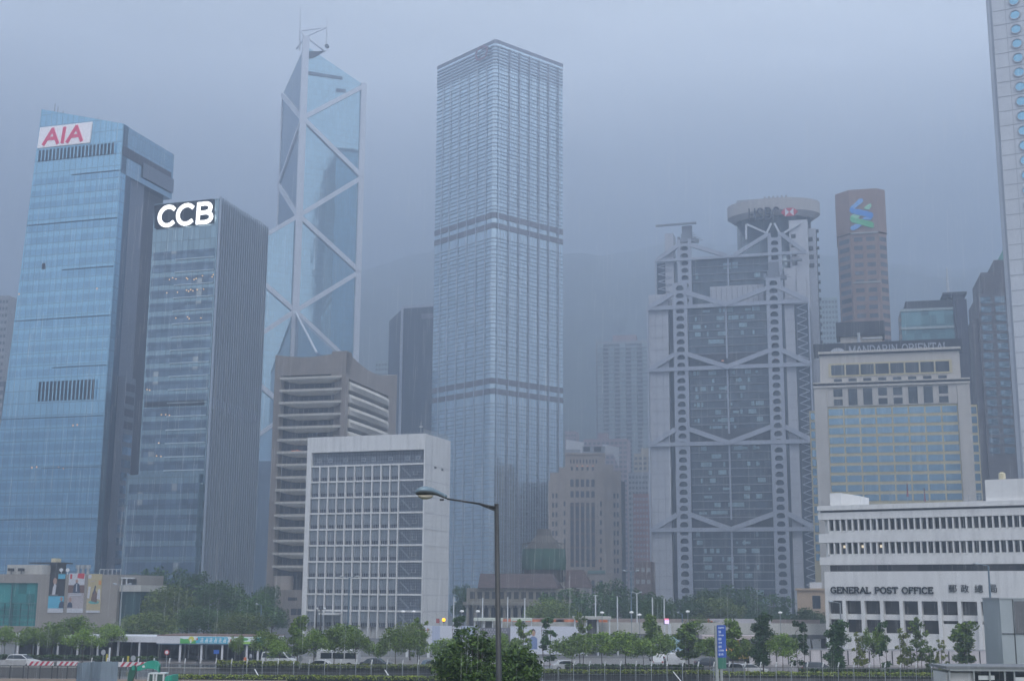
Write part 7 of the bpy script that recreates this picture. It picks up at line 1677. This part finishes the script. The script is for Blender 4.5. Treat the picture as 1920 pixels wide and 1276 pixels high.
# ------------------------------------------------------------------ people, very small in the view
def person(px, Y, lab, shirt, legs, z0=.14, h=1.68, umb=None, turn=0):
    p = at(px, 1230, Y); t = thing('person', lab, 'person', (p.x, Y, z0), 'people walking by the bus shelter'); k = h/1.7
    J = [(0,0,.94),(0,0,1.15),(0,0,1.38),(0,0,1.50),(0,.01,1.62),(-.10,0,.90),(-.13,.06,.48),(-.12,.02,.06),(-.12,-.12,.03),(.10,0,.90),(.14,-.10,.49),(.15,-.02,.06),(.15,-.16,.03),(-.19,0,1.36),(-.25,.03,1.10),(-.24,-.10,.88),(.19,0,1.36),(.26,-.02,1.10),(.20,-.16,.98)]
    E_ = [(0,1),(1,2),(2,3),(3,4),(0,5),(5,6),(6,7),(7,8),(0,9),(9,10),(10,11),(11,12),(2,13),(13,14),(14,15),(2,16),(16,17),(17,18)]
    R_ = [.14,.13,.14,.055,.10,.09,.06,.045,.04,.09,.06,.045,.04,.065,.045,.035,.065,.045,.035]
    me = bpy.data.meshes.new('body'); me.from_pydata([tuple(V(j)*k) for j in J], E_, []); o = bpy.data.objects.new('body', me); C.objects.link(o); o.parent = t; o.rotation_euler = (0,0,turn)
    sm_ = o.modifiers.new('s','SKIN'); sm_.use_smooth_shade = True
    for v_, r_ in zip(me.skin_vertices[0].data, R_): v_.radius = (r_*k*.95, r_*k*.95)
    me.skin_vertices[0].data[0].use_root = True; su = o.modifiers.new('u','SUBSURF'); su.levels = 1; su.render_levels = 1
    me.materials.append(legs)
    q_ = V((p.x, Y, z0)); part(t, 'shirt', MB().loft([[q_+V((r1*cos(a*pi/6),r1*.7*sin(a*pi/6),z_*k)) for a in range(12)] for r1, z_ in ((.185,.88),(.18,1.1),(.205,1.32),(.16,1.42),(.07,1.48))]), shirt, True)
    part(t, 'hair', MB().loft([[q_+V((r1*cos(a*pi/5),.02+r1*sin(a*pi/5),z_*k)) for a in range(10)] for r1, z_ in ((.10,1.60),(.115,1.66),(.09,1.73),(.03,1.76))]), mat('black_hair', (.02,.018,.016), .8, .1), True)
    return t
pk_ = mat('cloth_pink', (.50,.20,.28), .9, .1); nv = mat('cloth_navy', (.05,.06,.10), .9, .1); bk = mat('cloth_dark', (.03,.03,.04), .9, .1); skm = mat('skin', (.45,.28,.21), .6, .05)
person(551, 200, 'person in pink top walking between van and coach', pk_, nv, 1.0 if 0 else .14)
person(371.5, 186, 'person in dark clothes standing before the bus shelter', bk, bk, .013)
person(470, 192, 'person in pale top near orange and white barrel', mat('cloth_grey', (.35,.36,.40), .9, .1), nv, .013)
# ================================================================== TREES
bark = mat('bark', (.09,.07,.055), .95, .25, 3)
LM = {'faro': leafmat('leaf_far_olive', (.06,.11,.02), (.17,.22,.035)), 'mid': leafmat('leaf_mid', (.045,.10,.016), (.20,.30,.03)), 'dark': leafmat('leaf_dark', (.014,.045,.012), (.055,.13,.024)), 'far': leafmat('leaf_far', (.022,.062,.017), (.075,.145,.028)), 'olive': leafmat('leaf_olive', (.09,.13,.02), (.28,.32,.04))}
def tree_mesh(seed, h, w_, crown0, nblob, nleaf, sz, lm, style='round', trunks=1, tr=.16):
    """returns (trunk mesh, crown mesh) with the root at the origin; crown of leaf clumps carried on limbs"""
    R = random.Random(seed); tb = MB(); lb = MB(); blobs = []
    for k in range(nblob):
        if style == 'round':
            a = R.uniform(0, 2*pi); rr = w_/2*sqrt(R.random())*.82; zz = crown0 + (h-crown0)*(.18+.70*R.random()*(1-.45*(rr/(w_/2))**2)); s_ = R.uniform(.13,.24)*w_
        elif style == 'ragged':
            a = R.uniform(0, 2*pi); rr = w_/2*sqrt(R.random())*.95; zz = crown0 + (h-crown0)*(.04+.90*R.random()*(1-.30*(rr/(w_/2))**2)); s_ = R.uniform(.08,.18)*w_
        elif style == 'umbrella':
            a = R.uniform(0, 2*pi); rr = w_/2*sqrt(R.random())*.85; zz = crown0 + (h-crown0)*(.30+.55*R.random())*(1-.35*(rr/(w_/2))**2); s_ = R.uniform(.12,.22)*w_
        elif style == 'column':
            f_ = R.random(); a = R.uniform(0, 2*pi); rr = w_/2*R.uniform(.1,.75)*(1-.5*abs(f_-.45)); zz = crown0+(h-crown0)*(.06+.88*f_); s_ = R.uniform(.16,.30)*w_
        else:   # sparse: separate tufts
            a = R.uniform(0, 2*pi); f_ = R.random(); rr = w_/2*R.uniform(.25,.95)*(1-.4*f_); zz = crown0+(h-crown0)*(.05+.92*f_); s_ = R.uniform(.09,.17)*w_
        blobs.append((V((rr*cos(a), rr*sin(a), zz)), s_))
    roots = [V((R.uniform(-.35,.35)*(trunks > 1), R.uniform(-.3,.3)*(trunks > 1), 0)) for _ in range(trunks)]
    tops = []
    for r0 in roots:
        tp = V((r0.x*2+R.uniform(-.3,.3)*w_*.1, r0.y*2, crown0+(h-crown0)*(.75 if style in ('column','sparse') else .25))); mid = (r0+tp)*.5+V((R.uniform(-.1,.1),R.uniform(-.1,.1),0))*w_*.3
        tb.tube(r0, mid, tr, tr*.75, 7); tb.tube(mid, tp, tr*.75, tr*.4, 7); tops.append((mid, tp))
    for c, s_ in blobs:
        mid, tp = R.choice(tops); t_ = min(1, max(.0, (c.z-mid.z)/(tp.z-mid.z+.01)-.25)); st = mid.lerp(tp, t_); tb.tube(st, c, tr*.32, tr*.1, 5, cap=False)
    tot = sum(s_**2 for _, s_ in blobs)
    for c, s_ in blobs:
        n = int(nleaf*s_**2/tot)
        for _ in range(n):
            d = V((R.gauss(0,1),R.gauss(0,1),R.gauss(0,1))).normalized()*s_*(R.random()**.42); d.z *= .72; p = c+d; l = sz*R.uniform(.5,1.7)
            a = V((R.gauss(0,1),R.gauss(0,1),R.gauss(0,.5))).normalized(); b_ = a.cross(V((R.gauss(0,1),R.gauss(0,1),R.gauss(0,1)))).normalized()
            lb.add([p-a*l, p+b_*l*.5, p+a*l, p-b_*l*.5], [(0,1,2,3)])
    return tb.mesh('trunk', bark), lb.mesh('crown', lm)
PROTO = {}
def proto(key, *a, **k):
    PROTO[key] = tree_mesh(*a, **k); return PROTO[key]
proto('big1', 1, 16, 17, 4, 34, 7500, .30, LM['far'], 'round', tr=.35); proto('big2', 2, 15, 15, 3, 30, 6500, .28, LM['far'], 'round', tr=.3); proto('big3', 8, 16, 14, 3, 30, 6500, .28, LM['dark'], 'round', tr=.35)
proto('big4', 21, 14, 16, 3, 30, 7000, .28, LM['faro'], 'round', tr=.3); proto('um1', 3, 6, 6.2, 2.2, 26, 3600, .13, LM['mid'], 'umbrella', tr=.10); proto('um2', 4, 6, 5.4, 2.0, 22, 3000, .13, LM['mid'], 'umbrella', tr=.09)
proto('col1', 5, 7.5, 3.2, 1.7, 26, 4200, .15, LM['dark'], 'column', tr=.09); proto('col2', 6, 6.5, 2.6, 2.1, 22, 2900, .15, LM['mid'], 'column', tr=.08)
proto('sp1', 7, 7, 3.8, 2.0, 26, 1500, .15, LM['mid'], 'sparse', 2, .06); proto('sp2', 9, 6, 3.2, 1.8, 20, 1000, .16, LM['olive'], 'sparse', 3, .05); proto('sp3', 12, 7, 3.4, 1.6, 24, 1500, .15, LM['dark'], 'sparse', 2, .06)
proto('bush', 10, 8.7, 5.2, 4.2, 95, 30000, .085, leafmat('leaf_bush', (.012,.04,.010), (.085,.15,.025)), 'ragged', 2, .16)
DIM = {'big4':(14,16),'big1':(16,17),'big2':(15,15),'big3':(16,14),'um1':(6,6.2),'um2':(6,5.4),'col1':(7.5,3.2),'col2':(6.5,2.6),'sp1':(7,3.8),'sp2':(6,3.2),'sp3':(7,3.4),'bush':(8.7,5.2)}
def tree(kind, px, pyt, wpx, Y, lab, name='tree', grp=None, seed=0):
    p = at(px, pyt, Y); h0, w0 = DIM[kind]; sx_ = wpx*Y/FPX*1.02/w0; sz_ = p.z/h0*1.02
    t = thing(name, lab, 'tree', (p.x, Y, .01), grp); t.scale = (sx_, (sx_+sz_)/2, sz_); t.rotation_euler = (0,0,seed*2.1)
    tm, lm_ = PROTO[kind]
    for nm, me in (('trunk', tm), ('crown', lm_)):
        o = bpy.data.objects.new(nm, me); C.objects.link(o); o.parent = t
    return t
G1 = 'large park trees before the glass towers'; G2 = 'big trees under the steel framed bank'; G3 = 'young street trees along the road'; G4 = 'slender young trees before the post office'
for i, (k, px, py, w_, Y, lab) in enumerate([
 ('big3', 282, 1054, 78, 285, 'tall dark tree right of the podium roof frame'), ('big3', 355, 1058, 100, 292, 'broadest dark tree before the finned glass tower'),
 ('big1', 420, 1082, 95, 280, 'dark tree next to the foot of finned tower'), ('big4', 318, 1102, 110, 262, 'lighter green tree below the tall dark ones'),
 ('big2', 480, 1106, 110, 268, 'green tree before concrete building column'), ('big1', 385, 1132, 100, 245, 'low spreading tree in middle of the park'),
 ('big4', 278, 1150, 120, 235, 'olive tree directly above the white shelter roof'), ('big4', 455, 1150, 120, 232, 'tree above the printed shelter fascia'), ('big3', 512, 1128, 60, 300, 'shadowy tree at concrete building podium'), ('big1', 500, 1090, 50, 330, 'small tree at the corner pier of the concrete building')]):
    tree(k, px, py, w_, Y, lab, 'park_tree', G1, i)
for i, (k, px, py, w_, Y, lab) in enumerate([
 ('big3', 1055, 1096, 96, 300, 'rounded tree before the red tiled roof right end'), ('big4', 1030, 1125, 100, 285, 'lighter tree below the red tiled roof'), ('big3', 1150, 1080, 100, 320, 'dark tree before stone bank right side'),
 ('big3', 1112, 1104, 90, 290, 'tree above the wide grey pavilion'), ('big3', 1205, 1100, 70, 310, 'dark tree left of the bank service tower'), ('big1', 1236, 1112, 36, 268, 'small bright tree covering the service tower foot'),
 ('big1', 1320, 1098, 90, 330, 'tree before the left mast of steel framed bank'), ('big3', 1385, 1090, 110, 335, 'highest tree before the bank glass centre'), ('big4', 1345, 1122, 120, 300, 'lower green tree before bank centre'),
 ('big3', 1440, 1108, 90, 318, 'dark tree before the right mast of bank'), ('big3', 1290, 1118, 80, 300, 'dark tree between service tower and left mast'), ('big2', 1520, 1135, 90, 260, 'dense tree left of the post office wall'), ('big3', 1480, 1146, 70, 250, 'dark low tree beneath the peach building'),
 ('big4', 1310, 1160, 70, 235, 'light tree left of the advertising board'), ('big3', 870, 1090, 44, 370, 'shadowy tree between white block and courthouse')]):
    tree(k, px, py, w_, Y, lab, 'park_tree', G2, i+3)
for i, (k, px, py, w_, Y, lab) in enumerate([
 ('um1', 12, 1173, 60, 196, 'street tree over far left shelter roof'), ('um2', 62, 1172, 60, 194, 'second street tree along the left shelter roof'), ('um1', 138, 1154, 100, 205, 'widest street tree below the hanging posters'), ('um1', 158, 1178, 70, 185, 'street tree with forked trunk before the shelter'), ('um2', 212, 1165, 60, 198, 'street tree by the double armed lamp foot'),
 ('um1', 100, 1178, 64, 194, 'street tree midway along the left shelter roof'),
 ('um2', 444, 1186, 30, 178, 'small street tree before the printed fascia end'), ('um1', 500, 1181, 60, 172, 'street tree in front of white van'), ('col2', 560, 1157, 38, 172, 'upright tree left of the white grid block'), ('um1', 590, 1178, 64, 170, 'street tree before the white coach front'), ('um2', 525, 1196, 44, 168, 'little street tree over the panel van'),
 ('um2', 628, 1172, 60, 172, 'street tree before the middle of coach'), ('um1', 668, 1178, 60, 171, 'street tree with orange leaves near lamp foot'), ('um1', 742, 1176, 62, 169, 'full street tree left of the long billboard'), ('sp1', 786, 1160, 44, 172, 'thin leafed sapling before the billboard left part'), ('um2', 705, 1198, 44, 176, 'small yellowish tree behind the dark saloon'),
 ('sp3', 862, 1156, 50, 172, 'airy sapling before the billboard portrait'), ('um2', 838, 1192, 60, 168, 'spreading tree with bare limbs before the long billboard'), ('sp1', 980, 1163, 46, 172, 'airy sapling before left of second billboard'), ('sp3', 1028, 1158, 44, 171, 'leaning airy sapling before second billboard'),
 ('um1', 1073, 1189, 76, 168, 'round street tree before right half of second billboard'), ('sp1', 1092, 1150, 46, 175, 'wispy tree crown above the round street tree'), ('um1', 1172, 1182, 96, 167, 'largest street tree with forked trunk before elevated road'), ('um2', 1128, 1180, 60, 174, 'street tree left of the largest one'), ('col2', 1222, 1155, 40, 176, 'upright tree right of the largest street tree'),
 ('um2', 1205, 1196, 56, 180, 'low street tree between the largest and upright trees'), ('col2', 1290, 1168, 60, 171, 'tall yellow green tree right of lit screen'), ('um2', 915, 1185, 60, 150, 'pale green tree behind the big dark bush'),
 ('col2', 1372, 1163, 34, 168, 'upright tree partly behind the blue direction sign'), ('big4', 770, 1168, 70, 205, 'yellowish park tree behind the long billboard left end'), ('um1', 945, 1186, 60, 165, 'street tree right behind the foreground lamp pole'), ('um2', 1250, 1182, 56, 170, 'light street tree between upright tree and lit screen'), ('um2', 1330, 1190, 50, 170, 'rounded street tree left of the blue direction sign'), ('um1', 1400, 1196, 50, 168, 'low street tree before the yellow truck'), ('um2', 655, 1165, 90, 188, 'hazy tree behind street trees below grid block')]):
    tree(k, px, py, w_, Y, lab, 'street_tree', G3, i)
for i, (k, px, py, w_, Y, lab) in enumerate([
 ('col1', 1428, 1150, 46, 163, 'tall dark leafed tree right of blue direction sign'), ('um2', 1466, 1182, 46, 163, 'small umbrella tree with V shaped trunk'), ('sp3', 1500, 1165, 44, 163, 'lanky dark tree with drooping lower tufts'), ('col1', 1569, 1163, 54, 160, 'densest dark tree before post office left end'),
 ('sp2', 1610, 1185, 28, 163, 'pale thin sapling right of the densest dark tree'), ('um2', 1636, 1170, 40, 162, 'light green tree before second office bay'), ('sp3', 1655, 1166, 34, 161, 'dark tufted tree right of light green tree'), ('sp2', 1693, 1178, 34, 162, 'twiggy yellow green sapling in the middle'), ('sp1', 1722, 1160, 48, 160, 'tall airy tree before the post office hall windows'),
 ('sp2', 1764, 1200, 24, 161, 'small sapling with bare twigs above'), ('col2', 1806, 1168, 56, 160, 'bushy dark tree beside the site shed roof'), ('sp2', 1868, 1178, 36, 158, 'sparse sapling by the grey utility building'), ('sp1', 1745, 1215, 30, 163, 'low wispy sapling before the pink hoarding')]):
    tree(k, px, py, w_, Y, lab, 'young_tree', G4, i+1)
tree('bush', 913, 1190, 176, 60, 'big dark leafy tree top surrounding the foreground lamp pole', 'leafy_tree', None, 1)

# ================================================================== HAZE
hz = MB().prism([(-1290,-95),(1290,-95),(1290,2660),(-1290,2660)], -1.6, 690)
me = hz.mesh('haze', bpy.data.materials.new('haze')); hm = me.materials[0]; hm.use_nodes = True; t = hm.node_tree
t.nodes.remove(t.nodes['Principled BSDF']); pv = t.nodes.new('ShaderNodeVolumePrincipled'); pv.inputs['Color'].default_value = (.55,.633,.768,1); pv.inputs['Density'].default_value = HAZE; pv.inputs['Anisotropy'].default_value = 0.45
t.links.new(pv.outputs[0], t.nodes['Material Output'].inputs['Volume'])
ho = bpy.data.objects.new('haze', me); C.objects.link(ho); ho['kind'] = 'stuff'; ho['label'] = 'blue grey rain haze filling the air between the towers'

# ================================================================== RAIN
random.seed(77); mb = MB()
for _ in range(7500):
    Y = 24+random.random()**.6*70; x = random.uniform(-.42,.42)*Y; z = 10+random.uniform(-.07,.50)*Y
    if z < .3: continue
    l_ = random.uniform(.5,1.3); t_ = .0008*random.uniform(.6,1.5); sl_ = random.gauss(.02,.012)*l_
    mb.add([(x-t_,Y,z),(x+t_,Y,z),(x+t_+sl_,Y,z+l_),(x-t_+sl_,Y,z+l_)], [(0,1,2,3)])
ro_ = bpy.data.objects.new('rain', mb.mesh('rain', mat('rain_drop', (.75,.78,.82), .3, .02))); C.objects.link(ro_); ro_['kind'] = 'stuff'; ro_['label'] = 'thin pale streaks of falling rain'
